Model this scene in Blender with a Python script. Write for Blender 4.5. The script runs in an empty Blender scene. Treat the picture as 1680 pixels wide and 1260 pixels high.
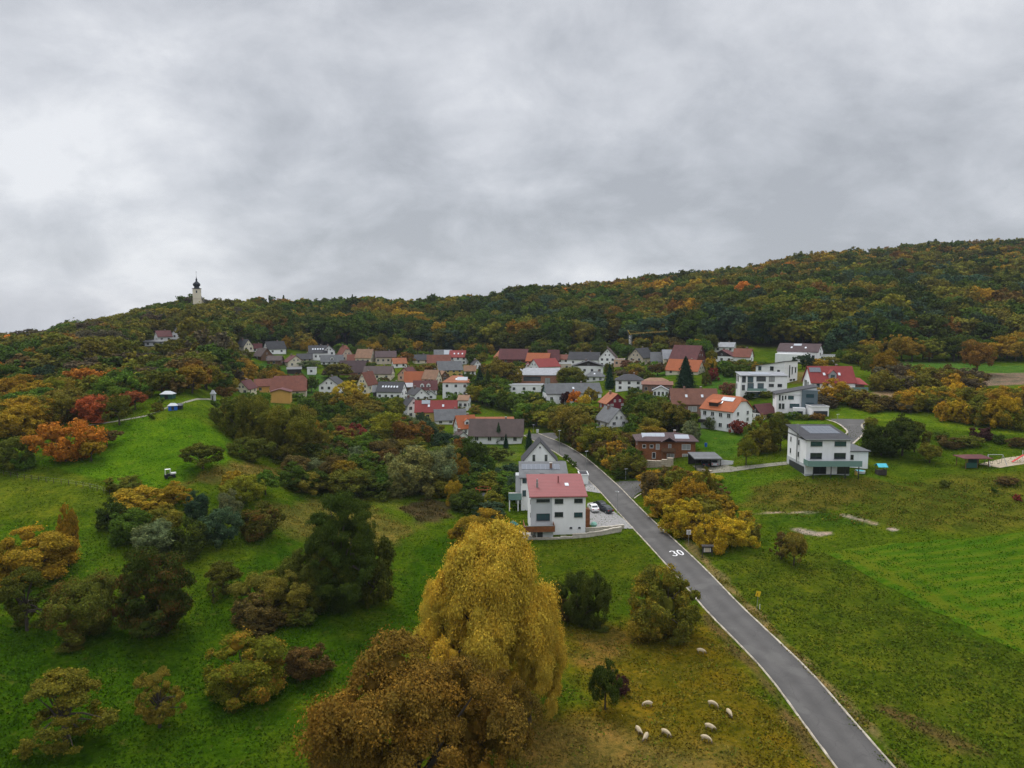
import bpy, bmesh, math, random
import numpy as np
from mathutils import Vector, Matrix
random.seed(7)
R = math.radians
F = 1166.0           # focal length in pixels of the 1680 px wide photograph
PITCH = R(5.4)
CAMZ = 45.0
scene = bpy.context.scene

# ------------------------------------------------------------------ camera
cam_d = bpy.data.cameras.new('camera')
cam_d.sensor_width = 36.0
cam_d.lens = 36.0 * F / 1680.0
cam_d.clip_end = 20000
cam_d.clip_start = 0.5
cam = bpy.data.objects.new('camera', cam_d)
cam.location = (0, 0, CAMZ)
cam.rotation_euler = (R(90) - PITCH, 0, 0)
scene.collection.objects.link(cam)
scene.camera = cam

# ------------------------------------------------------------------ light, sky, exposure
scene.view_settings.view_transform = 'Standard'
scene.view_settings.look = 'None'
scene.view_settings.exposure = 0.43
scene.view_settings.gamma = 1.0
scene.render.engine = 'CYCLES'
scene.cycles.max_bounces = 6
scene.cycles.diffuse_bounces = 3
scene.cycles.glossy_bounces = 2
scene.cycles.transparent_max_bounces = 6
scene.cycles.volume_bounces = 0
scene.cycles.use_denoising = True
scene.cycles.denoising_prefilter = 'NONE'

SUN_EL, SUN_AZ = R(56), R(332)       # azimuth measured clockwise from +Y (north)
sun_d = bpy.data.lights.new('sun', 'SUN')
sun_d.energy = 1.5
sun_d.angle = R(16)
sun_d.color = (1.0, 0.97, 0.93)
sun = bpy.data.objects.new('sun', sun_d)
sv = Vector((math.sin(SUN_AZ) * math.cos(SUN_EL), math.cos(SUN_AZ) * math.cos(SUN_EL), math.sin(SUN_EL)))
sun.rotation_euler = sv.to_track_quat('Z', 'Y').to_euler()
scene.collection.objects.link(sun)

world = bpy.data.worlds.new('World')
scene.world = world
world.use_nodes = True
wn, wl = world.node_tree.nodes, world.node_tree.links
wn.clear()
def WN(t, **k):
    n = wn.new(t)
    for a, b in k.items(): setattr(n, a, b)
    return n
def wmath(op, a, b=None):
    n = WN('ShaderNodeMath', operation=op)
    for i, v in enumerate((a, b)):
        if v is None: continue
        if isinstance(v, (int, float)): n.inputs[i].default_value = v
        else: wl.new(v, n.inputs[i])
    return n.outputs[0]
wo = WN('ShaderNodeOutputWorld'); bg = WN('ShaderNodeBackground')
sky = WN('ShaderNodeTexSky', sky_type='NISHITA', sun_disc=False, sun_elevation=SUN_EL, sun_rotation=SUN_AZ)
tc = WN('ShaderNodeTexCoord'); sep = WN('ShaderNodeSeparateXYZ')
wl.new(tc.outputs['Generated'], sep.inputs[0])
zz = wmath('MAXIMUM', sep.outputs[2], 0.0)
den = wmath('ADD', zz, 0.56)
cx = wmath('DIVIDE', sep.outputs[0], den); cy = wmath('DIVIDE', sep.outputs[1], den)
cmb = WN('ShaderNodeCombineXYZ'); wl.new(cx, cmb.inputs[0]); wl.new(cy, cmb.inputs[1])
def wnoise(scale, detail, rough, dist, off, stretch=(1, 1, 1)):
    mp = WN('ShaderNodeMapping'); wl.new(cmb.outputs[0], mp.inputs[0]); mp.inputs['Location'].default_value = off; mp.inputs['Scale'].default_value = stretch
    n = WN('ShaderNodeTexNoise'); wl.new(mp.outputs[0], n.inputs['Vector'])
    n.inputs['Scale'].default_value = scale; n.inputs['Detail'].default_value = detail
    n.inputs['Roughness'].default_value = rough; n.inputs['Distortion'].default_value = dist
    return n.outputs['Fac']
n1 = wnoise(1.75, 9, 0.52, 0.1, (3.1, 1.7, 0.4), (1, 1.0, 1))
n2 = wnoise(4.6, 9, 0.58, 0.25, (7.3, 2.2, 1.0), (1, 1.15, 1))
mix = wmath('ADD', wmath('MULTIPLY', n1, 0.57), wmath('MULTIPLY', n2, 0.43))
# a thinner, brighter part of the cloud deck towards the left
for (bx, by, bz), amt, pw in (((-.488, .843, .245), .045, 160.0), ((-.40, .87, .215), .05, 260.0), ((-.3, .9, .10), -.02, 40.0), ((.05, .99, .09), .03, 9.0), ((.15, .9, .42), -.045, 10.0), ((.35, .85, .22), -.03, 30.0)):
    dp = WN('ShaderNodeVectorMath', operation='DOT_PRODUCT'); wl.new(tc.outputs['Generated'], dp.inputs[0]); dp.inputs[1].default_value = Vector((bx, by, bz)).normalized()
    mix = wmath('ADD', mix, wmath('MULTIPLY', wmath('POWER', wmath('MAXIMUM', dp.outputs['Value'], 0.0), pw), amt))
cr = WN('ShaderNodeValToRGB'); wl.new(mix, cr.inputs[0])
els = cr.color_ramp.elements
els[0].position = 0.40; els[0].color = (0.345, 0.360, 0.388, 1)
els[1].position = 0.63; els[1].color = (0.68, 0.69, 0.71, 1)
e = els.new(0.47); e.color = (0.430, 0.446, 0.478, 1)
e = els.new(0.55); e.color = (0.540, 0.554, 0.585, 1)
# overcast skies are about three times as bright overhead as at the horizon
gain = WN('ShaderNodeMapRange'); wl.new(sep.outputs[2], gain.inputs[0])
gain.inputs[1].default_value = 0.40; gain.inputs[2].default_value = 0.95
gain.inputs[3].default_value = 1.0; gain.inputs[4].default_value = 3.1
vm = WN('ShaderNodeVectorMath', operation='SCALE'); wl.new(cr.outputs[0], vm.inputs[0]); wl.new(wmath('MULTIPLY', gain.outputs[0], 0.965), vm.inputs[3])
sk = WN('ShaderNodeVectorMath', operation='SCALE'); wl.new(sky.outputs[0], sk.inputs[0]); sk.inputs[3].default_value = 0.06
mx = WN('ShaderNodeMix', data_type='RGBA'); mx.inputs[0].default_value = 0.90
wl.new(sk.outputs[0], mx.inputs[6]); wl.new(vm.outputs[0], mx.inputs[7])
wl.new(mx.outputs[2], bg.inputs[0]); bg.inputs[1].default_value = 1.0
wl.new(bg.outputs[0], wo.inputs[0])

# ------------------------------------------------------------------ terrain model
COLS = {
 -1400: [(60,8),(120,12),(200,18),(300,16),(450,10),(700,0),(1500,-20)],
 -200: [(60,3),(120,8),(160,14),(200,19),(260,21),(350,23),(420,22),(500,18),(700,8),(1500,-10)],
 0:   [(60,1),(100,3),(130,7),(160,12),(190,16),(230,19),(300,21),(380,22.5),(450,22),(600,16),(900,8),(1500,-5)],
 150: [(60,0),(90,2),(120,5),(150,10),(180,15),(200,18),(230,20),(300,24),(380,27),(450,31),(500,33),(650,27),(900,14),(1500,0)],
 300: [(60,0),(90,1),(120,3.5),(150,10),(175,16),(195,21),(220,22),(260,22),(320,24),(400,28.5),(430,30.5),(480,37),(540,46),(600,45),(800,30),(1500,5)],
 420: [(60,0),(100,1),(130,3),(150,6),(165,8),(185,8.5),(210,8.5),(240,8.5),(280,8.5),(320,9),(350,11),(400,17.5),(430,22.5),(480,31),(560,44),(640,46),(800,36),(1500,5)],
 520: [(60,0),(110,.5),(140,1.5),(165,3),(200,4),(260,6),(320,7),(370,9.5),(400,13),(430,18),(470,24),(520,33),(600,46),(660,48),(800,40),(1500,10)],
 640: [(60,-1),(110,0),(150,1),(180,2),(220,3),(280,4),(340,5.2),(380,10),(430,16.3),(470,21),(520,30),(600,48),(660,52),(800,45),(1500,20)],
 760: [(60,-1),(110,0),(150,.5),(190,1),(230,1.3),(260,1.8),(290,2.5),(340,6.5),(380,10),(430,16.5),(460,20),(500,27),(580,46),(640,52),(800,50),(1500,25)],
 880: [(60,-1),(110,0),(146,0),(190,.8),(230,1.5),(260,2),(290,4),(330,9.5),(390,14),(430,17.7),(470,25),(560,47),(660,60),(780,62),(1500,35)],
 1000:[(60,-1),(110,0),(150,0),(190,1.6),(215,3.5),(240,6.4),(270,10),(320,12.4),(360,15),(400,18),(430,21),(480,30),(560,46),(700,68),(820,72),(1500,55)],
 1120:[(60,-.5),(110,0),(150,.8),(180,4),(195,5.5),(225,8.5),(255,9.6),(300,14),(330,18),(380,22),(410,26),(460,35),(560,56),(720,78),(850,82),(1500,65)],
 1240:[(60,0),(110,.5),(140,2),(160,5.0),(180,7.2),(225,10.5),(265,15.5),(290,18.3),(320,21),(350,23),(400,31),(480,47),(600,68),(740,90),(860,95),(1500,80)],
 1360:[(60,0),(100,.5),(130,1.5),(148,4.2),(163,8.4),(185,10.3),(215,13.2),(230,14.5),(255,17.2),(280,20),(310,22),(340,24),(370,28),(420,38),(500,54),(620,78),(760,102),(880,108),(1500,95)],
 1500:[(60,0),(100,1),(130,3),(160,7),(190,10),(215,13.5),(240,16),(270,19),(310,22),(345,24.5),(380,29),(430,40),(520,60),(640,84),(780,110),(900,115),(1500,105)],
 1680:[(60,0),(100,1.5),(130,4),(165,9),(190,12),(215,15),(240,17),(270,19.5),(310,22),(350,25),(380,30),(430,42),(520,64),(640,90),(800,122),(920,128),(1500,120)],
 2100:[(60,2),(100,5),(130,8),(165,12),(215,17),(270,22),(350,29),(430,48),(520,72),(640,100),(800,132),(920,138),(1500,125)],
 3600:[(60,8),(130,16),(215,26),(350,42),(520,80),(800,130),(1500,120)],
}
cu = np.array(sorted(COLS))
YG = np.arange(60, 1500.1, 3.0)
UG = np.arange(-1400, 3600.1, 20.0)
def _sm(y, xs, zs):
    """monotone cubic (Fritsch-Carlson) interpolation"""
    xs = np.array(xs, float); zs = np.array(zs, float)
    h = np.diff(xs); d = np.diff(zs) / h
    m = np.zeros_like(zs); m[0] = d[0]; m[-1] = d[-1]
    for i in range(1, len(zs) - 1):
        m[i] = 0 if d[i-1] * d[i] <= 0 else 2 * d[i-1] * d[i] / (d[i-1] + d[i])
    i = np.clip(np.searchsorted(xs, y) - 1, 0, len(h) - 1)
    t = np.clip((y - xs[i]) / h[i], 0, 1)
    return ((1+2*t)*(1-t)**2)*zs[i] + t*(1-t)**2*h[i]*m[i] + t*t*(3-2*t)*zs[i+1] + t*t*(t-1)*h[i]*m[i+1]
TAB = np.array([_sm(YG, [a for a, b in COLS[c]], [b for a, b in COLS[c]]) for c in cu])
GRID = np.array([_sm(UG, cu, TAB[:, j]) for j in range(len(YG))]).T        # [u, Y]
for _ in range(3):
    GRID[1:-1] = (GRID[:-2] + 2 * GRID[1:-1] + GRID[2:]) / 4
    GRID[:, 1:-1] = (GRID[:, :-2] + 2 * GRID[:, 1:-1] + GRID[:, 2:]) / 4
def ground_z(X, Y):
    X = np.asarray(X, float); Y = np.asarray(Y, float)
    Yc = np.clip(Y, 60, 1499.9)
    u = np.clip(840 + F * X / np.maximum(Y, 60), -1399.9, 3599.9)
    a = (u + 1400) / 20; b = (Yc - 60) / 3
    i = a.astype(int); j = b.astype(int); a = a - i; b = b - j
    z = (GRID[i, j]*(1-a)*(1-b) + GRID[i+1, j]*a*(1-b) + GRID[i, j+1]*(1-a)*b + GRID[i+1, j+1]*a*b)
    near = np.clip((Yc - 60) / 80, 0, 1) * np.clip((420 - Yc) / 80, 0, 1)
    far = np.clip((Y - 470) / 120, 0, 1) * 2.6 * (np.sin(X * .031 + 1.1 * np.sin(Y * .012)) * np.sin(X * .0117 + 2) + .6 * np.sin(X * .083 + Y * .02))
    far = far - np.clip(Y - 950, 0, None) * .10      # the land falls away behind the ridge
    return z + far + 0.28 * np.sin(X * .11 + 1.3 * np.sin(Y * .05)) * np.sin(Y * .083 + .9 * np.sin(X * .07)) * (0.4 + near)
def gz(x, y): return float(ground_z(x, y))
cp, sp = math.cos(PITCH), math.sin(PITCH)
def ray(px, py):
    dx, dy = (px - 840) / F, -(py - 630) / F
    return dx, cp + dy * sp, -sp + dy * cp
YS = np.concatenate([np.arange(45, 400, .25), np.arange(400, 1400, 1.0)])
def hit(px, py, y0=45.0):
    """first point of the terrain seen through a pixel of the photograph"""
    dx, dy, dz = ray(px, py)
    T = YS / dy
    below = (CAMZ + dz * T) < ground_z(dx * T, YS)
    below &= YS > y0
    if not below.any():
        t = 700 / dy
        return Vector((dx * t, 700, gz(dx * t, 700)))
    k = int(np.argmax(below)); y = YS[k]
    t = y / dy
    return Vector((dx * t, y, gz(dx * t, y)))
def proj(X, Y, Z):
    dz = Z - CAMZ
    c = Y * cp - dz * sp
    return 840 + F * X / c, 630 - F * (Y * sp + dz * cp) / c
def scale_at(p): return F / (p[1] * cp - (p[2] - CAMZ) * sp)

# ------------------------------------------------------------------ materials
MATS = {}
def new_mat(name):
    m = bpy.data.materials.new(name); m.use_nodes = True
    nt = m.node_tree; b = nt.nodes['Principled BSDF']
    return m, nt, b
def mnoise(nt, vec, scale, detail=4, rough=.55):
    n = nt.nodes.new('ShaderNodeTexNoise'); n.inputs['Scale'].default_value = scale
    n.inputs['Detail'].default_value = detail; n.inputs['Roughness'].default_value = rough
    if vec is not None: nt.links.new(vec, n.inputs['Vector'])
    return n.outputs['Fac']
def mramp(nt, fac, stops):
    r = nt.nodes.new('ShaderNodeValToRGB'); nt.links.new(fac, r.inputs[0])
    el = r.color_ramp.elements
    el[0].position, el[0].color = stops[0][0], (*stops[0][1], 1)
    el[1].position, el[1].color = stops[-1][0], (*stops[-1][1], 1)
    for p, c in stops[1:-1]:
        k = el.new(p); k.color = (*c, 1)
    return r.outputs[0]
def mmix(nt, a, b, f, mode='MIX'):
    n = nt.nodes.new('ShaderNodeMix'); n.data_type = 'RGBA'; n.blend_type = mode
    for s, v in ((0, f), (6, a), (7, b)):
        if isinstance(v, (int, float)): n.inputs[s].default_value = v
        elif isinstance(v, tuple): n.inputs[s].default_value = (*v, 1)
        else: nt.links.new(v, n.inputs[s])
    return n.outputs[2]
def mmath(nt, op, a, b=None):
    n = nt.nodes.new('ShaderNodeMath'); n.operation = op
    for i, v in enumerate((a, b)):
        if v is None: continue
        if isinstance(v, (int, float)): n.inputs[i].default_value = v
        else: nt.links.new(v, n.inputs[i])
    return n.outputs[0]
def mbump(nt, b, h, strength, dist):
    n = nt.nodes.new('ShaderNodeBump'); n.inputs['Strength'].default_value = strength
    n.inputs['Distance'].default_value = dist
    nt.links.new(h, n.inputs['Height']); nt.links.new(n.outputs[0], b.inputs['Normal'])
def coord(nt, which='Object'):
    return nt.nodes.new('ShaderNodeTexCoord').outputs[which]
def plain(name, col, rough=.7, metal=0, var=.25, scale=1.2, bump=0, spec=.3):
    if name in MATS: return MATS[name]
    m, nt, b = new_mat(name)
    v = coord(nt)
    f = mnoise(nt, v, scale, 6, .6)
    c = tuple(x * (1 - var) for x in col); d = tuple(min(1, x * (1 + var * .6)) for x in col)
    nt.links.new(mramp(nt, f, [(.3, c), (.7, d)]), b.inputs['Base Color'])
    b.inputs['Roughness'].default_value = rough; b.inputs['Metallic'].default_value = metal
    b.inputs['Specular IOR Level'].default_value = spec
    if bump: mbump(nt, b, mnoise(nt, v, scale * 14, 4), bump, .05)
    MATS[name] = m
    return m
def tiles(name, col, rough=.75, pitch=.34, var=.35):
    """roof tiles: rows along the slope with an uneven patchy colour"""
    if name in MATS: return MATS[name]
    m, nt, b = new_mat(name); v = coord(nt)
    sp_ = nt.nodes.new('ShaderNodeSeparateXYZ'); nt.links.new(v, sp_.inputs[0])
    rows = nt.nodes.new('ShaderNodeTexWave'); rows.wave_type = 'BANDS'; rows.bands_direction = 'Z'
    rows.inputs['Scale'].default_value = 1.9; rows.inputs['Distortion'].default_value = .6; nt.links.new(v, rows.inputs[0])
    f = mnoise(nt, v, .55, 8, .7); g = mnoise(nt, v, 5.0, 3, .7)
    c1 = tuple(x * (1 - var) for x in col); c2 = tuple(min(1, x * (1 + var * .7)) for x in col)
    base = mramp(nt, mmath(nt, 'ADD', mmath(nt, 'MULTIPLY', f, .65), mmath(nt, 'MULTIPLY', g, .35)), [(.34, c1), (.66, c2)])
    base = mmix(nt, base, (.05, .05, .045), mmath(nt, 'MULTIPLY', mmath(nt, 'SUBTRACT', 1.0, rows.outputs['Fac']), .22))
    nt.links.new(base, b.inputs['Base Color']); b.inputs['Roughness'].default_value = rough
    b.inputs['Specular IOR Level'].default_value = .25
    mbump(nt, b, rows.outputs['Fac'], .5, .06)
    MATS[name] = m
    return m
def plaster(name, col):
    if name in MATS: return MATS[name]
    m, nt, b = new_mat(name); v = coord(nt)
    st = nt.nodes.new('ShaderNodeMapping'); nt.links.new(v, st.inputs[0]); st.inputs['Scale'].default_value = (1, 1, .25)
    f = mnoise(nt, st.outputs[0], .8, 7, .65)
    d = tuple(x * .91 for x in col)
    nt.links.new(mramp(nt, f, [(.32, d), (.58, col)]), b.inputs['Base Color'])
    b.inputs['Roughness'].default_value = .85; b.inputs['Specular IOR Level'].default_value = .2
    mbump(nt, b, mnoise(nt, v, 18, 3), .15, .02)
    MATS[name] = m
    return m
def boards(name, col, direction='Z', scale=2.2):
    if name in MATS: return MATS[name]
    m, nt, b = new_mat(name); v = coord(nt)
    w = nt.nodes.new('ShaderNodeTexWave'); w.bands_direction = direction; w.inputs['Scale'].default_value = scale
    w.wave_profile = 'SAW'; nt.links.new(v, w.inputs[0])
    f = mnoise(nt, v, 2.0, 5, .6)
    base = mramp(nt, f, [(.3, tuple(x * .65 for x in col)), (.7, tuple(x * 1.25 for x in col))])
    base = mmix(nt, base, tuple(x * .35 for x in col), mmath(nt, 'MULTIPLY', mmath(nt, 'POWER', w.outputs['Fac'], 6.0), .8))
    nt.links.new(base, b.inputs['Base Color']); b.inputs['Roughness'].default_value = .7
    mbump(nt, b, w.outputs['Fac'], .4, .03)
    MATS[name] = m
    return m
def masonry(name, c1, c2, mortar, scale=1.0, bw=.5, rh=.25, flat=False):
    if name in MATS: return MATS[name]
    m, nt, b = new_mat(name)
    geo = coord(nt)
    s3 = nt.nodes.new('ShaderNodeSeparateXYZ'); nt.links.new(geo, s3.inputs[0])
    c3 = nt.nodes.new('ShaderNodeCombineXYZ')
    if flat: nt.links.new(s3.outputs[0], c3.inputs[0]); nt.links.new(s3.outputs[1], c3.inputs[1])
    else: nt.links.new(mmath(nt, 'ADD', s3.outputs[0], s3.outputs[1]), c3.inputs[0]); nt.links.new(s3.outputs[2], c3.inputs[1])
    br = nt.nodes.new('ShaderNodeTexBrick'); nt.links.new(c3.outputs[0], br.inputs['Vector'])
    br.inputs['Color1'].default_value = (*c1, 1); br.inputs['Color2'].default_value = (*c2, 1); br.inputs['Mortar'].default_value = (*mortar, 1)
    br.inputs['Scale'].default_value = scale; br.inputs['Brick Width'].default_value = bw; br.inputs['Row Height'].default_value = rh
    br.inputs['Mortar Size'].default_value = .02
    f = mnoise(nt, geo, 1.5, 6, .7)
    nt.links.new(mmix(nt, br.outputs[0], mramp(nt, f, [(.3, (.45, .45, .45)), (.7, (1, 1, 1))]), .6, 'MULTIPLY'), b.inputs['Base Color'])
    b.inputs['Roughness'].default_value = .9
    mbump(nt, b, br.outputs['Fac'], -.4, .04)
    MATS[name] = m
    return m

white = plaster('white_render', (.80, .80, .79)); white2 = plaster('bright_white_render', (.87, .87, .87))
cream = plaster('cream_render', (.74, .67, .52)); beige = plaster('beige_render', (.56, .48, .38))
peach = plaster('peach_render', (.62, .40, .28)); yellow_w = plaster('ochre_render', (.66, .37, .10))
yellow2 = plaster('yellow_render', (.58, .42, .12)); grey_w = plaster('grey_render', (.36, .37, .38))
lgrey = plaster('light_grey_render', (.50, .52, .53)); slate_w = plaster('slate_grey_render', (.13, .17, .19))
crimson = boards('crimson_boards', (.22, .012, .03)); wood = boards('orange_brown_boards', (.25, .085, .025), 'X', 2.5)
wood2 = boards('brown_boards', (.15, .075, .035), 'X', 2.5); darkw = boards('dark_boards', (.035, .028, .024), 'X', 2.5)
barnred = boards('barn_red_boards', (.13, .03, .02), 'X', 2.5)
brick = masonry('brown_brick', (.26, .12, .07), (.20, .09, .055), (.3, .27, .24), 2.2)
brickred = masonry('orange_brick', (.50, .19, .10), (.42, .15, .08), (.45, .38, .33), 2.0)
sandstone = masonry('sandstone_blocks', (.55, .47, .36), (.42, .34, .25), (.16, .14, .11), .9, 1.1, .5)
paleblocks = masonry('pale_stone_blocks', (.62, .57, .48), (.52, .46, .38), (.2, .18, .15), .8, 1.3, .55)
T_dark = tiles('anthracite_tiles', (.050, .050, .056)); T_brown = tiles('dark_brown_tiles', (.085, .058, .052))
T_purp = tiles('purple_brown_tiles', (.080, .048, .050)); T_orange = tiles('orange_tiles', (.37, .100, .032), var=.2)
T_orange2 = tiles('weathered_orange_tiles', (.36, .125, .055)); T_red = tiles('red_tiles', (.27, .042, .038), var=.2)
T_rust = tiles('rust_red_tiles', (.20, .065, .04)); T_tan = tiles('tan_tiles', (.27, .15, .085))
T_grey = tiles('grey_tiles', (.14, .145, .15)); T_lgrey = tiles('pale_grey_metal_roof', (.30, .31, .33), .45)
T_metal = tiles('red_metal_roof', (.265, .075, .072), .45, var=.12); T_brick = tiles('brick_brown_tiles', (.20, .085, .055))
T_maroon = tiles('maroon_tiles', (.12, .035, .035))
frame_w = plain('white_frame', (.75, .75, .74), .5, var=.08); frame_d = plain('anthracite_frame', (.04, .045, .05), .45, var=.1)
def glassm(name, col, rough=.12):
    m, nt, b = new_mat(name)
    b.inputs['Base Color'].default_value = (*col, 1); b.inputs['Roughness'].default_value = rough
    b.inputs['Specular IOR Level'].default_value = .9
    mbump(nt, b, mnoise(nt, coord(nt), 1.3, 2), .08, .05)
    return m
glass = glassm('dark_window_glass', (.022, .028, .035)); glass_t = glassm('teal_window_glass', (.03, .07, .085))
glass_l = glassm('pale_curtained_glass', (.30, .31, .31), .3)
balglass = glassm('green_balcony_glass', (.16, .27, .25), .25)
skyl = glassm('skylight_glass', (.62, .66, .70), .15)
solar = plain('solar_panel_glass', (.07, .085, .11), .35, var=.15, scale=2, spec=1.0)
solar_l = plain('pale_solar_glass', (.26, .29, .33), .5, var=.12, scale=2, spec=1.0)
metal = plain('galvanised_metal', (.45, .46, .47), .4, .7, .1); metal_d = plain('dark_metal', (.04, .04, .045), .4, .5, .15)
white_p = plain('white_paint', (.78, .78, .78), .4, var=.06); black_p = plain('black_cover', (.015, .017, .02), .6)
bark = plain('bark', (.070, .055, .042), .9, var=.45, scale=3, bump=.6)
concrete = plain('pale_concrete', (.42, .40, .37), .9, var=.25, scale=2, bump=.3)
teal = plain('turquoise_cloth', (.05, .42, .50), .6); tealroof = plain('turquoise_boards', (.06, .45, .55), .5)
yellow_p = plain('yellow_paint', (.42, .29, .05), .5, var=.15); red_p = plain('red_paint', (.5, .02, .02), .4); blue_p = plain('blue_paint', (.02, .12, .5), .4)
green_d = plain('dark_green_paint', (.02, .08, .06), .6)

# ------------------------------------------------------------------ mesh helpers
class MB:
    def __init__(s): s.v = []; s.f = []; s.m = []; s.mats = []
    def mi(s, mat):
        if mat not in s.mats: s.mats.append(mat)
        return s.mats.index(mat)
    def add(s, vs, fs, mat):
        k = len(s.v); s.v += [tuple(v) for v in vs]; i = s.mi(mat)
        for f in fs: s.f.append(tuple(k + a for a in f)); s.m.append(i)
        return s
    def box(s, x0, x1, y0, y1, z0, z1, mat, M=None):
        vs = [(x, y, z) for z in (z0, z1) for x, y in ((x0, y0), (x1, y0), (x1, y1), (x0, y1))]
        if M is not None: vs = [M @ Vector(v) for v in vs]
        return s.add(vs, [(3, 2, 1, 0), (4, 5, 6, 7), (0, 1, 5, 4), (1, 2, 6, 5), (2, 3, 7, 6), (3, 0, 4, 7)], mat)
    def slab(s, pts, off, mat):
        """pts: planar polygon of the top face, extruded by the vector off"""
        n = len(pts); o = Vector(off)
        vs = [Vector(p) for p in pts] + [Vector(p) + o for p in pts]
        fs = [tuple(range(n)), tuple(reversed(range(n, 2 * n)))] + [(i, n + i, n + (i + 1) % n, (i + 1) % n) for i in range(n)]
        return s.add(vs, fs, mat)
    def tube(s, pts, rad, mat, n=6, cap=True):
        pts = [Vector(p) for p in pts]; rings = []
        for i, p in enumerate(pts):
            d = (pts[min(i + 1, len(pts) - 1)] - pts[max(i - 1, 0)]).normalized()
            a = d.orthogonal().normalized(); b = d.cross(a)
            r = rad[i] if isinstance(rad, (list, tuple)) else rad
            rings.append([p + (a * math.cos(2 * math.pi * k / n) + b * math.sin(2 * math.pi * k / n)) * r for k in range(n)])
        vs = [v for r_ in rings for v in r_]; fs = []
        for i in range(len(rings) - 1):
            for k in range(n):
                fs.append((i*n+k, i*n+(k+1) % n, (i+1)*n+(k+1) % n, (i+1)*n+k))
        if cap: fs += [tuple(reversed(range(n))), tuple(range(len(vs) - n, len(vs)))]
        return s.add(vs, fs, mat)
    def lathe(s, prof, mat, n=16, c=(0, 0, 0)):
        vs = [(c[0] + r * math.cos(2*math.pi*k/n), c[1] + r * math.sin(2*math.pi*k/n), c[2] + z) for r, z in prof for k in range(n)]
        fs = [(i*n+k, i*n+(k+1) % n, (i+1)*n+(k+1) % n, (i+1)*n+k) for i in range(len(prof)-1) for k in range(n)]
        return s.add(vs, fs, mat)
    def build(s, name, parent=None, smooth=False):
        me = bpy.data.meshes.new(name); me.from_pydata(s.v, [], s.f)
        for m in s.mats: me.materials.append(m)
        me.polygons.foreach_set('material_index', s.m)
        if smooth: me.polygons.foreach_set('use_smooth', [True] * len(s.f))
        me.update()
        o = bpy.data.objects.new(name, me); scene.collection.objects.link(o)
        if parent: o.parent = parent
        return o
def thing(name, label, cat, loc=(0, 0, 0), yaw=0, group=None):
    o = bpy.data.objects.new(name, None); scene.collection.objects.link(o)
    o.location = loc; o.rotation_euler = (0, 0, yaw); o.empty_display_size = .5
    o['label'] = label; o['category'] = cat
    if group: o['group'] = group
    return o
def tag(o, label, cat, group=None):
    o['label'] = label; o['category'] = cat
    if group: o['group'] = group
    return o
def dup(root, loc, yaw, label=None, scl=None):
    r = root.copy(); scene.collection.objects.link(r); r.location = loc; r.rotation_euler = (0, 0, yaw)
    if scl: r.scale = scl
    if label: r['label'] = label
    for ch in list(root.children):
        c = ch.copy(); scene.collection.objects.link(c); c.parent = r
        for g in ch.children:
            d = g.copy(); scene.collection.objects.link(d); d.parent = c
    return r
HOUSES_FP = []
# ------------------------------------------------------------------ ground sheet
def inside(poly, X, Y):
    """signed-ish membership (0..1, soft edge) of points in a world polygon"""
    n = len(poly); c = np.zeros(X.shape, bool); dmin = np.full(X.shape, 1e9)
    for i in range(n):
        x1, y1 = poly[i]; x2, y2 = poly[(i + 1) % n]
        if abs(y2 - y1) > 1e-9:
            cond = ((y1 > Y) != (y2 > Y)) & (X < (x2 - x1) * (Y - y1) / (y2 - y1) + x1)
            c ^= cond
        dx, dy = x2 - x1, y2 - y1; L = dx*dx + dy*dy + 1e-9
        t = np.clip(((X - x1)*dx + (Y - y1)*dy) / L, 0, 1)
        dmin = np.minimum(dmin, np.hypot(X - x1 - t*dx, Y - y1 - t*dy))
    return c, dmin
def wpoly(pix): return [(h.x, h.y) for h in (hit(x, y) for x, y in pix)]

us = np.concatenate([np.linspace(-1390, -120, 40)[:-1], np.arange(-120, 1800, 4.0), np.linspace(1800, 3590, 45)])
ys = [-200, -120, -60, 0, 20, 35]
y = 45.0
while y < 520: ys.append(y); y += max(.45, y * .0042)
while y < 1490: ys.append(y); y += 8
ys += [1495, 1800, 2400, 3500]
ys = np.array(ys)
UU, VV = np.meshgrid(us, ys, indexing='ij')
GX = (UU - 840) / F * np.maximum(VV, 60); GY = VV
GZ = ground_z(GX, GY)
rng = np.random.default_rng(5)
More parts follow.
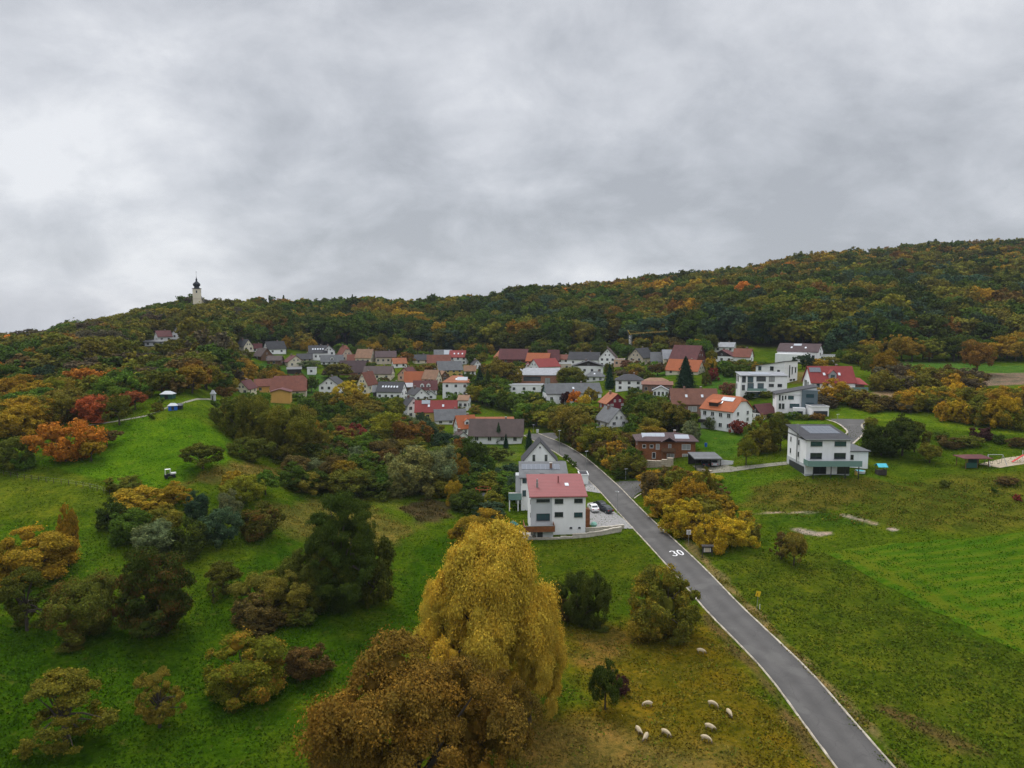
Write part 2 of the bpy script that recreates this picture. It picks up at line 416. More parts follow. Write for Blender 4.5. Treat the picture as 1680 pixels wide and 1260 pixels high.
# land cover: (soft edge in m, colour, pixel outline in the photograph)
GRASS = (.060, .098, .004)
cover = [
 # bright left meadow
 (1.5, (.064, .138, .004), [(120,775),(60,760),(150,705),(250,680),(330,690),(395,735),(372,762),(300,790),(205,806)]),
 (1.5, (.075, .125, .006), [(250,690),(240,676),(300,655),(372,655),(375,690),(350,700)]),
 (2.0, (.076, .110, .006), [(-60,835),(-60,770),(120,778),(205,806),(180,830),(90,850)]),
 # bottom left dark lush meadow
 (5, (.032, .074, .002), [(-80,1300),(-80,960),(60,1030),(300,1030),(340,960),(480,880),(580,1040),(640,1000),(660,950),(700,880),(745,870),(760,870),(690,1040),(600,1090),(500,1160),(400,1300)]),
 (4, (.052, .105, .004), [(-80,960),(-80,850),(140,860),(200,930),(120,1000)]),
 # tan dry slopes at left of the valley
 (3, (.130, .110, .022), [(305,795),(340,770),(420,760),(470,770),(440,790),(360,792)]),
 (3, (.115, .105, .018), [(440,830),(500,822),(590,815),(640,850),(690,870),(640,900),(560,900),(480,880),(430,850)]),
 (2, (.095, .120, .010), [(600,812),(660,815),(660,840),(610,835)]),
 (2, (.060, .048, .018), [(655,835),(700,815),(740,825),(745,850),(690,858)]),
 # sheep pasture
 (4, (.125, .098, .006), [(900,1030),(960,1030),(1130,1000),(1200,1060),(1290,1170),(1380,1300),(820,1300),(850,1200),(960,1140)]),
 (5, (.175, .125, .025), [(850,1200),(950,1180),(1100,1210),(1200,1230),(1230,1300),(800,1300)]),
 (3, (.150, .105, .018), [(950,1050),(1010,1030),(1040,1050),(1000,1100),(950,1090)]),
 (2.5, (.060, .088, .004), [(870,890),(1040,880),(1075,930),(1060,950),(1000,1010),(930,1010),(880,960)]),
 # right side
 (3, (.064, .090, .005), [(1180,930),(1280,900),(1350,905),(1500,1000),(1680,1085),(1800,1120),(1900,1400),(1450,1230),(1300,1070)]),
 (2, (.064, .118, .005), [(1160,780),(1290,775),(1440,778),(1480,800),(1300,810),(1220,830),(1165,820)]),
 (3, (.080, .082, .010), [(1240,800),(1440,788),(1500,800),(1400,830),(1300,840),(1210,830)]),
 (4, (.078, .092, .008), [(1440,800),(1560,780),(1800,780),(1800,850),(1680,870),(1500,870),(1400,840)]),
 (1.2, (.085, .140, .006), [(1380,660),(1410,667),(1500,683),(1560,690),(1700,705),(1700,716),(1560,706),(1440,690),(1370,688)]),
 (1.5, (.055, .115, .008), [(1120,700),(1220,708),(1240,740),(1200,752),(1140,735)]),
 (1.2, (.058, .120, .008), [(1268,690),(1290,684),(1350,690),(1390,712),(1290,705)]),
 (2, (.24, .165, .085), [(1435,641),(1500,640),(1700,648),(1720,656),(1560,652),(1480,668),(1440,664)]),
 (2, (.15, .12, .075), [(1590,615),(1640,610),(1720,614),(1720,630),(1600,632)]),
 (2, (.060, .125, .015), [(1400,598),(1460,592),(1720,600),(1720,612),(1560,610),(1420,604)]),
 (1, (.24, .19, .11), [(1266,560),(1267,559),(1268,560)]),
 # verge beside the road, sandy hollow, brown streak
 (.8, (.165, .135, .045), [(1118,870),(1150,905),(1205,965),(1262,1018),(1320,1082),(1390,1150),(1450,1215),(1500,1265),(1484,1265),(1432,1210),(1370,1145),(1300,1078),(1240,1015),(1180,955),(1130,903)]),
 (.5, (.30, .26, .19), [(1298,868),(1312,866),(1340,872),(1366,872),(1369,877),(1345,880),(1315,876)]),
 (.35, (.27, .23, .16), [(1376,844),(1392,845),(1420,853),(1440,860),(1437,861),(1410,855),(1380,847)]),
 (.3, (.30, .26, .17), [(1225,843),(1260,840),(1340,841),(1340,843),(1262,842),(1228,845)]),
 (.35, (.36, .31, .24), [(1457,868),(1466,867),(1472,870),(1464,871)]),
 (2, (.038, .080, .004), [(1250,858),(1290,845),(1360,846),(1420,858),(1400,866),(1320,868)]),
 (1.5, (.100, .075, .020), [(1455,1165),(1500,1180),(1580,1215),(1620,1240),(1560,1230),(1490,1195)]),
 (1.0, (.115, .085, .025), [(1160,1010),(1200,1050),(1262,1115),(1320,1200),(1365,1262),(1345,1262),(1300,1200),(1245,1118),(1190,1056),(1152,1015)]),
 # left hill clearings and village lawns
 (3, (.040, .090, .012), [(400,596),(440,594),(520,614),(560,622),(520,656),(480,650),(505,630),(440,620),(410,615)]),
 (3, (.045, .095, .012), [(536,560),(552,556),(566,568),(560,574),(545,570)]),
 (2, (.035, .110, .008), [(528,714),(560,712),(560,735),(535,740)]),
 (1.5, (.075, .110, .015), [(795,735),(830,728),(850,735),(848,780),(810,780)]),
 (3, (.045, .105, .012), [(1150,600),(1240,600),(1210,640),(1170,660),(1165,640)]),
 (3, (.110, .095, .025), [(1300,610),(1330,610),(1322,628),(1302,628)]),
 (3, (.050, .110, .010), [(1060,610),(1100,605),(1105,618),(1060,620)]),
]
COL = np.empty(GX.shape + (3,)); COL[:] = GRASS
wob = (np.sin(GX*.31 + 2*np.sin(GY*.17)) + np.sin(GY*.43 + 1.7*np.sin(GX*.23)) + np.sin((GX+GY)*.9))*.33
for soft, c, pix in cover:
    P = wpoly(pix)
    xs_ = [p[0] for p in P]; ys_ = [p[1] for p in P]
    sel = (GX > min(xs_) - 12) & (GX < max(xs_) + 12) & (GY > min(ys_) - 12) & (GY < max(ys_) + 12)
    if not sel.any(): continue
    ins, dm = inside(P, GX[sel], GY[sel])
    sd = np.where(ins, dm, -dm) + wob[sel] * min(soft, 3) * .8
    w = np.clip(sd / soft + .5, 0, 1)[:, None]
    COL[sel] = COL[sel] * (1 - w) + np.array(c) * w
# forest floor
FY = np.interp(UU, [-200,0,300,380,420,560,640,760,880,1000,1120,1240,1360,1500,1680], [215,215,225,330,440,480,475,470,455,445,420,385,360,365,372])
w = np.clip((GY - FY) / 8, 0, 1)[..., None]
COL = COL * (1 - w) + np.array((.045, .042, .018)) * w
def grid_mesh(name, X, Y, Z, C=None):
    nu, nv = X.shape
    co = np.stack([X, Y, Z], -1).reshape(-1, 3).astype(np.float32)
    i, j = np.meshgrid(np.arange(nu - 1), np.arange(nv - 1), indexing='ij')
    a = i * nv + j
    fs = np.stack([a, a + nv, a + nv + 1, a + 1], -1).reshape(-1, 4).astype(np.int32)
    return raw_mesh(name, co, fs, C)
def raw_mesh(name, co, fs, C=None):
    me = bpy.data.meshes.new(name)
    me.vertices.add(len(co)); me.vertices.foreach_set('co', co.astype(np.float32).ravel())
    n = fs.shape[1]
    me.loops.add(fs.size); me.loops.foreach_set('vertex_index', fs.astype(np.int32).ravel())
    me.polygons.add(len(fs)); me.polygons.foreach_set('loop_start', np.arange(0, fs.size, n, dtype=np.int32))
    if C is not None:
        at = me.attributes.new('cover', 'FLOAT_COLOR', 'POINT')
        at.data.foreach_set('color', np.concatenate([C.reshape(-1, 3), np.ones((len(co), 1))], 1).astype(np.float32).ravel())
    me.update(calc_edges=True)
    return me
me = grid_mesh('ground', GX, GY, GZ, COL)
me.polygons.foreach_set('use_smooth', np.ones(len(me.polygons), bool))
m, nt, b = new_mat('meadow_grass')
at = nt.nodes.new('ShaderNodeAttribute'); at.attribute_name = 'cover'
v = coord(nt)
big = mnoise(nt, v, .035, 5, .6); mid = mnoise(nt, v, .22, 6, .65); fine = mnoise(nt, v, 1.4, 5, .7); tiny = mnoise(nt, v, 7.0, 3, .7)
c = mmix(nt, at.outputs['Color'], mramp(nt, big, [(.35, (.72, .82, .8)), (.65, (1.25, 1.12, 1.2))]), 1.0, 'MULTIPLY')
c = mmix(nt, c, mramp(nt, mid, [(.30, (.55, .68, .7)), (.5, (1, 1, 1)), (.72, (1.5, 1.2, 1.35))]), 1.0, 'MULTIPLY')
c = mmix(nt, c, mramp(nt, fine, [(.34, (.45, .55, .5)), (.5, (1, 1, 1)), (.68, (1.5, 1.35, 1.35))]), .95, 'MULTIPLY')
c = mmix(nt, c, mramp(nt, tiny, [(.3, (.6, .65, .6)), (.7, (1.35, 1.3, 1.3))]), .55, 'MULTIPLY')
pat = mnoise(nt, v, .55, 4, .6)
c = mmix(nt, c, (.16, .12, .03), mramp(nt, pat, [(.60, (0, 0, 0)), (.78, (.5, .5, .5))]))
nt.links.new(c, b.inputs['Base Color']); b.inputs['Roughness'].default_value = 1.0; b.inputs['Specular IOR Level'].default_value = 0.0
h = mmath(nt, 'ADD', mmath(nt, 'MULTIPLY', fine, .7), mmath(nt, 'MULTIPLY', tiny, .35))
mbump(nt, b, h, .9, .55)
me.materials.append(m)
ground = bpy.data.objects.new('ground', me); scene.collection.objects.link(ground); ground['kind'] = 'structure'

# ------------------------------------------------------------------ roads, paths, kerbs
def structure(o): o['kind'] = 'structure'; return o
m, nt, b = new_mat('asphalt'); v = coord(nt)
c = mramp(nt, mnoise(nt, v, .25, 6, .6), [(.3, (.060, .056, .052)), (.7, (.084, .079, .074))])
c = mmix(nt, c, mramp(nt, mnoise(nt, v, 12, 2), [(.3, (.75, .75, .75)), (.7, (1.2, 1.2, 1.2))]), .6, 'MULTIPLY')
c = mmix(nt, c, (.05, .05, .052), mramp(nt, mnoise(nt, v, .9, 8, .75), [(.62, (0, 0, 0)), (.72, (.6, .6, .6))]))
wa = nt.nodes.new('ShaderNodeAttribute'); wa.attribute_name = 'cover'
gt = mmath(nt, 'GREATER_THAN', wa.outputs['Fac'], .01)
c = mmix(nt, c, mmix(nt, (1., 1., 1.), wa.outputs['Color'], gt), 1.0, 'MULTIPLY')
cr_ = nt.nodes.new('ShaderNodeTexVoronoi'); cr_.feature = 'DISTANCE_TO_EDGE'; cr_.inputs['Scale'].default_value = .33; cr_.inputs['Randomness'].default_value = 1.0
dv = nt.nodes.new('ShaderNodeVectorMath'); dv.operation = 'ADD'; nz = nt.nodes.new('ShaderNodeTexNoise'); nz.inputs['Scale'].default_value = .8; nt.links.new(v, nz.inputs['Vector'])
nt.links.new(v, dv.inputs[0]); nt.links.new(nz.outputs['Color'], dv.inputs[1]); nt.links.new(dv.outputs[0], cr_.inputs['Vector'])
c = mmix(nt, c, (.030, .029, .028), mramp(nt, cr_.outputs['Distance'], [(.004, (.35, .35, .35)), (.014, (0, 0, 0))]))
c = mmix(nt, c, (.12, .115, .105), mramp(nt, mnoise(nt, v, .16, 3, .5), [(.60, (0, 0, 0)), (.66, (.45, .45, .45))]))
nt.links.new(c, b.inputs['Base Color']); b.inputs['Roughness'].default_value = .85
asphalt = m
paver = masonry('grey_pavers', (.36, .35, .34), (.30, .29, .28), (.16, .15, .14), 2.0, flat=True)
gravel = plain('pale_gravel', (.21, .20, .15), .95, var=.35, scale=1.5, bump=.6)
kerbm = plain('kerb_stone', (.44, .39, .31), .9, var=.55, scale=.9, bump=.3)
EDGEL = [(713,866),(729,901),(761,941),(806,980),(842,1014),(870,1044),(910,1080),(950,1116),(995,1153),(1046,1204),(1109,1266),(1195,1324),(1260,1374),(1345,1436)]
EDGER = [(713,876),(724,896),(733,923),(752,959),(779,994),(795,1012),(824,1044),(865,1080),(884,1100),(941,1162),(1014,1231),(1071,1293),(1136,1355),(1195,1407),(1260,1463),(1345,1532)]
def smooth1(a, k=4):
    a = np.array(a, float)
    for _ in range(k): a[1:-1] = (a[:-2] + 2*a[1:-1] + a[2:]) / 4
    return a
yy = np.concatenate([np.linspace(713, 800, 60), np.linspace(801.5, 1345, 160)])
xl = smooth1(np.interp(yy, [a for a, b_ in EDGEL], [b_ for a, b_ in EDGEL]), 12)
xr = smooth1(np.interp(yy, [a for a, b_ in EDGER], [b_ for a, b_ in EDGER]), 12)
LE = np.array([hit(a, q)[:2] for a, q in zip(xl, yy)]); RE = np.array([hit(a, q)[:2] for a, q in zip(xr, yy)])
CEN = smooth1((LE + RE) / 2, 0)
for k in range(2):
    CEN[:, k] = smooth1(CEN[:, k], 30)
# resample the centre line and lay a road of even width along it
seg = np.r_[0, np.cumsum(np.hypot(*np.diff(CEN, axis=0).T))]
tt = np.arange(0, seg[-1], 1.2)
CX = np.interp(tt, seg, CEN[:, 0]); CY = np.interp(tt, seg, CEN[:, 1])
print('road width', np.median(np.hypot(*(LE - RE).T) ), 'len', seg[-1])
dX, dY = np.gradient(CX), np.gradient(CY); dl = np.hypot(dX, dY); dX /= dl; dY /= dl
def strip(name, mat, offs, zoff, cx, cy, dx, dy, jitter=0, wear=None):
    X = np.stack([cx - dy * o for o in offs], 1); Y = np.stack([cy + dx * o for o in offs], 1)
    if jitter: X = X + rng.normal(0, jitter, X.shape); Y = Y + rng.normal(0, jitter, X.shape)
    Z = ground_z(X, Y) + np.array(zoff)[None, :]
    C_ = None
    if wear is not None: C_ = np.repeat(np.repeat(np.array(wear, float)[None, :, None], X.shape[0], 0), 3, 2)
    me = grid_mesh(name, X, Y, Z, C_); me.materials.append(mat)
    o = bpy.data.objects.new(name, me); scene.collection.objects.link(o); return structure(o)
# direction of travel is towards the camera; +offset lies on the right-hand side of the picture
RW = 2.75
sgn = 1 if (CX - dY * 1)[50] > CX[50] else -1
strip('road', asphalt, [o * sgn for o in (-RW, -2.35, -1.8, -1.45, -1.0, -.55, 0, .55, 1.0, 1.45, 1.8, 2.35, RW)], [.09, .095, .10, .105, .11, .12, .125, .12, .11, .105, .10, .095, .09], CX, CY, dX, dY, 0, (.72, .92, 1.0, 1.12, 1.12, 1.0, .90, 1.0, 1.12, 1.12, 1.0, .90, .70))
strip('kerb', kerbm, [o * sgn for o in (RW - .02, RW + .01, RW + .20, RW + .24)], [.05, .17, .17, -.15], CX, CY, dX, dY, .02)
strip('kerb', kerbm, [o * sgn for o in (-RW + .02, -RW - .01, -RW - .15, -RW - .19)], [.05, .16, .16, -.15], CX, CY, dX, dY, .02)
def polyline(name, mat, pix, width, z=.07, world_pts=None):
    P = np.array([hit(*p)[:2] for p in pix])
    s_ = np.r_[0, np.cumsum(np.hypot(*np.diff(P, axis=0).T))]; t_ = np.arange(0, s_[-1] + .5, 1.0)
    x = smooth1(np.interp(t_, s_, P[:, 0]), 5); y_ = smooth1(np.interp(t_, s_, P[:, 1]), 5)
    dx, dy = np.gradient(x), np.gradient(y_); l = np.hypot(dx, dy) + 1e-9
    return strip(name, mat, [-width/2, 0, width/2], [z - .02, z, z - .02], x, y_, dx/l, dy/l)
polyline('path', gravel, [(-40,738),(30,722),(90,708),(150,697),(240,683)], 1.0)
polyline('path', gravel, [(240,683),(262,675),(300,662),(350,656)], .9)
def sheet(name, mat, pix, z=.10, step=2.0, jag=0):
    from mathutils.geometry import delaunay_2d_cdt
    P = wpoly(pix); pts = []; n = len(P); edges = []
    # densify outline
    out = []
    for i in range(n):
        a = Vector(P[i]); c_ = Vector(P[(i+1) % n]); k = max(1, int((c_ - a).length / step))
        out += [a.lerp(c_, q / k) for q in range(k)]
    if jag: out = [p + Vector((random.uniform(-jag, jag), random.uniform(-jag, jag))) for p in out]
    xs_ = [p.x for p in out]; ys_ = [p.y for p in out]
    inn = []
    gx, gy = np.meshgrid(np.arange(min(xs_), max(xs_), step), np.arange(min(ys_), max(ys_), step))
    ins, dm = inside([(p.x, p.y) for p in out], gx.ravel(), gy.ravel())
    for x, y_, a, d in zip(gx.ravel(), gy.ravel(), ins, dm):
        if a and d > step * .4: inn.append(Vector((x, y_)))
    allp = out + inn
    vs, es, fs, *_ = delaunay_2d_cdt(allp, [], [list(range(len(out)))], 1, 1e-4)
    co = [(p.x, p.y, gz(p.x, p.y) + z) for p in vs]
    me = bpy.data.meshes.new(name); me.from_pydata(co, [], [list(f) for f in fs]); me.materials.append(mat); me.update()
    me.polygons.foreach_set('use_smooth', [True] * len(me.polygons))
    if len(me.polygons) and me.polygons[0].normal.z < 0: me.flip_normals()
    o = bpy.data.objects.new(name, me); scene.collection.objects.link(o); return structure(o)
sheet('side_road', asphalt, [(1006,792),(1020,790),(1060,789),(1110,790),(1100,797),(1060,803),(1046,810),(1038,818),(1020,806)], .07, 1.5)
sheet('side_road', asphalt, [(862,712),(900,710),(925,711),(915,719),(900,725),(880,716)], .06, 1.5)
sheet('access_road', asphalt, [(1362,688),(1437,689),(1425,694),(1417,700),(1424,709),(1412,719),(1400,728),(1386,728),(1392,712),(1380,700)], .09, 1.5)
sheet('driveway', paver, [(964,826),(984,822),(1000,834),(1014,845),(1030,858),(1044,868),(1024,868),(984,868),(962,860)], .09, 1.2)
sheet('driveway', paver, [(962,772),(978,780),(1004,806),(1000,812),(960,806)], .08, 1.2)
sheet('driveway', gravel, [(1136,765),(1176,760),(1205,767),(1240,763),(1292,758),(1292,763),(1240,769),(1200,775),(1164,777),(1145,771)], .09, 1.5)
sheet('terrace', concrete, [(845,872),(905,872),(905,880),(848,882)], .12, 1.0)
polyline('kerb', kerbm, [(1356,689),(1366,691),(1380,698),(1392,709),(1386,714)], .5, .14)
polyline('kerb', kerbm, [(1437,688),(1420,692),(1412,699),(1421,709),(1399,729)], .5, .14)
polyline('kerb', kerbm, [(1040,819),(1052,809),(1075,803)], .35, .14)
# sand of the playground
sheet('playground_sand', plain('sand', (.36, .30, .21), .95, var=.2, scale=1), [(1605,762),(1650,752),(1700,746),(1720,756),(1680,762),(1640,768)], .08, 1.5)
# striped crop field
m, nt, b = new_mat('young_crop'); v = coord(nt)
sx = nt.nodes.new('ShaderNodeSeparateXYZ'); nt.links.new(v, sx.inputs[0])
mp = nt.nodes.new('ShaderNodeMapping'); nt.links.new(v, mp.inputs[0]); mp.inputs['Rotation'].default_value = (0, 0, R(-11))
w1 = nt.nodes.new('ShaderNodeTexWave'); w1.bands_direction = 'Y'; w1.inputs['Scale'].default_value = .10; w1.inputs['Distortion'].default_value = 5.0
w1.inputs['Detail'].default_value = 3; w1.inputs['Detail Scale'].default_value = .5; nt.links.new(mp.outputs[0], w1.inputs[0])
mp2 = nt.nodes.new('ShaderNodeMapping'); nt.links.new(v, mp2.inputs[0]); mp2.inputs['Scale'].default_value = (.35, 2.2, 1); mp2.inputs['Rotation'].default_value = (0, 0, R(-11))
st = mnoise(nt, mp2.outputs[0], .9, 6, .65)
mixf = mmath(nt, 'ADD', mmath(nt, 'MULTIPLY', w1.outputs['Fac'], .30), mmath(nt, 'MULTIPLY', st, .70))
e1, e2 = hit(1352, 906), hit(1680, 1076); ed = (e2 - e1).xy.normalized(); en = Vector((-ed.y, ed.x))
if en.dot(hit(1600, 950).xy - e1.xy) < 0: en = -en
dd0 = mmath(nt, 'SUBTRACT', mmath(nt, 'ADD', mmath(nt, 'MULTIPLY', sx.outputs[0], en.x), mmath(nt, 'MULTIPLY', sx.outputs[1], en.y)), en.dot(e1.xy))
wob_ = mmath(nt, 'MULTIPLY', mmath(nt, 'SUBTRACT', mnoise(nt, v, .12, 4), .5), 3.5)
dd0 = mmath(nt, 'ADD', dd0, wob_)
head = mramp(nt, mmath(nt, 'MULTIPLY', dd0, .05), [(.05, (0, 0, 0)), (.09, (.85, .85, .85)), (.17, (.85, .85, .85)), (.22, (.12, .12, .12)), (.30, (.12, .12, .12)), (.34, (.6, .6, .6)), (.42, (0, 0, 0))])
c = mramp(nt, mixf, [(.30, (.042, .100, .004)), (.5, (.058, .120, .005)), (.70, (.088, .128, .008))])
hd = mmath(nt, 'ADD', mmath(nt, 'MULTIPLY', sx.outputs[0], .836), mmath(nt, 'MULTIPLY', sx.outputs[1], .549))
c = mmix(nt, c, mramp(nt, mnoise(nt, v, .05, 4), [(.35, (.8, .9, .8)), (.65, (1.3, 1.1, 1.2))]), .8, 'MULTIPLY')
c = mmix(nt, c, (.095, .118, .007), head)
c = mmix(nt, c, mramp(nt, mnoise(nt, v, 3.0, 4, .7), [(.3, (.6, .68, .6)), (.7, (1.35, 1.25, 1.2))]), .7, 'MULTIPLY')
nt.links.new(c, b.inputs['Base Color']); b.inputs['Roughness'].default_value = 1.0; b.inputs['Specular IOR Level'].default_value = 0.0
mbump(nt, b, mmath(nt, 'ADD', mixf, mmath(nt, 'MULTIPLY', mnoise(nt, v, 4, 3), .5)), .9, .5)
sheet('crop_field', m, [(1352,906),(1420,897),(1520,889),(1680,875),(1800,868),(2000,860),(2100,960),(2100,1180),(1900,1150),(1680,1076),(1590,1033),(1500,988),(1420,942)], .08, 1.6, .42)

# the 30 painted on the road
def road_numbers():
    mb = MB()
    # glyph strokes in a 0..1 x 0..1 box, drawn as flat strokes on the asphalt
    def stroke(pts, w, ox, oy, W, H, ax, ay):
        out = []
        P = [Vector((ox + p[0] * W, oy + p[1] * H)) for p in pts]
        L_, R_ = [], []
        for i, p in enumerate(P):
            d = (P[min(i+1, len(P)-1)] - P[max(i-1, 0)]).normalized(); nrm = Vector((-d.y, d.x)) * w / 2
            L_.append(p + nrm); R_.append(p - nrm)
        def to(p):
            q = c0 + ax * p.x + ay * p.y
            return (q.x, q.y, gz(q.x, q.y) + .145)
        vs = [to(p) for p in L_] + [to(p) for p in R_]; n = len(P)
        mb.add(vs, [(i, i+1, n+i+1, n+i) for i in range(n-1)], white_p)
    h = hit(1112, 909)
    k = int(np.argmin((CX - h.x)**2 + (CY - h.y)**2))
    fwd = Vector((-dX[k], -dY[k])); right = Vector((fwd.y, -fwd.x))
    if right.x < 0: right = -right
    if fwd.y < 0: fwd = -fwd
    c0 = Vector((h.x, h.y)) - right * 1.25 - fwd * 1.3
    arc = lambda cx, cy, rx, ry, a0, a1, n=14: [(cx + rx*math.cos(R(a0 + (a1-a0)*i/n)), cy + ry*math.sin(R(a0 + (a1-a0)*i/n))) for i in range(n+1)]
    W, H = .95, 2.7
    stroke(arc(.42, .74, .42, .24, 160, -80), .27, 0, 0, W, H, right, fwd)
    stroke(arc(.42, .27, .46, .27, 80, -160), .27, 0, 0, W, H, right, fwd)
    stroke(arc(.5, .5, .40, .48, 0, 360, 28), .27, W * 1.32, 0, W, H, right, fwd)
    o = mb.build('road_marking'); tag(o, 'white painted number 30 on the asphalt road', 'road marking')
road_numbers()
# ------------------------------------------------------------------ foliage
def leafmat(name, use_obj=True, spots=None, soft=False):
    m, nt, b = new_mat(name)
    va = nt.nodes.new('ShaderNodeAttribute'); va.attribute_name = 'var'
    if use_obj:
        oi = nt.nodes.new('ShaderNodeObjectInfo'); base = oi.outputs['Color']
    else:
        ca = nt.nodes.new('ShaderNodeAttribute'); ca.attribute_name = 'leaf_colour'; base = ca.outputs['Color']
    sx = nt.nodes.new('ShaderNodeSeparateXYZ'); nt.links.new(va.outputs['Vector'], sx.inputs[0])
    # x: brightness of the single leaf, y: hue of the leaf cluster
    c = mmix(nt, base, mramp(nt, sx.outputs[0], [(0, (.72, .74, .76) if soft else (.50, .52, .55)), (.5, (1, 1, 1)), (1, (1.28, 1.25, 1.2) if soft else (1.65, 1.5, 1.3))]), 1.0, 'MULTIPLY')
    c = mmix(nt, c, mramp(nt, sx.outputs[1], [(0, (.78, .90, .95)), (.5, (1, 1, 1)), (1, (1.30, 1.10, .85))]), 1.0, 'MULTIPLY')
    if spots:
        c = mmix(nt, c, spots, mramp(nt, sx.outputs[1], [(.58, (0, 0, 0)), (.82, (.75, .75, .75))]))
    nt.links.new(c, b.inputs['Base Color']); b.inputs['Roughness'].default_value = .9; b.inputs['Specular IOR Level'].default_value = .04
    tr = nt.nodes.new('ShaderNodeBsdfTranslucent'); nt.links.new(c, tr.inputs[0])
    ms = nt.nodes.new('ShaderNodeMixShader'); ms.inputs[0].default_value = .12
    out = nt.nodes['Material Output']
    nt.links.new(b.outputs[0], ms.inputs[1]); nt.links.new(tr.outputs[0], ms.inputs[2]); nt.links.new(ms.outputs[0], out.inputs[0])
    return m
LEAF = leafmat('autumn_leaves'); LEAF_ORANGE = leafmat('leaves_turning_orange', spots=(.36, .17, .02)); LEAF_RED = leafmat('leaves_turning_red', spots=(.13, .05, .015)); LEAF_GOLD = leafmat('leaves_turning_gold', spots=(.36,.24,.02)); LEAF_SOFT = leafmat('willow_leaves', soft=True); LEAF_FAR = leafmat('distant_leaves', soft=True); LEAF_MASS = leafmat('forest_leaves', use_obj=False, soft=True)

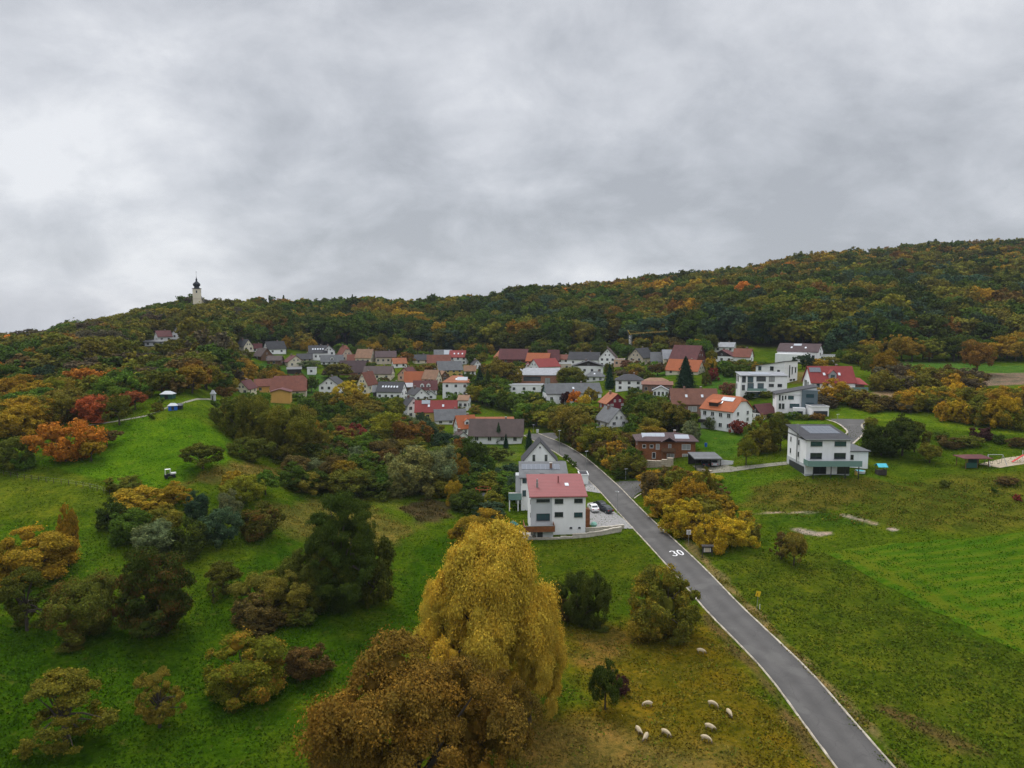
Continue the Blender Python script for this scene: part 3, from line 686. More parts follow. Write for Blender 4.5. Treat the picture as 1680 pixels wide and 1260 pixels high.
def ico(sub):
    bm = bmesh.new(); bmesh.ops.create_icosphere(bm, subdivisions=sub, radius=1)
    vs = np.array([v.co[:] for v in bm.verts]); fs = np.array([[v.index for v in f.verts] for f in bm.faces]); bm.free()
    return vs, fs
ICO1, ICO2 = ico(1), ico(2)
def crown(kind, n, leaf, seed, core=1, squash=1.0):
    """unit tree crown: 1 wide, top at z = 1. Returns quads (corner array m,4,3) and per-face variation (m,2)"""
    rg = np.random.default_rng(seed)
    def rdir(k):
        d = rg.normal(size=(k, 3)); return d / np.linalg.norm(d, axis=1)[:, None]
    lob = []           # centre, radius(3), hue
    if kind in ('round', 'tall', 'bush', 'wide', 'dense'):
        zc, rz = {'round': (.56, .44), 'tall': (.53, .47), 'bush': (.42, .56), 'dense': (.43, .56), 'wide': (.58, .42)}[kind]
        K = 64 if kind == 'dense' else 44 if n > 50000 else 30 if n > 3000 else 15; asx = rg.uniform(0, 6.28); ell = rg.uniform(.06, .2)
        for i in range(K):
            ph = i * 2.399 + rg.uniform(-.4, .4); ct = 1 - 1.75 * (i + .5) / K
            st_ = math.sqrt(max(0, 1 - ct * ct)); r = rg.uniform(.44, .86) * (1 + ell * math.cos(2 * ph + asx))
            c_ = np.array([math.cos(ph)*st_*.5*r*1.15, math.sin(ph)*st_*.5*r*1.15, zc + ct*rz*r])
            rr = (.08 + .15 * rg.random() ** 1.6) * (.85 if n > 50000 else 1)
            lob.append((c_, np.array([rr, rr, rr * rg.uniform(.7, .95) * (rz / .45) * (.50 if kind == 'dense' else 1)]), rg.uniform(0, 1)))
        lob.append((np.array([0, 0, zc]), np.array([.27, .27, .27 * rz / .45]), .5))
    elif kind == 'sparse':
        for i in range(36):
            ph = i * 2.399 + rg.uniform(-.5, .5); z = rg.uniform(.14, .90); r = rg.uniform(.2, 1.0) * .46 * math.sin(math.pi * min(.97, z * .78 + .2))
            rr = rg.uniform(.045, .11); lob.append((np.array([math.cos(ph)*r, math.sin(ph)*r, z]), np.array([rr*1.3, rr*1.3, rr]), rg.uniform(0, 1)))
        for i in range(5):
            ph = rg.uniform(0, 6.28); lob.append((np.array([math.cos(ph)*.12, math.sin(ph)*.12, rg.uniform(.7, .93)]), np.array([.1, .1, .08]), rg.uniform(0, 1)))
    elif kind == 'willow':
        for i in range(64):
            ph = i * 2.399 + rg.uniform(-.4, .4); t = (i + .5) / 64
            r = .44 * t ** .60 * rg.uniform(.68, 1.12); z = .91 - .70 * t ** 1.45 + rg.uniform(-.08, .06)
            rr = .06 + .09 * rg.random() ** 1.5; lob.append((np.array([math.cos(ph)*r, math.sin(ph)*r, z]), np.array([rr, rr, rr * .95]), rg.uniform(0, 1)))
        lob.append((np.array([0, 0, .5]), np.array([.3, .3, .33]), .4))
    quads, var, cores = [], [], []
    if kind == 'spruce':
        t = rg.random(n) ** .75; z = .06 + .94 * (1 - t)         # t=1 at the bottom
        ph = rg.uniform(0, 2*np.pi, n); whorl = .78 + .22 * np.sin(z * 2*np.pi * 9 + 2.5*np.sin(ph*3)) * (1 - z * .5)
        r = .5 * (t ** .72) * whorl * rg.uniform(.5, 1.12, n) * (.88 + .12 * np.sin(ph * 5 + z * 9))
        P = np.stack([np.cos(ph)*r, np.sin(ph)*r, z - r * .22], 1)
        N = np.stack([np.cos(ph)*.5, np.sin(ph)*.5, np.full(n, .8)], 1) + rg.normal(0, .3, (n, 3))
        hue = rg.normal(.4, .1, n)
    else:
        main = lob; S_ = 14 if n > 50000 else 9 if n > 3000 else 5; lob = []
        for c_, rr, hh in main:
            oc = c_ - np.array([0, 0, .45]); oc /= np.linalg.norm(oc) + 1e-6
            dd_ = rdir(S_) * .9 + oc * .75 + np.array([0, 0, .15]); dd_ /= np.linalg.norm(dd_, axis=1)[:, None]
            for q_ in dd_:
                f_ = rg.uniform(.30, .58)
                lob.append((c_ + q_ * rr * rg.uniform(.55, 1.0), rr * f_ * np.array([1, 1, rg.uniform(.7, 1.0)]), np.clip(.5 * hh + rg.uniform(0, .5), 0, 1)))
        area = np.array([l[1][0] * l[1][2] for l in lob])
        idx = rg.choice(len(lob), n, p=area / area.sum())
        C = np.array([l[0] for l in lob])[idx]; Rr = np.array([l[1] for l in lob])[idx]; Hh = np.array([l[2] for l in lob])[idx]
        d = rdir(n); out = C - np.array([0, 0, .5]); out /= np.linalg.norm(out, axis=1)[:, None] + 1e-6
        flip = (d * out).sum(1) < -.25; d[flip] *= -1
        P = C + d * Rr * (rg.uniform(.55, 1.1, n) + rg.exponential(.17 if n > 3000 else .12, n))[:, None]
        N = d + rg.normal(0, .55, (n, 3)) + np.array([0, 0, .35]); hue = Hh * .8 + rg.normal(.1, .12, n)
        lob = main
    N /= np.linalg.norm(N, axis=1)[:, None]
    up = rdir(n)
    if kind == 'willow': up = np.array([0, 0, .8]) + rg.normal(0, .8, (n, 3))
    A = np.cross(N, up); A /= np.linalg.norm(A, axis=1)[:, None] + 1e-9
    B = np.cross(N, A)
    s = leaf * np.clip(np.exp(rg.normal(-.08, .38, n)), .35, 2.2)[:, None]
    aw, al = (.42, .95) if kind == 'willow' else (.62, 1.0)
    if kind == 'spruce': aw, al = .5, 1.1
    bend = N * s * rg.uniform(-.25, .25, n)[:, None]
    q = np.stack([P - B*s*al*.5, P + A*s*aw*.5 + bend, P + B*s*al*.5, P - A*s*aw*.5 + bend], 1)
    quads.append(q); var.append(np.stack([rg.normal(.5, .18, n), hue], 1))
    vs, fs = ICO2 if core == 2 else ICO1
    if core and kind == 'spruce':
        a = np.arange(8) * np.pi / 4
        rings = [(.30, .12), (.22, .4), (.12, .7), (.01, .95)]
        for (r1, z1), (r2, z2) in zip(rings[:-1], rings[1:]):
            q = np.stack([np.stack([np.cos(a)*r1, np.sin(a)*r1, a*0+z1], 1), np.stack([np.cos(a+.785)*r1, np.sin(a+.785)*r1, a*0+z1], 1),
                          np.stack([np.cos(a+.785)*r2, np.sin(a+.785)*r2, a*0+z2], 1), np.stack([np.cos(a)*r2, np.sin(a)*r2, a*0+z2], 1)], 1)
            quads.append(q); var.append(np.full((8, 2), .3))
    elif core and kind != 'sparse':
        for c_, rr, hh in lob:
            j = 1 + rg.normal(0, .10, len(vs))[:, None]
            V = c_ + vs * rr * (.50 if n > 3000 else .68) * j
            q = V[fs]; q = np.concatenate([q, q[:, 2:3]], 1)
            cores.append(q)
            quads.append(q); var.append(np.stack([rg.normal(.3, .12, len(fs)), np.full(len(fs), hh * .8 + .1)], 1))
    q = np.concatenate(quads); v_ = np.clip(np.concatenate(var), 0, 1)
    q[..., 2] = np.maximum(q[..., 2], .02)
    return q, v_, lob
def crown_mesh(name, q, v_, mat, colr=None):
    k = len(q); co = q.reshape(-1, 3); fs = np.arange(4 * k).reshape(-1, 4)
    me = bpy.data.meshes.new(name)
    me.vertices.add(len(co)); me.vertices.foreach_set('co', co.astype(np.float32).ravel())
    me.loops.add(fs.size); me.loops.foreach_set('vertex_index', fs.astype(np.int32).ravel())
    me.polygons.add(k); me.polygons.foreach_set('loop_start', np.arange(0, fs.size, 4, dtype=np.int32))
    at = me.attributes.new('var', 'FLOAT_VECTOR', 'FACE')
    at.data.foreach_set('vector', np.concatenate([v_, np.zeros((k, 1))], 1).astype(np.float32).ravel())
    if colr is not None:
        a2 = me.attributes.new('leaf_colour', 'FLOAT_COLOR', 'FACE')
        a2.data.foreach_set('color', np.concatenate([colr, np.ones((k, 1))], 1).astype(np.float32).ravel())
    me.materials.append(mat); me.update(calc_edges=True)
    return me
def trunk_mesh(lob, kind, seed, n=6):
    rg = random.Random(seed); mb = MB()
    if kind == 'spruce':
        mb.tube([(0, 0, -.06), (0, 0, .5), (0, 0, .97)], [.028, .018, .004], bark, 5)
    else:
        top = .45 if kind != 'bush' else .3
        th = {'sparse': .028, 'bush': .022}.get(kind, .030)
        mb.tube([(0, 0, -.08), (rg.uniform(-.01, .01), rg.uniform(-.01, .01), top * .5), (rg.uniform(-.03, .03), rg.uniform(-.03, .03), top)], [th * 1.25, th, th * .8], bark, n)
        use = lob[::2] if kind == 'sparse' else lob[::3]
        for c_, rr, h in use:
            c_ = Vector(c_); s_ = Vector((0, 0, top * rg.uniform(.55, 1)))
            mid_ = s_.lerp(c_, .5) + Vector((rg.uniform(-.03, .03), rg.uniform(-.03, .03), .04))
            mb.tube([s_, mid_, c_], [th * .6, th * .38, th * .12], bark, 4, False)
    me = bpy.data.meshes.new('trunk'); me.from_pydata(mb.v, [], mb.f); me.materials.append(bark); me.update()
    return me
PROTO = {}
LODS = {'huge': (130000, .0135, 2), 'near': (48000, .022, 2), 'mid': (13000, .036, 1), 'far': (3200, .070, 1), 'tiny': (820, .112, 1)}
def proto(kind, lod, var, mat=None):
    mat = mat or (LEAF_FAR if lod in ('far', 'tiny') else LEAF)
    key = (kind, lod, var, mat.name)
    if key not in PROTO:
        n, leaf, core = LODS[lod]
        if kind == 'sparse': n = int(n * .6); core = 0
        if kind == 'willow': n = 300000; leaf = .0138
        if kind == 'spruce': n = int(n * .8)
        q, v_, lob = crown(kind, n, leaf, 100 + var * 7 + len(kind), core)
        PROTO[key] = (crown_mesh('crown_%s' % kind, q, v_, mat), trunk_mesh(lob, kind, var), q, v_)
    return PROTO[key]
PAL = {
 'willow gold': (0.43, 0.315, 0.036), 'walnut': (0.112, 0.074, 0.012),
 'dark green': (0.025, 0.037, 0.005), 'deep green': (0.034, 0.056, 0.006), 'green': (0.045, 0.08, 0.008), 'bright green': (0.07, 0.13, 0.012), 'yellow-green': (0.15, 0.15, 0.012),
 'olive': (0.08, 0.08, 0.009), 'dark olive': (0.05, 0.056, 0.007), 'olive-brown': (0.082, 0.072, 0.01), 'golden': (0.25, 0.165, 0.014), 'yellow': (0.33, 0.225, 0.014), 'amber': (0.195, 0.125, 0.013),
 'orange': (0.33, 0.12, 0.015), 'rust': (0.13, 0.074, 0.014), 'brown': (0.078, 0.056, 0.016), 'red': (0.25, 0.07, 0.024), 'crimson': (0.12, 0.026, 0.018), 'blue-green': (0.024, 0.042, 0.02),
 'grey-green': (0.07, 0.085, 0.035), 'pale olive': (0.18, 0.165, 0.05), 'grey-brown': (0.075, 0.062, 0.034), 'spruce green': (0.009, 0.022, 0.009), 'purple': (0.038, 0.016, 0.014), 'pink-brown': (0.15, 0.07, 0.04),
}
for k_, v_ in list(PAL.items()):
    g_ = 1.80 if v_[1] > v_[0] * .85 and v_[0] < .1 else 1.35 if max(v_) < .15 else 1.18
    PAL[k_] = tuple(c_ * g_ for c_ in v_)
TREES = []
HOUSE_VIEW = []
def tree_at(x, y, w, h, kind, colour, label, lod=None, mat=None, group=None, name='tree', cat='tree', yaw=None, dz=0):
    z = gz(x, y) + dz
    s = F / max(y, 1)
    if lod is None:
        px = max(w, h) * s * .61
        lod = 'near' if px > 52 else 'mid' if px > 26 else 'far' if px > 12 else 'tiny'
    var = random.randrange(4 if lod in ('mid', 'far') else 3)
    if lod in ('near', 'huge'): var = random.randrange(2)
    cm, tm, *_ = proto(kind, lod, var, mat)
    t = thing(name, label, cat, (x, y, z), random.uniform(0, 6.28) if yaw is None else yaw, group)
    t.scale = (w, w, h)
    c = bpy.data.objects.new('crown', cm); scene.collection.objects.link(c); c.parent = t
    col = PAL[colour]; j = random.uniform(.80, 1.25)
    c.color = (min(1, col[0] * j * random.uniform(.9, 1.12)), col[1] * j, col[2] * j, 1)
    k = bpy.data.objects.new('trunk', tm); scene.collection.objects.link(k); k.parent = t
    TREES.append((x, y, w))
    return t
def T(px, py, wpx, hpx, kind, colour, label, **kw):
    """tree whose foot is seen at px,py; wpx and hpx are its breadth and height in photograph pixels"""
    p = hit(px, py); s = scale_at(p)
    # seen from above, a crown looks taller than it is: remove the share its depth adds
    el = math.atan((CAMZ - p.z) / p.y)
    W = wpx / s; H = hpx / s
    Hc = max((H - .35 * W * math.sin(el)) / math.cos(el), H * .6) if kind != 'spruce' else H / math.cos(el)
    cat = 'bush' if kind == 'bush' else 'tree'
    kw.setdefault('name', {'bush': 'bush', 'spruce': 'spruce_tree', 'sparse': 'fruit_tree', 'willow': 'willow_tree'}.get(kind, 'tree'))
    kw.setdefault('cat', cat)
    return tree_at(p.x, p.y, W, Hc, kind, colour, label, **kw)
# ------------------------------------------------------------------ houses
def window(par, M, w, h, gl=None, fr=None, near=False, bars=1):
    """M: matrix whose x runs along the wall, z up, y out of the wall; centre of the opening at the origin"""
    gl = gl or glass; fr = fr or frame_w; t = min(.09, w * .1) if near else min(.05, w * .06); mb = MB()
    mb.box(-w/2, w/2, -.02, .07, h/2 - t, h/2, fr, M); mb.box(-w/2, w/2, -.02, .07, -h/2, -h/2 + t, fr, M)
    mb.box(-w/2, -w/2 + t, -.02, .068, -h/2 + t, h/2 - t, fr, M); mb.box(w/2 - t, w/2, -.02, .068, -h/2 + t, h/2 - t, fr, M)
    for i in range(1, bars + 1):
        x = -w/2 + w * i / (bars + 1); mb.box(x - t*.4, x + t*.4, -.02, .06, -h/2 + t, h/2 - t, fr, M)
    if near:
        mb.box(-w/2 - .06, w/2 + .06, .0, .14, -h/2 - .06, -h/2 - .004, metal, M)
        o = mb.build('window', par); p = MB(); p.box(-w/2 + t, w/2 - t, -.02, .035, -h/2 + t, h/2 - t, gl, M); p.build('pane', o)
    else:
        mb.box(-w/2 + t, w/2 - t, -.02, .035, -h/2 + t, h/2 - t, gl, M); o = mb.build('window', par)
    return o
def face_m(side, W, D):
    """wall-local frame: 'f' front (-y), 'b' back, 'l' left (-x), 'r' right (+x); origin bottom middle of the wall"""
    if side == 'f': return Matrix.Translation((0, -D/2, 0)) @ Matrix.Rotation(math.pi, 4, 'Z') @ Matrix.Scale(-1, 4, (1, 0, 0))
    if side == 'b': return Matrix.Translation((0, D/2, 0))
    if side == 'l': return Matrix.Translation((-W/2, 0, 0)) @ Matrix.Rotation(R(90), 4, 'Z') @ Matrix.Scale(-1, 4, (1, 0, 0))
    return Matrix.Translation((W/2, 0, 0)) @ Matrix.Rotation(R(-90), 4, 'Z')
GROUPS_H = []
def house(label, px, py, W, D, He, Hr, yaw=0, wall=None, roof=None, kind='gable', axis='x', front=(3, 2), side=(2, 2), ov=.45,
          sky=0, sol=None, chim=1, fw=None, lw=None, rw=None, fr=None, gl=None, near=False, gable=None, name='house', cat='house',
          ext=None, attic=1, band=None, dorm=0, absy=False, base=4.0, lean=0, win=(1.3, 1.4)):
    p = hit(px, py); s = scale_at(p); k = 1 / s * (1.10 if p.y > 285 else 1.0)
    W, D, He, Hr = W * k, D * k, He * k, Hr * k
    yw = R(yaw) if absy else R(yaw) - math.atan2(px - 840, F)
    # p is where the wall facing the camera meets the ground
    half = abs(math.cos(yw)) * D/2 + abs(math.sin(yw)) * W/2 * .6
    cx = p.x * (1 if absy else 1 + half / p.y); cy = p.y + half
    z = p.z
    t = thing(name, label, cat, (cx, cy, z), yw)
    HOUSES_FP.append((cx, cy, max(W, D) * .5))
    hw_ = (abs(math.cos(yw)) * W + abs(math.sin(yw)) * D) / 2
    ua, yb_ = proj(cx - hw_, cy - half, z); ub, _ = proj(cx + hw_, cy - half, z); _, yt_ = proj(cx, cy, z + He + Hr)
    HOUSE_VIEW.append((ua, ub, yt_, yb_, cy))
    wall = wall or white; roof = roof or T_brown
    w = MB()
    ww, dd = (W, D) if axis == 'x' else (D, W)         # ww along the ridge
    A = Matrix.Identity(4) if axis == 'x' else Matrix.Rotation(R(90), 4, 'Z')
    def P(x, y, zz): return A @ Vector((x, y, zz))
    w.box(-ww/2, ww/2, -dd/2, dd/2, -base, He, wall, A)
    th = .22
    rf = MB()
    if kind == 'gable':
        for sx in (-1, 1):
            g = [P(sx*ww/2, -dd/2, He), P(sx*ww/2, dd/2, He), P(sx*ww/2, 0, He + Hr - .02)]
            gm = gable or wall
            w.slab(g, A.to_3x3() @ Vector((-sx*.25, 0, 0)), gm)
        sl = Hr / (dd/2)
        for sy in (-1, 1):
            e = [P(-ww/2-ov, sy*(dd/2+ov), He - sl*ov), P(ww/2+ov, sy*(dd/2+ov), He - sl*ov), P(ww/2+ov, 0, He+Hr), P(-ww/2-ov, 0, He+Hr)]
            rf.slab(e, (0, 0, th), roof)
    elif kind == 'half':        # gable roof with clipped gable ends
        c_ = .32
        for sx in (-1, 1):
            w.slab([P(sx*ww/2, -dd/2, He), P(sx*ww/2, dd/2, He), P(sx*ww/2, dd/2*c_, He+Hr*(1-c_)-.05), P(sx*ww/2, -dd/2*c_, He+Hr*(1-c_)-.05)], A.to_3x3() @ Vector((-sx*.25, 0, 0)), gable or wall)
        sl = Hr / (dd/2); q = Hr * c_ * .9
        zc = He + Hr*(1-c_)
        for sy in (-1, 1):
            rf.slab([P(-ww/2-ov, sy*(dd/2+ov), He-sl*ov), P(ww/2+ov, sy*(dd/2+ov), He-sl*ov), P(ww/2+ov, sy*dd/2*c_, zc), P(ww/2+ov-q, 0, He+Hr), P(-ww/2-ov+q, 0, He+Hr), P(-ww/2-ov, sy*dd/2*c_, zc)], (0, 0, th), roof)
        for sx in (-1, 1):
            rf.slab([P(sx*(ww/2+ov), -dd/2*c_, zc), P(sx*(ww/2+ov), dd/2*c_, zc), P(sx*(ww/2+ov-q), 0, He+Hr)], (0, 0, th), roof)
    elif kind == 'hip':
        q = min(dd/2, ww/2 * .98); o_ = ov
        B = [(-ww/2-o_, -dd/2-o_), (ww/2+o_, -dd/2-o_), (ww/2+o_, dd/2+o_), (-ww/2-o_, dd/2+o_)]
        r1, r2 = P(-ww/2+q, 0, He+Hr), P(ww/2-q, 0, He+Hr); b4 = [P(a, c_, He-.1) for a, c_ in B]
        for pts in ([b4[0], b4[1], r2, r1], [b4[2], b4[3], r1, r2], [b4[1], b4[2], r2], [b4[3], b4[0], r1]):
            rf.slab(pts, (0, 0, th), roof)
        rf.slab(b4, (0, 0, .05), roof)
    elif kind == 'shed':        # high edge at the back (lean > 0) or along x
        dirx = lean
        if dirx == 0: hz = lambda x, y: He + Hr * (y + dd/2) / dd
        else: hz = lambda x, y: He + Hr * ((x * dirx + ww/2) / ww)
        c4 = [(-ww/2, -dd/2), (ww/2, -dd/2), (ww/2, dd/2), (-ww/2, dd/2)]
        vs = [P(a, b_, He - .3) for a, b_ in c4] + [P(a, b_, hz(a, b_) - .01) for a, b_ in c4]
        w.add(vs, [(4, 5, 6, 7), (0, 1, 5, 4), (1, 2, 6, 5), (2, 3, 7, 6), (3, 0, 4, 7)], wall)
        o4 = [(-ww/2-ov, -dd/2-ov), (ww/2+ov, -dd/2-ov), (ww/2+ov, dd/2+ov), (-ww/2-ov, dd/2+ov)]
        rf.slab([P(a, b_, hz(a, b_)) for a, b_ in o4], (0, 0, th), roof)
    else:
        rf.box(-ww/2-.15, ww/2+.15, -dd/2-.15, dd/2+.15, He, He+.30, frame_w, A)
        rf.box(-ww/2+.1, ww/2-.1, -dd/2+.1, dd/2-.1, He+.305, He+.33, roof, A)
    wl_ = w.build('wall', t); ro = rf.build('roof', t)
    # roof fittings lie on the slope that faces the camera
    def slope_m(fx, fv):
        """frame on the camera-side slope; fx -1..1 along the ridge, fv 0 eave .. 1 ridge"""
        if kind == 'shed':
            if lean == 0:
                a = math.atan2(Hr, dd); return A @ Matrix.Translation((fx*ww/2, -dd/2 + dd*fv, He + Hr*fv + th)) @ Matrix.Rotation(a, 4, 'X')
            a = math.atan2(Hr, ww) * lean; u_ = fx * ww/2
            return A @ Matrix.Translation((u_, -dd/2 + dd*fv, He + Hr*((u_*lean+ww/2)/ww) + th)) @ Matrix.Rotation(-a, 4, 'Y')
        if kind == 'flat': return A @ Matrix.Translation((fx*ww/2, -dd/2 + dd*fv, He + .33))
        a = math.atan2(Hr, dd/2); return A @ Matrix.Translation((fx*ww/2, -dd/2*(1-fv), He + Hr*fv + th / math.cos(a) * .98)) @ Matrix.Rotation(a, 4, 'X')
    for i in range(sky):
        m_ = slope_m(-.7 + 1.4*(i+.5)/sky, .45); q = MB(); q.box(-.40, .40, -.55, .55, .0, .07, skyl, m_); q.build('skylight', ro)
    if sol:
        fx, fv, sw, sh, sm = sol; m_ = slope_m(fx, fv); q = MB(); nx = max(1, int(sw/1.1)); ny = max(1, int(sh/1.7))
        for a in range(nx):
            for b_ in range(ny):
                x0 = -sw/2 + a*sw/nx; y0 = -sh/2 + b_*sh/ny
                q.box(x0+.02, x0+sw/nx-.02, y0+.02, y0+sh/ny-.02, .03, .09, sm, m_)
        q.box(-sw/2, sw/2, -sh/2, sh/2, .005, .04, metal, m_)
        q.build('solar_panel', ro)
    if chim and kind != 'flat':
        q = MB(); cx_ = ww * .18; zt = He + Hr + .7
        q.box(cx_-.3, cx_+.3, -.35+dd*.08, .35+dd*.08, He + Hr*.55, zt, brick, A); q.box(cx_-.36, cx_+.36, -.41+dd*.08, .41+dd*.08, zt+.003, zt+.12, concrete, A); q.build('chimney', ro)
    for i in range(dorm):
        fx = (-.55 + 1.1*(i+.5)/dorm) if dorm > 1 else 0
        zb = He + Hr*.22; yb = -dd/2*(1-.22); hh = Hr*.36; wd = 1.9; q = MB()
        q.box(fx*ww/2-wd/2, fx*ww/2+wd/2, yb, -dd/2*.25, zb, zb+hh, wall, A)
        q.slab([P(fx*ww/2-wd/2, yb, zb+hh), P(fx*ww/2+wd/2, yb, zb+hh), P(fx*ww/2, yb, zb+hh+.8)], A.to_3x3() @ Vector((0, .2, 0)), wall)
        for sx in (-1, 1):
            q.slab([P(fx*ww/2+sx*(wd/2+.25), yb-.25, zb+hh-.2), P(fx*ww/2+sx*(wd/2+.25), -dd/2*.15, zb+hh-.2), P(fx*ww/2, -dd/2*.15, zb+hh+.8), P(fx*ww/2, yb-.25, zb+hh+.8)], (0, 0, .12), roof)
        dq = q.build('dormer', ro); window(dq, A @ Matrix.Translation((fx*ww/2, yb, zb+hh*.5)) @ Matrix.Rotation(math.pi, 4, 'Z') @ Matrix.Scale(-1, 4, (1, 0, 0)), 1.1, min(1.0, hh*.8), gl, fr)
    # windows
    def grid(sd, spec, length, top, at=1):
        if spec is None: return
        M0 = face_m(sd, W, D); c_, r_ = spec
        if r_ == 0 or c_ == 0: return
        st = top / r_
        for j in range(r_):
            for i in range(c_):
                x = -length/2 + length*(i+.5)/c_; wd, hg = win
                wd = min(wd, length/c_*.6); hg = min(hg, st*.6)
                window(t, M0 @ Matrix.Translation((x, 0, st*(j+.55))), wd, hg, gl, fr, near)
        gf = (kind in ('gable', 'half')) and ((axis == 'x' and sd in 'lr') or (axis == 'y' and sd in 'fb'))
        if gf and at and Hr > 2.0:
            if Hr > 3.2 and c_ > 1:
                for x in (-.12, .12): window(t, M0 @ Matrix.Translation((x*length, 0, top + Hr*.28)), .8, 1.0, gl, fr, near)
                if Hr > 4.2: window(t, M0 @ Matrix.Translation((0, 0, top + Hr*.66)), .6, .6, gl, fr, near)
            else: window(t, M0 @ Matrix.Translation((0, 0, top + Hr*.32)), .8, min(.9, Hr*.3), gl, fr, near)
    def explicit(sd, lst, length):
        # x from the left end of the wall as seen from outside, z of the sill, width, height; in photo px
        M0 = face_m(sd, W, D)
        for q in lst:
            x, zb, wd, hg = (v_ * k for v_ in q[:4]); g2 = q[4] if len(q) > 4 else gl
            x0 = -length/2 + x + wd/2
            if sd in 'l': x0 = -x0 * -1
            window(t, M0 @ Matrix.Translation((x0, 0, zb + hg/2)), wd, hg, g2, fr or frame_d, near, 1 if wd > 1.2 else 0)
    if fw is not None: explicit('f', fw, W)
    else: grid('f', front, W, He, attic)
    if lw is not None: explicit('l', lw, D)
    else: grid('l', side, D, He, attic)
    if rw is not None: explicit('r', rw, D)
    else: grid('r', side, D, He, attic)
    t['k'] = k
    return t, k, W, D, He, Hr
def clean(t):
    if 'k' in t: del t['k']
def part(par, nm, mat, boxes, M=None):
    mb = MB()
    for b_ in boxes: mb.box(*b_[:6], b_[6] if len(b_) > 6 else mat, M)
    return mb.build(nm, par)

H = house
# ---------------- far left hillside
H('hillside house with dark-red roof and white gable annex high on the left hill', 268, 562, 20, 16, 9, 8, 20, white, T_maroon, front=(2,1), side=(1,1))
H('small white gabled cottage on the left hill, right of the dark-red roof', 294, 557, 14, 14, 9, 8, -25, white2, T_lgrey, axis='y', front=(2,1), side=(1,1))
H('low grey shed with open terrace under the hillside houses', 252, 568, 26, 12, 6, 2, 10, lgrey, T_grey, 'shed', front=(3,1), side=None, name='shed', cat='shed', chim=0)
# ---------------- upper left of the village
H('white cottage with steep white gable and slate roof at the far left of the village', 402, 577, 15, 22, 8, 10, 28, cream, T_dark, axis='y', front=(2,1), side=(2,1))
H('tiny white cottage with maroon roof between two gabled houses', 422, 578, 13, 11, 6, 6, 0, white, T_maroon, front=(2,1), side=(1,1))
H('white house with crooked-looking gable facing left and long dark roof', 451, 582, 28, 16, 9, 10, 24, white2, T_dark, front=(2,1), side=(2,2))
H('brown timber barn with pale solar panels on its steep roof', 432, 592, 20, 22, 7, 11, 30, wood2, T_brown, axis='y', front=(1,1), side=(1,1), sol=(0,.5,6,5,solar_l), name='barn', cat='barn', chim=0)
H('weathered brown low barn beside the barn with pale solar panels', 452, 599, 20, 16, 7, 6, -15, wood2, T_brown, front=(1,1), side=(1,1), name='barn', cat='barn', chim=0)
H('house with dark-red roof and white trimmed gable below the brown barns', 482, 603, 24, 22, 8, 9, 18, cream, T_maroon, axis='y', front=(2,1), side=(2,1))
H('grey roofed house half hidden behind the dark-red roofed one', 500, 595, 22, 16, 5, 7, 0, beige, T_dark, front=(3,1), side=(1,1))
H('dark carport with pale canopy in the upper left of the village', 483, 614, 20, 14, 7, 2, 0, darkw, T_grey, 'shed', front=None, side=None, name='carport', cat='carport', chim=0)
H('small white flat-roofed garage at the end of the dark carport', 512, 615, 12, 12, 10, 0, -10, white2, T_grey, 'flat', front=(1,1), side=None, name='garage', cat='garage')
H('long white house with a row of skylights in its dark roof', 522, 592, 26, 22, 12, 10, 0, white2, T_dark, front=(4,1), side=(2,1), sky=5)
H('white gable wing attached right of the house with skylights', 540, 592, 17, 22, 14, 8, 0, white, T_dark, axis='y', front=(2,2), side=(1,1))
H('blue-grey roofed house with a small brick gable in front', 545, 599, 32, 16, 5, 9, 0, white, T_grey, front=(4,1), side=(1,1), dorm=1)
H('tall rust-roofed farmhouse with hipped top and pale chimney', 566, 592, 20, 20, 6, 16, 22, beige, T_rust, 'half', axis='y', front=(2,1), side=(2,1))
H('low rusty red roof running right from the hipped farmhouse', 586, 596, 28, 14, 4, 8, 0, beige, T_rust, front=(2,1), side=(1,1), chim=0)
H('cream gabled house with tan tiles at the end of the rust-red farm', 600, 598, 24, 22, 10, 12, -22, cream, T_tan, front=(3,1), side=(2,2))
H('huge dark purple-brown barn roof above the round brown tree', 580, 616, 38, 24, 5, 16, -6, brickred, T_purp, front=(2,1), side=(1,1), name='barn', cat='barn', chim=0)
H('tan walled house with flat-looking dark roof left of the big olive tree', 633, 598, 30, 20, 11, 8, 0, beige, T_purp, front=(4,1), side=(2,1))
H('house with long dark-brown roof and cream gable at its right end', 622, 624, 42, 24, 10, 10, -14, cream, T_brown, front=(3,1), side=(3,2))
H('three-storey white gable house beside the village meadow', 546, 653, 31, 30, 19, 11, -20, white, T_dark, axis='y', front=(3,2), side=(3,2))
H('cream gabled house with steep red roof behind the vivid yellow tree', 603, 646, 17, 34, 14, 17, -26, cream, T_rust, axis='y', front=(2,2), side=(2,1))
H('white house with six skylights in its anthracite roof', 643, 659, 38, 28, 15, 13, -18, white2, T_dark, front=(4,1), side=(2,2), sky=6)
H('grey-brown timber shed leaning on the house with six skylights', 620, 656, 14, 22, 12, 8, 0, darkw, T_grey, front=None, side=None, name='shed', cat='shed', chim=0)
H('cream gabled farmhouse half behind trees, left of the big barn', 404, 648, 20, 34, 9, 11, -22, cream, T_maroon, axis='y', front=(2,1), side=(2,1))
H('rust-roofed farm building between cream gable and big barn', 436, 645, 30, 18, 11, 9, 0, yellow_w, T_rust, front=(2,1), side=(1,1), chim=0)
H('large farm barn with broad dusty-red hipped roof and ochre wall', 475, 653, 50, 34, 11, 20, -4, beige, T_rust, 'half', front=(2,1), side=(1,1), name='barn', cat='barn', chim=0)
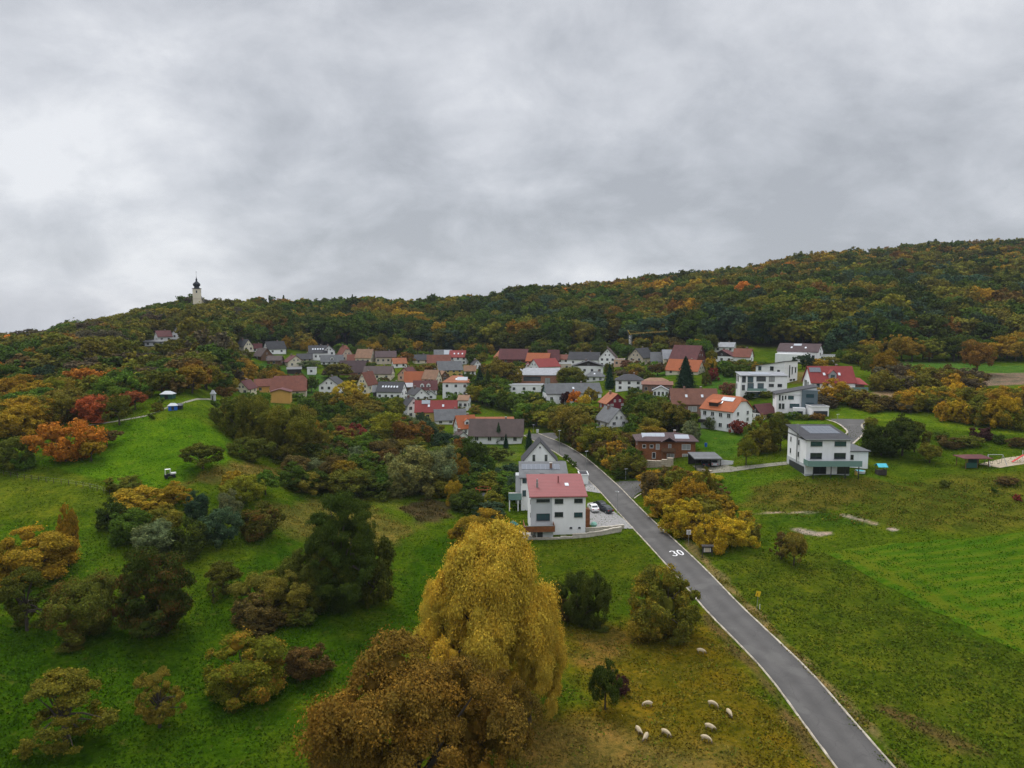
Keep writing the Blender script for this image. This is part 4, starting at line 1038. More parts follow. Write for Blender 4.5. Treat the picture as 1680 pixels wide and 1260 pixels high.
H('ochre-yellow barn with pale shallow gable in front of the big barn', 462, 662, 28, 22, 17, 4, -8, yellow_w, T_maroon, axis='y', front=None, side=None, ov=.6, name='barn', cat='barn', chim=0)
# ---------------- centre of the upper village
H('small cream gabled house with dark roof at the forest foot', 691, 597, 23, 16, 6, 7, 12, cream, T_dark, front=(2,1), side=(2,1))
H('long rusty roofed barn in the upper village centre', 720, 601, 34, 20, 5, 11, 0, beige, T_rust, front=(3,1), side=(1,1), name='barn', cat='barn', chim=0)
H('blue-grey roof with pale solar field beside the bright red roof', 727, 588, 26, 18, 4, 8, 0, grey_w, T_grey, front=(2,1), side=(1,1), sol=(.55,.5,5,4,solar_l), chim=0)
H('white house with bright red roof and balcony at the forest foot', 753, 598, 26, 20, 11, 9, -8, white, T_red, front=(3,2), side=(2,2), sky=3)
H('large grey roofed half-timbered house with a cream gable on the left', 737, 618, 36, 24, 10, 12, 12, yellow2, T_grey, front=(4,2), side=(2,2))
H('small white house with tan roof right of the grey half-timbered one', 771, 616, 17, 14, 7, 7, 0, white, T_tan, front=(2,1), side=(1,1))
H('peach gabled house with dark-red roof in the middle of the village', 670, 626, 22, 24, 10, 10, -30, peach, T_maroon, axis='y', front=(2,1), side=(2,1))
H('plain bright orange roof of a long barn in the village middle', 684, 634, 36, 22, 7, 14, 0, beige, T_orange, front=(2,1), side=(1,1), name='barn', cat='barn', chim=0)
H('cream gabled house with tan roof right of the bright orange barn roof', 709, 636, 22, 22, 13, 12, -26, cream, T_tan, front=(2,2), side=(2,2))
H('low grey corrugated shed roof in front of the bright orange barn roof', 671, 643, 26, 16, 7, 4, 0, wood2, T_lgrey, 'shed', front=None, side=None, name='shed', cat='shed', chim=0)
H('white timber-framed house with small gable and maroon roof', 698, 650, 34, 20, 10, 12, 0, white2, T_maroon, front=(4,1), side=(2,2), dorm=2)
H('tiny white gabled annex with grey roof before the timber-framed house', 707, 655, 16, 12, 6, 6, 0, white2, T_grey, axis='y', front=(1,1), side=None)
H('white two-storey house with salmon roof and solar panels', 750, 652, 40, 26, 22, 9, -8, white2, T_orange2, 'hip', front=(3,2), side=(2,2), sol=(.45,.5,5,2.6,solar_l), sky=1)
H('white gabled house with dark trim behind the long red-pink roof', 685, 661, 22, 30, 12, 9, 24, white2, T_dark, axis='y', front=(2,1), side=(2,1))
H('white gable end standing left of the long red-pink roof', 674, 686, 19, 26, 19, 11, 20, white2, T_dark, axis='y', front=(2,2), side=(2,2))
H('long house with pinkish red roof over an ochre-yellow wall', 716, 693, 67, 26, 18, 16, -3, yellow2, T_red, front=(5,1), side=(2,1), sky=2, sol=(-.5,.8,3.4,1.8,solar_l))
H('grey-brown roofed house right below the pinkish red roof', 738, 697, 50, 30, 8, 15, 6, white, T_grey, front=(3,1), side=(2,1))
H('narrow white house with two tall windows and small tan roof', 762, 674, 15, 20, 16, 6, -14, white, T_tan, front=(2,1), side=(2,1))
H('bright orange roofed house with white dormer and white gable on the left', 763, 715, 30, 30, 13, 18, 18, white2, T_orange, front=(4,1), side=(2,2), dorm=1)
H('wide weathered orange roof behind the big brown roof', 806, 705, 72, 34, 6, 12, 0, beige, T_orange2, front=(3,1), side=(1,1), sol=(.2,.45,5,2,solar), chim=0)
H('big dark-brown roofed house with white wall and black left gable', 815, 729, 84, 44, 16, 22, -4, white2, T_brown, front=(4,1), side=(2,1), gable=darkw, ov=.8, near=True)
H('little dark roofed annex left of the big brown roofed house', 756, 729, 18, 20, 12, 8, 22, white, T_brown, axis='y', front=(1,1), side=(1,1))
# ---------------- right half of the upper village
H('maroon roofed barn with dark timber wall above the round brown tree', 843, 596, 42, 24, 6, 14, -8, barnred, T_maroon, front=(2,1), side=(1,1), name='barn', cat='barn', chim=0)
H('small orange roofed gable left of the maroon barn', 822, 592, 18, 14, 5, 9, 22, peach, T_orange2, axis='y', front=(1,1), side=(1,1), chim=0)
H('bright orange barn roof over a dark timber wall', 884, 600, 34, 22, 7, 11, -14, darkw, T_orange, front=None, side=None, gable=darkw, name='barn', cat='barn', chim=0)
H('dark-red steep roof behind the bright orange barn roof', 908, 598, 16, 22, 6, 15, 0, barnred, T_maroon, front=(1,1), side=(1,1), chim=0, name='barn', cat='barn')
H('white house with long red roof and grey gable with balcony', 893, 615, 40, 26, 12, 11, 38, white2, T_red, front=(4,1), side=(2,2), chim=0)
H('small white gabled cottage left of the long red roof', 866, 611, 15, 14, 8, 6, 0, white2, T_red, axis='y', front=(1,1), side=None, chim=0)
H('low beige garage block between the long red roof and the chalet', 922, 608, 28, 12, 10, 0, 0, beige, T_lgrey, 'flat', front=(2,1), side=None, name='garage', cat='garage')
H('white house with large slate roof behind the chalet', 959, 601, 46, 20, 10, 10, -14, white2, T_dark, front=(3,1), side=(2,2))
H('chalet with broad black gable, white walls and wooden balcony', 965, 616, 44, 26, 14, 7, 0, white2, T_dark, axis='y', front=(4,1), side=(2,1), gable=darkw, ov=1.0)
H('orange brick building with dark ribbon window and grey roof', 884, 632, 62, 22, 15, 8, 0, brickred, T_lgrey, 'shed', front=None, side=(1,1), fw=[(8,6,26,7,glass),(40,2,8,9,glass_l)], chim=0)
H('long low white flat-roofed building below the orange brick one', 868, 645, 60, 18, 12, 0, 0, white2, T_lgrey, 'flat', front=(4,1), side=(1,1))
H('long grey roofed white building with glazed gable on the left', 938, 664, 84, 30, 17, 13, 15, white2, T_grey, front=(6,1), side=(2,1), gable=balglass, sky=1)
H('low dark roofed house between the dark tree and the pine', 976, 626, 28, 18, 7, 7, -8, white, T_grey, 'hip', front=(3,1), side=(1,1), sky=1)
H('white timber-framed gable house with brown beams', 998, 602, 24, 22, 14, 13, -8, white2, T_brown, axis='y', front=(3,2), side=(2,1))
H('low peach annex right of the timber-framed gable house', 1016, 602, 16, 14, 11, 0, 0, peach, T_tan, 'flat', front=(2,1), side=None)
H('big beige gable house with dark roof right of the tower crane', 1052, 600, 25, 40, 12, 13, -26, beige, T_dark, axis='y', front=(2,2), side=(2,1))
H('white house with low grey hipped roof in the village middle', 1032, 641, 40, 26, 15, 8, 0, white2, T_dark, 'hip', front=(3,2), side=(2,2))
H('brown flat roofed house with white upper box beside the conservatory', 1078, 646, 44, 20, 13, 3, 0, brick, T_brick, 'shed', front=(4,1), side=(1,1), chim=0)
H('white upper storey with tan roof behind the brown flat roofed house', 1076, 640, 34, 16, 13, 4, 0, white2, T_tan, 'hip', front=(3,1), side=(1,1), chim=0)
H('small white conservatory with glazed gable', 1084, 652, 23, 14, 10, 6, 0, white2, T_lgrey, axis='y', front=(4,1), side=None, name='conservatory', cat='conservatory', chim=0, win=(1.4, 2.0))
H('grey roofed house right of the big beige gable house', 1080, 602, 22, 18, 9, 12, 0, beige, T_grey, front=(2,1), side=(1,1))
H('cream house with blue-grey roof left of the large dark-red barn', 1100, 600, 24, 20, 11, 12, 10, cream, T_lgrey, front=(2,1), side=(2,1))
H('large dark-red barn with steep maroon roof', 1128, 602, 44, 30, 12, 19, -28, barnred, T_maroon, front=(2,1), side=(2,1), name='barn', cat='barn', chim=0)
H('cream gabled house with bright orange roof behind the tall spruce', 1124, 616, 52, 26, 7, 15, -26, cream, T_orange, front=(3,1), side=(2,2), sky=1)
H('white house with dark gable and terrace at the upper right village', 1188, 596, 34, 22, 10, 9, -20, white2, T_maroon, axis='y', front=(3,1), side=(2,1), gable=darkw)
H('white house with rusty roof next to the dark gabled one', 1219, 595, 25, 20, 9, 11, -16, white2, T_rust, front=None, side=(1,1))
H('white house half hidden in trees above the dark gabled house', 1190, 578, 28, 16, 8, 6, -14, white, T_lgrey, front=(3,1), side=(2,1))
H('tiny white gabled house with dark roof right of the bright red roofed one', 781, 606, 12, 14, 7, 6, 20, white2, T_dark, axis='y', front=(2,1), side=(1,1))
H('brown timbered barn tucked between the grey half-timbered and the tan roofs', 727, 625, 15, 14, 6, 8, 22, wood2, T_tan, axis='y', front=(1,1), side=(1,1), name='barn', cat='barn', chim=0)
H('white cottage with rusty roof above the low beige garage block', 925, 596, 18, 14, 6, 6, -12, white2, T_rust, front=(2,1), side=(1,1))
H('white house with orange roof peeking over the trees in the village middle', 655, 604, 20, 14, 7, 7, 12, white2, T_orange2, front=(2,1), side=(1,1))
# ---------------- modern houses on the right
t,k,W,D,He,Hr = H('large white modern house with dark-brown roof at the forest edge', 1312, 596, 58, 34, 17, 11, -14, white2, T_purp, front=None, side=(1,2), fw=[(6,2,8,7,glass),(18,2,16,9,glass_t),(38,2,4,10,glass),(44,2,4,10,glass),(50,2,4,10,glass)], sol=(-.1,.8,3.6,1.6,solar_l), sky=2, fr=frame_d, chim=0)
part(t, 'terrace_block', white2, [(-W/2, W*.32, -D/2-3.5, -D/2-.01, -4, He*.80)])
H('small flat white garage at the right end of the brown-roofed modern house', 1355, 594, 24, 14, 10, 0, 0, white2, T_grey, 'flat', front=(2,1), side=None, name='garage', cat='garage')
t,k,W,D,He,Hr = H('tall narrow white house with shed roof rising to the right', 1273, 629, 56, 34, 26, 10, -36, white2, T_dark, 'shed', lean=1, front=None, side=None, fr=frame_d, chim=0,
  fw=[(5,19,6,7,glass_t),(28,20,7,7,glass),(5,8,9,6,glass),(28,7,7,8,glass),(42,14,5,8,glass)], rw=[(4,17,3,9),(13,15,2.5,12),(20,10,2.5,20),(6,4,6,3),(14,4,6,3)], near=True)
part(t, 'balcony', metal_d, [(-.02*W, .14*W, -D/2-1.2, -D/2-.01, He*.28, He*.44)])
t,k,W,D,He,Hr = H('white terraced villa with glass balcony and flat roof', 1248, 652, 74, 34, 35, 3, 14, white2, T_lgrey, 'shed', front=None, side=None, fr=frame_d, chim=0, near=True,
  fw=[(2,24,6,11,glass),(11,24,9,10,glass_t),(25,26,15,8,glass),(45,26,9,8,glass_l),(45,17,8,5,glass),(59,17,7,5,glass),(11,12,10,11,glass_t),(27,12,10,11,glass_t),(2,11,5,9,glass),(10,0,33,9,glass_t),(45,2,8,6,glass)], lw=[(4,24,5,9),(14,24,5,9),(4,11,5,9)], sol=(-.1,.5,7,4,solar_l))
q = MB(); q.box(-W*.38, W*.04, -D/2-1.6, -D/2-.01, 9.6*k, 10.6*k, white2)
bl = q.build('balcony', t); q = MB(); q.box(-W*.38, W*.04, -D/2-1.62, -D/2-1.56, 10.7*k, 15*k, balglass); q.build('railing', bl)
t,k,W,D,He,Hr = H('white and slate-grey cubic house with rising dark shed roof', 1302, 682, 62, 40, 34, 13, 9, white2, T_dark, 'shed', lean=1, front=None, side=None, fr=frame_d, chim=0, near=True,
  fw=[(4,24,2.5,9),(8.5,24,2.5,8),(13,26,2.5,6),(18,26,9,6,glass_t),(21,12,15,7,glass_t),(4,10,4,9),(9,10,4,9)], lw=[(5,24,4,9),(14,24,4,9)])
q = MB(); q.box(W*.13, W*.515, -D/2-.9, -D/2+.5, 7.5*k, 42*k, slate_w); bt = q.build('slate_bay', t)
for zb, hh in ((30, 6), (15, 7)): window(bt, face_m('f', W, D) @ Matrix.Translation((W*.325, .9, (zb+hh/2)*k)), 12*k, hh*k, glass_t, frame_d, False)
part(t, 'ground_floor_block', white2, [(-W*.10, W*.20, -D/2-3.0, -D/2-1.0, -3, 14*k)])
window(t, face_m('f', W, D) @ Matrix.Translation((W*.06, 3.0, 5.5*k)), 9*k, 6.5*k, glass, frame_d, True)
t,k,W,D,He,Hr = H('white flat-roofed double garage beside the slate and white house', 1346, 684, 27, 26, 16, 0, 0, white2, T_grey, 'flat', absy=True, front=None, side=None, name='garage', cat='garage')
part(t, 'garage_door', frame_d, [(-W*.42, W*.42, -D/2-.06, -D/2-.005, 0, 9.5*k)])
t,k,W,D,He,Hr = H('white house with bright red roof, pointed grey dormer and glass balcony', 1368, 650, 70, 40, 23, 24, -3, white2, T_red, absy=True, front=None, side=None, fr=frame_d, chim=1, near=True,
  fw=[(8,14,5,6,glass_t),(20,14,7,6,glass_t),(35,12,15,9,glass_t),(8,3,5,5,glass)], lw=[(8,14,4,10),(14,14,4,10),(22,14,4,8)], sol=(-.72,.72,4,2,solar), sky=2, gable=white2)
q = MB(); q.box(-1.3, 1.3, -D*.40, -D*.12, He+Hr*.18, He+Hr*.55, grey_w); q.slab([(-1.3,-D*.40,He+Hr*.55),(1.3,-D*.40,He+Hr*.55),(0,-D*.40,He+Hr*.78)], (0,.3,0), grey_w)
for sx in (-1, 1): q.slab([(sx*1.6,-D*.43,He+Hr*.50),(sx*1.6,-D*.08,He+Hr*.50),(0,-D*.08,He+Hr*.80),(0,-D*.43,He+Hr*.80)], (0,0,.12), T_red)
dm = q.build('dormer', t); window(dm, Matrix.Translation((0, -D*.40, He+Hr*.36)) @ Matrix.Rotation(math.pi, 4, 'Z') @ Matrix.Scale(-1, 4, (1,0,0)), 1.4, 1.3, glass_t, frame_d, False)
q = MB(); q.box(W*.05, W*.74, -D/2-2.2, -D/2-.01, 9.5*k, 10.6*k, concrete); [q.box(x, x+.2, -D/2-2.1, -D/2-1.9, -3, 9.5*k, concrete) for x in (W*.3, W*.7)]
bl = q.build('balcony', t); q = MB(); q.box(W*.05, W*.74, -D/2-2.25, -D/2-2.18, 10.7*k, 15.5*k, balglass); q.build('railing', bl)
q = MB(); q.box(W/2+.01, W*.72, -D/2+.2, D*.2, -3, 18*k, wood2); q.slab([(W/2-.1,-D/2-.6,20*k),(W*.78,-D/2-.6,18*k),(W*.74,D*.1,27*k),(W/2-.1,D*.1,29*k)], (0,0,.2), T_red); q.build('side_porch', t)
# ---------------- brick, orange roof and garage
t,k,W,D,He,Hr = H('brown brick house with broad brown tiled roof and two chimneys', 1136, 685, 74, 36, 23, 22, 12, brick, T_brick, front=None, side=(1,2), chim=1, near=True, sky=2,
  fw=[(6,14,5,6,glass_l),(6,3,5,6,glass_l),(26,10,14,8,glass_l),(26,1,8,7,glass),(46,10,6,7,glass),(60,10,6,7,glass)], fr=frame_w)
part(t, 'balcony', grey_w, [(-W/2-2.4, -W/2-.01, -D/2-.2, D*.1, 9*k, 13*k)])
part(t, 'chimney', brick, [(-W*.22, -W*.22+.7, -.3, .4, He+Hr*.6, He+Hr+.9)])
t,k,W,D,He,Hr = H('three-storey white house with large vivid orange half-hipped roof', 1191, 708, 62, 56, 34, 21, -34, white2, T_orange, 'half', axis='x', front=(4,2), side=(2,3), near=True, attic=0, sol=(.25,.72,4.5,1.8,solar_l), sky=1, chim=0, fr=frame_w)
q = MB(); q.box(-W*.30, -W*.02, -D*.42, -D*.10, He+Hr*.10, He+Hr*.50, darkw); q.slab([(-W*.33,-D*.47,He+Hr*.50),(0,-D*.47,He+Hr*.50),(0,-D*.05,He+Hr*.72),(-W*.33,-D*.05,He+Hr*.72)], (0,0,.18), T_orange)
q.build('dormer', t)
part(t, 'balcony', darkw, [(-W*.52, -W*.20, -D/2-1.2, -D/2-.01, He*.30, He*.46)])
t,k,W,D,He,Hr = H('low brown roofed garage with dark gable right of the orange roof', 1250, 689, 24, 38, 11, 13, -38, white2, T_maroon, axis='y', front=(2,1), side=(1,1), gable=darkw, name='garage', cat='garage', chim=0)
# ---------------- middle
H('dark crimson timber house with tan roof and orange side roof', 1006, 674, 38, 30, 12, 15, 26, crimson, T_orange2, axis='y', front=(2,2), side=(2,1), near=True, chim=1, gl=glass_l)
H('pale gabled house with grey roof among the autumn trees', 1004, 709, 36, 44, 18, 19, 30, white2, T_grey, axis='y', front=(2,2), side=(2,1), near=True, fr=frame_w, ov=.6)
# ---------------- wooden house
t,k,W,D,He,Hr = H('two-storey orange-brown wooden house with solar panels on its low roof', 1090, 755, 92, 52, 31, 9, 8, wood, T_purp, 'hip', front=None, side=(1,2), fr=frame_w, near=True, ov=.9, chim=1,
  fw=[(6,19,6,6,glass),(18,19,6,6,glass),(28,17,6,9,glass_l),(48,17,5,9,glass_l),(70,17,14,9,glass_l),(22,2,6,10,glass),(46,2,12,8,glass_l),(71,4,9,6,glass_l)], sol=(-.45,.5,6.5,3.4,solar_l))
q = MB(); q.box(-W*.10, W*.14, -D/2-1.6, -D/2-.01, He*.46, He*.52, wood2)
for x in (-W*.10, W*.02, W*.13): q.box(x, x+.15, -D/2-1.6, -D/2-1.45, -1, He*.52, wood2)
bl = q.build('balcony', t); q = MB(); q.box(-W*.10, W*.14, -D/2-1.66, -D/2-1.60, He*.52, He*.68, wood2); q.build('railing', bl)
q = MB(); q.slab([(-W*.12,-D/2-1.9,He-.2),(W*.02,-D/2-1.9,He+Hr*.72),(W*.02,0,He+Hr*.95),(-W*.12,0,He-.1)], (0,0,.2), T_purp); q.slab([(W*.16,-D/2-1.9,He-.2),(W*.02,-D/2-1.9,He+Hr*.72),(W*.02,0,He+Hr*.95),(W*.16,0,He-.1)], (0,0,.2), T_purp); q.build('porch_roof', t)
m_ = Matrix.Translation((W*.30, -D*.27, He+Hr*.5)) @ Matrix.Rotation(math.atan2(Hr, D/2), 4, 'X'); part(t, 'solar_panel', solar_l, [(-W*.15, W*.10, -D*.15, D*.12, .25, .32)], m_)
# ---------------- house with the solar shed roof
t,k,W,D,He,Hr = H('large white house with solar panels on a dark grey shed roof and green glass balcony', 1357, 779, 72, 78, 58, 11, 0, white2, T_dark, 'shed', absy=True, front=None, side=None, fr=frame_d, near=True, ov=.5, chim=0,
  fw=[(7,47,19,8,glass_t),(46,47,19,8,glass_t),(7,26,19,10,glass),(46,26,19,10,glass),(13,1,21,15,black_p),(52,1,20,15,glass)], lw=[(46,44,4,8),(12,44,4,8),(46,24,4,8),(12,24,4,8)], sol=(.18,.62,7.2,6.2,solar))
q = MB(); q.box(-W/2-.3, W*.67, -D/2-2.4, -D/2-.01, 17.5*k, 19*k, metal_d)
for x in (-W*.42, -W*.02, W*.30, W*.60): q.box(x, x+.16, -D/2-2.3, -D/2-2.14, -3, 17.5*k, metal_d)
bl = q.build('balcony', t); q = MB(); q.box(-W/2-.3, W*.67, -D/2-2.46, -D/2-2.40, 16.5*k, 26*k, balglass); q.box(-W/2-.36, -W/2-.30, -D/2-2.4, -D/2+.4, 16.5*k, 26*k, balglass); q.build('railing', bl)
q = MB(); q.tube([(-W/2-.35, -D*.10, 2), (-W/2-.35, -D*.10, He+3.0)], .16, metal, 10); q.build('flue_pipe', t)
part(t, 'lower_cladding', lgrey, [(-W/2-.06, -W/2-.005, -D/2, D/2, -4, 17*k), (-W/2, W/2, -D/2-.05, -D/2-.004, -4, 1*k)])
part(t, 'garden_gate', frame_d, [(-W/2-.14, -W/2-.07, -D*.45, D*.35, 0, 12*k)])
part(t, 'gutter', metal, [(-W/2-.5, W/2+.5, -D/2-.66, -D/2-.51, He-.05, He+.12)])
t,k,W,D,He,Hr = H('white garage wing with grey roof right of the green glass balcony', 1407, 768, 33, 46, 28, 7, 0, white2, T_grey, 'hip', absy=True, front=None, side=None, fr=frame_d, near=True, fw=[(4,14,5,8)], name='garage', cat='garage', chim=0)
# ---------------- main house with the red metal roof
t,k,W,D,He,Hr = H('white house with pinkish-red metal roof and wooden balcony beside the road', 914, 878, 90, 70, 64, 19, 3, white2, T_metal, 'shed', absy=True, front=None, side=None, fr=frame_d, near=True, ov=.35, chim=0,
  fw=[(9,55,22,5,glass),(39,52,14,8,glass),(71,53,14,7,glass),(9,24,22,12,glass_t),(39,30,14,8,glass),(71,29,14,8,glass_t),(64,10,4,2.5,glass),(78,10,4,2.5,glass),(14,2,10,13,glass),(22,8,12,5,glass_l)], lw=[(60,50,3,7),(60,28,3,7)], rw=[(10,48,8,8),(34,48,8,8)])
part(t, 'grey_facade', lgrey, [(-W/2-.05, -W*.115, -D/2-.06, -D/2-.004, -3, He-.05)])
for (x0, z0, w0, h0, g) in [(9,55,22,5,glass),(9,24,22,12,glass_t)]:
    window(t, face_m('f', W, D) @ Matrix.Translation((-W/2+(x0+w0/2)*k, .07, (z0+h0/2)*k)), w0*k, h0*k, g, frame_d, True, 2)
# box bay under the balcony, balcony with wooden parapet
q = MB(); q.box(-W*.62, -W*.105, -D/2-3.2, -D/2-.065, 14.2*k, 15.6*k, concrete)
q.box(-W*.42, -W*.115, -D/2-2.4, -D/2-.065, -3, 14.2*k, lgrey)
q.box(-W*.62, -W*.60, -D/2-3.1, -D/2-2.9, -3, 14.2*k, concrete)
bl = q.build('balcony', t)
q = MB(); zt = 22.5*k
q.box(-W*.63, -W*.10, -D/2-3.3, -D/2-3.21, 13*k, zt, wood); q.box(-W*.635, -W*.625, -D/2-3.3, -D/2+1.5, 13*k, zt, wood); q.box(-W*.10, -W*.092, -D/2-3.3, -D/2-.07, 13*k, zt, wood)
q.box(-W*.64, -W*.09, -D/2-3.34, -D/2-3.18, zt+.003, zt+.08, metal); q.build('railing', bl)
q = MB(); q.box(-W*.40, -W*.40+1.1, -D/2-2.47, -D/2-2.41, 0, 12*k, frame_d); q.build('door', t)
q = MB(); q.tube([(-W*.36, -D*.10, He+Hr*.3), (-W*.36, -D*.10, He+Hr+.5)], .18, metal, 10); q.box(-W*.36-.22, -W*.36+.22, -D*.10-.22, -D*.10+.22, He+Hr*.35, He+Hr*.9, metal); q.build('chimney', t)
q = MB(); q.tube([(W*.05, D*.1, He+Hr*.4), (W*.05, D*.1, He+Hr+.7)], .15, T_metal, 8); q.build('vent_pipe', t)
m_ = Matrix.Translation((W*.20, 0, He+Hr*.5+.22)) @ Matrix.Rotation(math.atan2(Hr, D), 4, 'X'); part(t, 'skylight', skyl, [(-.4, .4, -.6, .6, .01, .1)], m_)
part(t, 'gutter', T_metal, [(-W/2-.4, W/2+.4, -D/2-.52, -D/2-.37, He-.08, He+.08)])
part(t, 'entrance_wall', wood, [(W/2+.01, W/2+1.5, -D*.1, D*.06, -2, 34*k)])
t2,k,W,D,He,Hr = H('white terrace house with dark solar roof behind the red metal roof', 892, 838, 74, 60, 55, 12, 0, white2, T_grey, 'shed', absy=True, front=None, side=None, fr=frame_d, near=True, ov=.5, chim=1,
  fw=[(2,46,7,8,glass_t),(2,24,6,10,glass_t),(30,56,8,6,glass)], lw=[(50,40,3,8),(30,44,3,7)], sol=(-.1,.66,9,3.2,solar))
q = MB(); q.box(-W*.78, -W/2-.01, -D/2-.6, D*.1, 20*k, 21.5*k, concrete)
for x in (-W*.77, -W*.58): q.box(x, x+.25, -D/2-.5, -D/2-.25, -2, 20*k, white2)
bl = q.build('balcony', t2); q = MB(); q.box(-W*.78, -W/2+.1, -D/2-.68, -D/2-.62, 19*k, 30*k, balglass); q.build('railing', bl)
part(t2, 'side_wing', lgrey, [(-W*.62, -W/2-.005, D*.1, D*.48, -2, He*.92)])
H('white steep gable house with anthracite roof behind the terrace house', 886, 782, 58, 50, 24, 33, 0, white2, T_dark, 'gable', absy=True, axis='y', front=(2,1), side=(1,1), near=True, ov=.3, chim=0, fw=[(16,25,5.5,12,glass),(36,25,5.5,12,glass),(27,47,3.5,3.5,glass)], fr=frame_w)
H('small white flat garage at the road side of the red metal roof', 958, 795, 14, 26, 15, 0, 0, white2, T_dark, 'flat', absy=True, front=None, side=None, name='garage', cat='garage')
# ------------------------------------------------------------------ church on the hill
p = hit(323, 480); Y = 545.0; x = (327 - 840) / F * Y; z0 = gz(x, Y)
t = thing('church', 'white church tower with dark onion dome on the wooded hilltop', 'church', (x, Y, z0), R(18))
s = F / Y
zt = CAMZ + 55.5            # placeholder, set from the eaves below
def z_of(py, Y): 
    dx, dy, dz = ray(323, py); return CAMZ + dz * Y / dy
ze = z_of(474, Y) - z0; zd = z_of(459, Y) - z0; zs = z_of(452, Y) - z0
mb = MB(); hw = 2.75
mb.box(-hw, hw, -hw, hw, -3, ze, cream); mb.box(-hw-.15, hw+.15, -hw-.15, hw+.15, ze*.62, ze*.62+.3, beige); mb.box(-hw-.35, hw+.35, -hw-.35, hw+.35, ze+.002, ze+.4, metal_d)
tw = mb.build('tower', t)
for a in range(4):
    M_ = Matrix.Rotation(a*math.pi/2, 4, 'Z') @ Matrix.Translation((0, -hw, ze-2.2)) @ Matrix.Rotation(math.pi, 4, 'Z'); window(tw, M_, 1.0, 1.9, glass, frame_d)
mb = MB(); b0 = ze + .4; h1 = (zd - ze) * .82
mb.lathe([(2.3, b0), (1.9, b0+h1*.12), (1.7, b0+h1*.22), (2.5, b0+h1*.36), (2.75, b0+h1*.5), (2.4, b0+h1*.66), (1.4, b0+h1*.82), (.7, b0+h1*.93), (.55, b0+h1*1.1), (.8, b0+h1*1.16), (.5, b0+h1*1.24), (.12, b0+h1*1.5), (.05, b0+h1*2.0)], plain('slate_dome', (.018, .022, .028), .5, .2), 20)
mb.build('onion_dome', t, True)
mb = MB(); zc = b0 + h1*2.0; mb.box(-.08, .08, -.08, .08, zc, zc+1.6, metal_d); mb.box(-.5, .5, -.075, .075, zc+.9, zc+1.05, metal_d); mb.build('cross', t)
mb = MB(); mb.box(-5, 4.5, 2.8, 17, -3, ze*.48, cream)
mb.slab([(-5.4, 2.6, ze*.48), (-.2, 2.6, ze*.86), (-.2, 17.4, ze*.86), (-5.4, 17.4, ze*.48)], (0, 0, .3), T_dark); mb.slab([(4.9, 2.6, ze*.48), (-.2, 2.6, ze*.86), (-.2, 17.4, ze*.86), (4.9, 17.4, ze*.48)], (0, 0, .3), T_dark)
mb.slab([(-5, 2.9, ze*.48), (4.5, 2.9, ze*.48), (-.2, 2.9, ze*.85)], (0, .3, 0), cream); mb.build('nave', t)
HOUSES_FP.append((x, Y, 7)); HOUSE_VIEW.append((315, 332, 470, 505, Y))

# ------------------------------------------------------------------ tower crane
p = hit(1034, 592); s = scale_at(p); k = 1 / s
HOUSE_VIEW.append((1026, 1042, 545, 594, p.y)); t = thing('tower_crane', 'yellow tower crane with grey mast and long level jib above the village', 'crane', p, R(6))
def truss(mb, a, b, w, n, mat, r=.05):
    a, b = Vector(a), Vector(b); d = (b - a).normalized(); u_ = d.orthogonal().normalized(); v_ = d.cross(u_)
    cs = [(u_ + v_) * w/2, (u_ - v_) * w/2, (-u_ - v_) * w/2, (-u_ + v_) * w/2]
    for c_ in cs: mb.tube([a + c_, b + c_], r, mat, 4)
    for i in range(n):
        for q in range(4): mb.tube([a.lerp(b, i/n) + cs[q], a.lerp(b, (i+1)/n) + cs[(q+1) % 4]], r*.6, mat, 3, False)
mb = MB(); truss(mb, (0, 0, 10*k), (0, 0, 42*k), 1.0, 12, metal, .07); mb.build('mast', t)
mb = MB(); truss(mb, (-2*k, 0, 44*k), (62*k, 0, 48*k), .55, 26, yellow_p, .045); mb.build('jib', t)
mb = MB(); mb.tube([(0,0,42*k), (-5*k, 0, 50*k)], .3, yellow_p, 5); mb.tube([(-5*k,0,50*k), (20*k, 0, 46*k)], .07, yellow_p, 4); mb.tube([(-5*k,0,50*k), (0,0,6*k)], .07, metal, 4); mb.build('tower_top', t)
mb = MB()
for sx in (-1, 1):
    for sy in (-1, 1): mb.tube([(sx*4.5*k, sy*2, 0), (0, 0, 14*k)], .28, yellow_p, 5)
mb.box(-4.5*k, 4.5*k, -1.5, 1.5, .3, 2*k, yellow_p); mb.build('undercarriage', t)

# ------------------------------------------------------------------ street furniture
def lamp(px, py, hpx, label, arm=1):
    p = hit(px, py); s = scale_at(p); h = hpx / s
    t = thing('street_lamp', label, 'street lamp', p, 0, 'street lamps in the village')
    q = MB(); q.tube([(0, 0, -.3), (0, 0, h*.5), (0, 0, h)], [.09, .07, .05], metal, 8); q.build('pole', t)
    q = MB(); q.box(-.12, .55*arm if arm > 0 else .12, -.12, .12, h, h+.12, metal) if arm > 0 else q.box(-.55, .12, -.12, .12, h, h+.12, metal)
    q.box(-.35, .35, -.16, .16, h+.003-.06, h-.002, frame_w); q.build('lamp_head', t)
lamp(917.5, 745, 39, 'tall street lamp near the upper road bend', 1)
lamp(961.5, 780, 40, 'tall street lamp on the left side of the road below the bend')
lamp(1012.5, 846, 40, 'tall street lamp beside the parking area of the white house', -1)
lamp(1026.5, 787, 18, 'short street lamp at the mouth of the side road')
lamp(875, 709, 12, 'short street lamp on the grass at the top junction')
lamp(1374, 694, 14, 'street lamp with white head at the upper access road')
lamp(1283, 760, 40, 'thin grey street lamp left of the green glass balcony house') if False else None
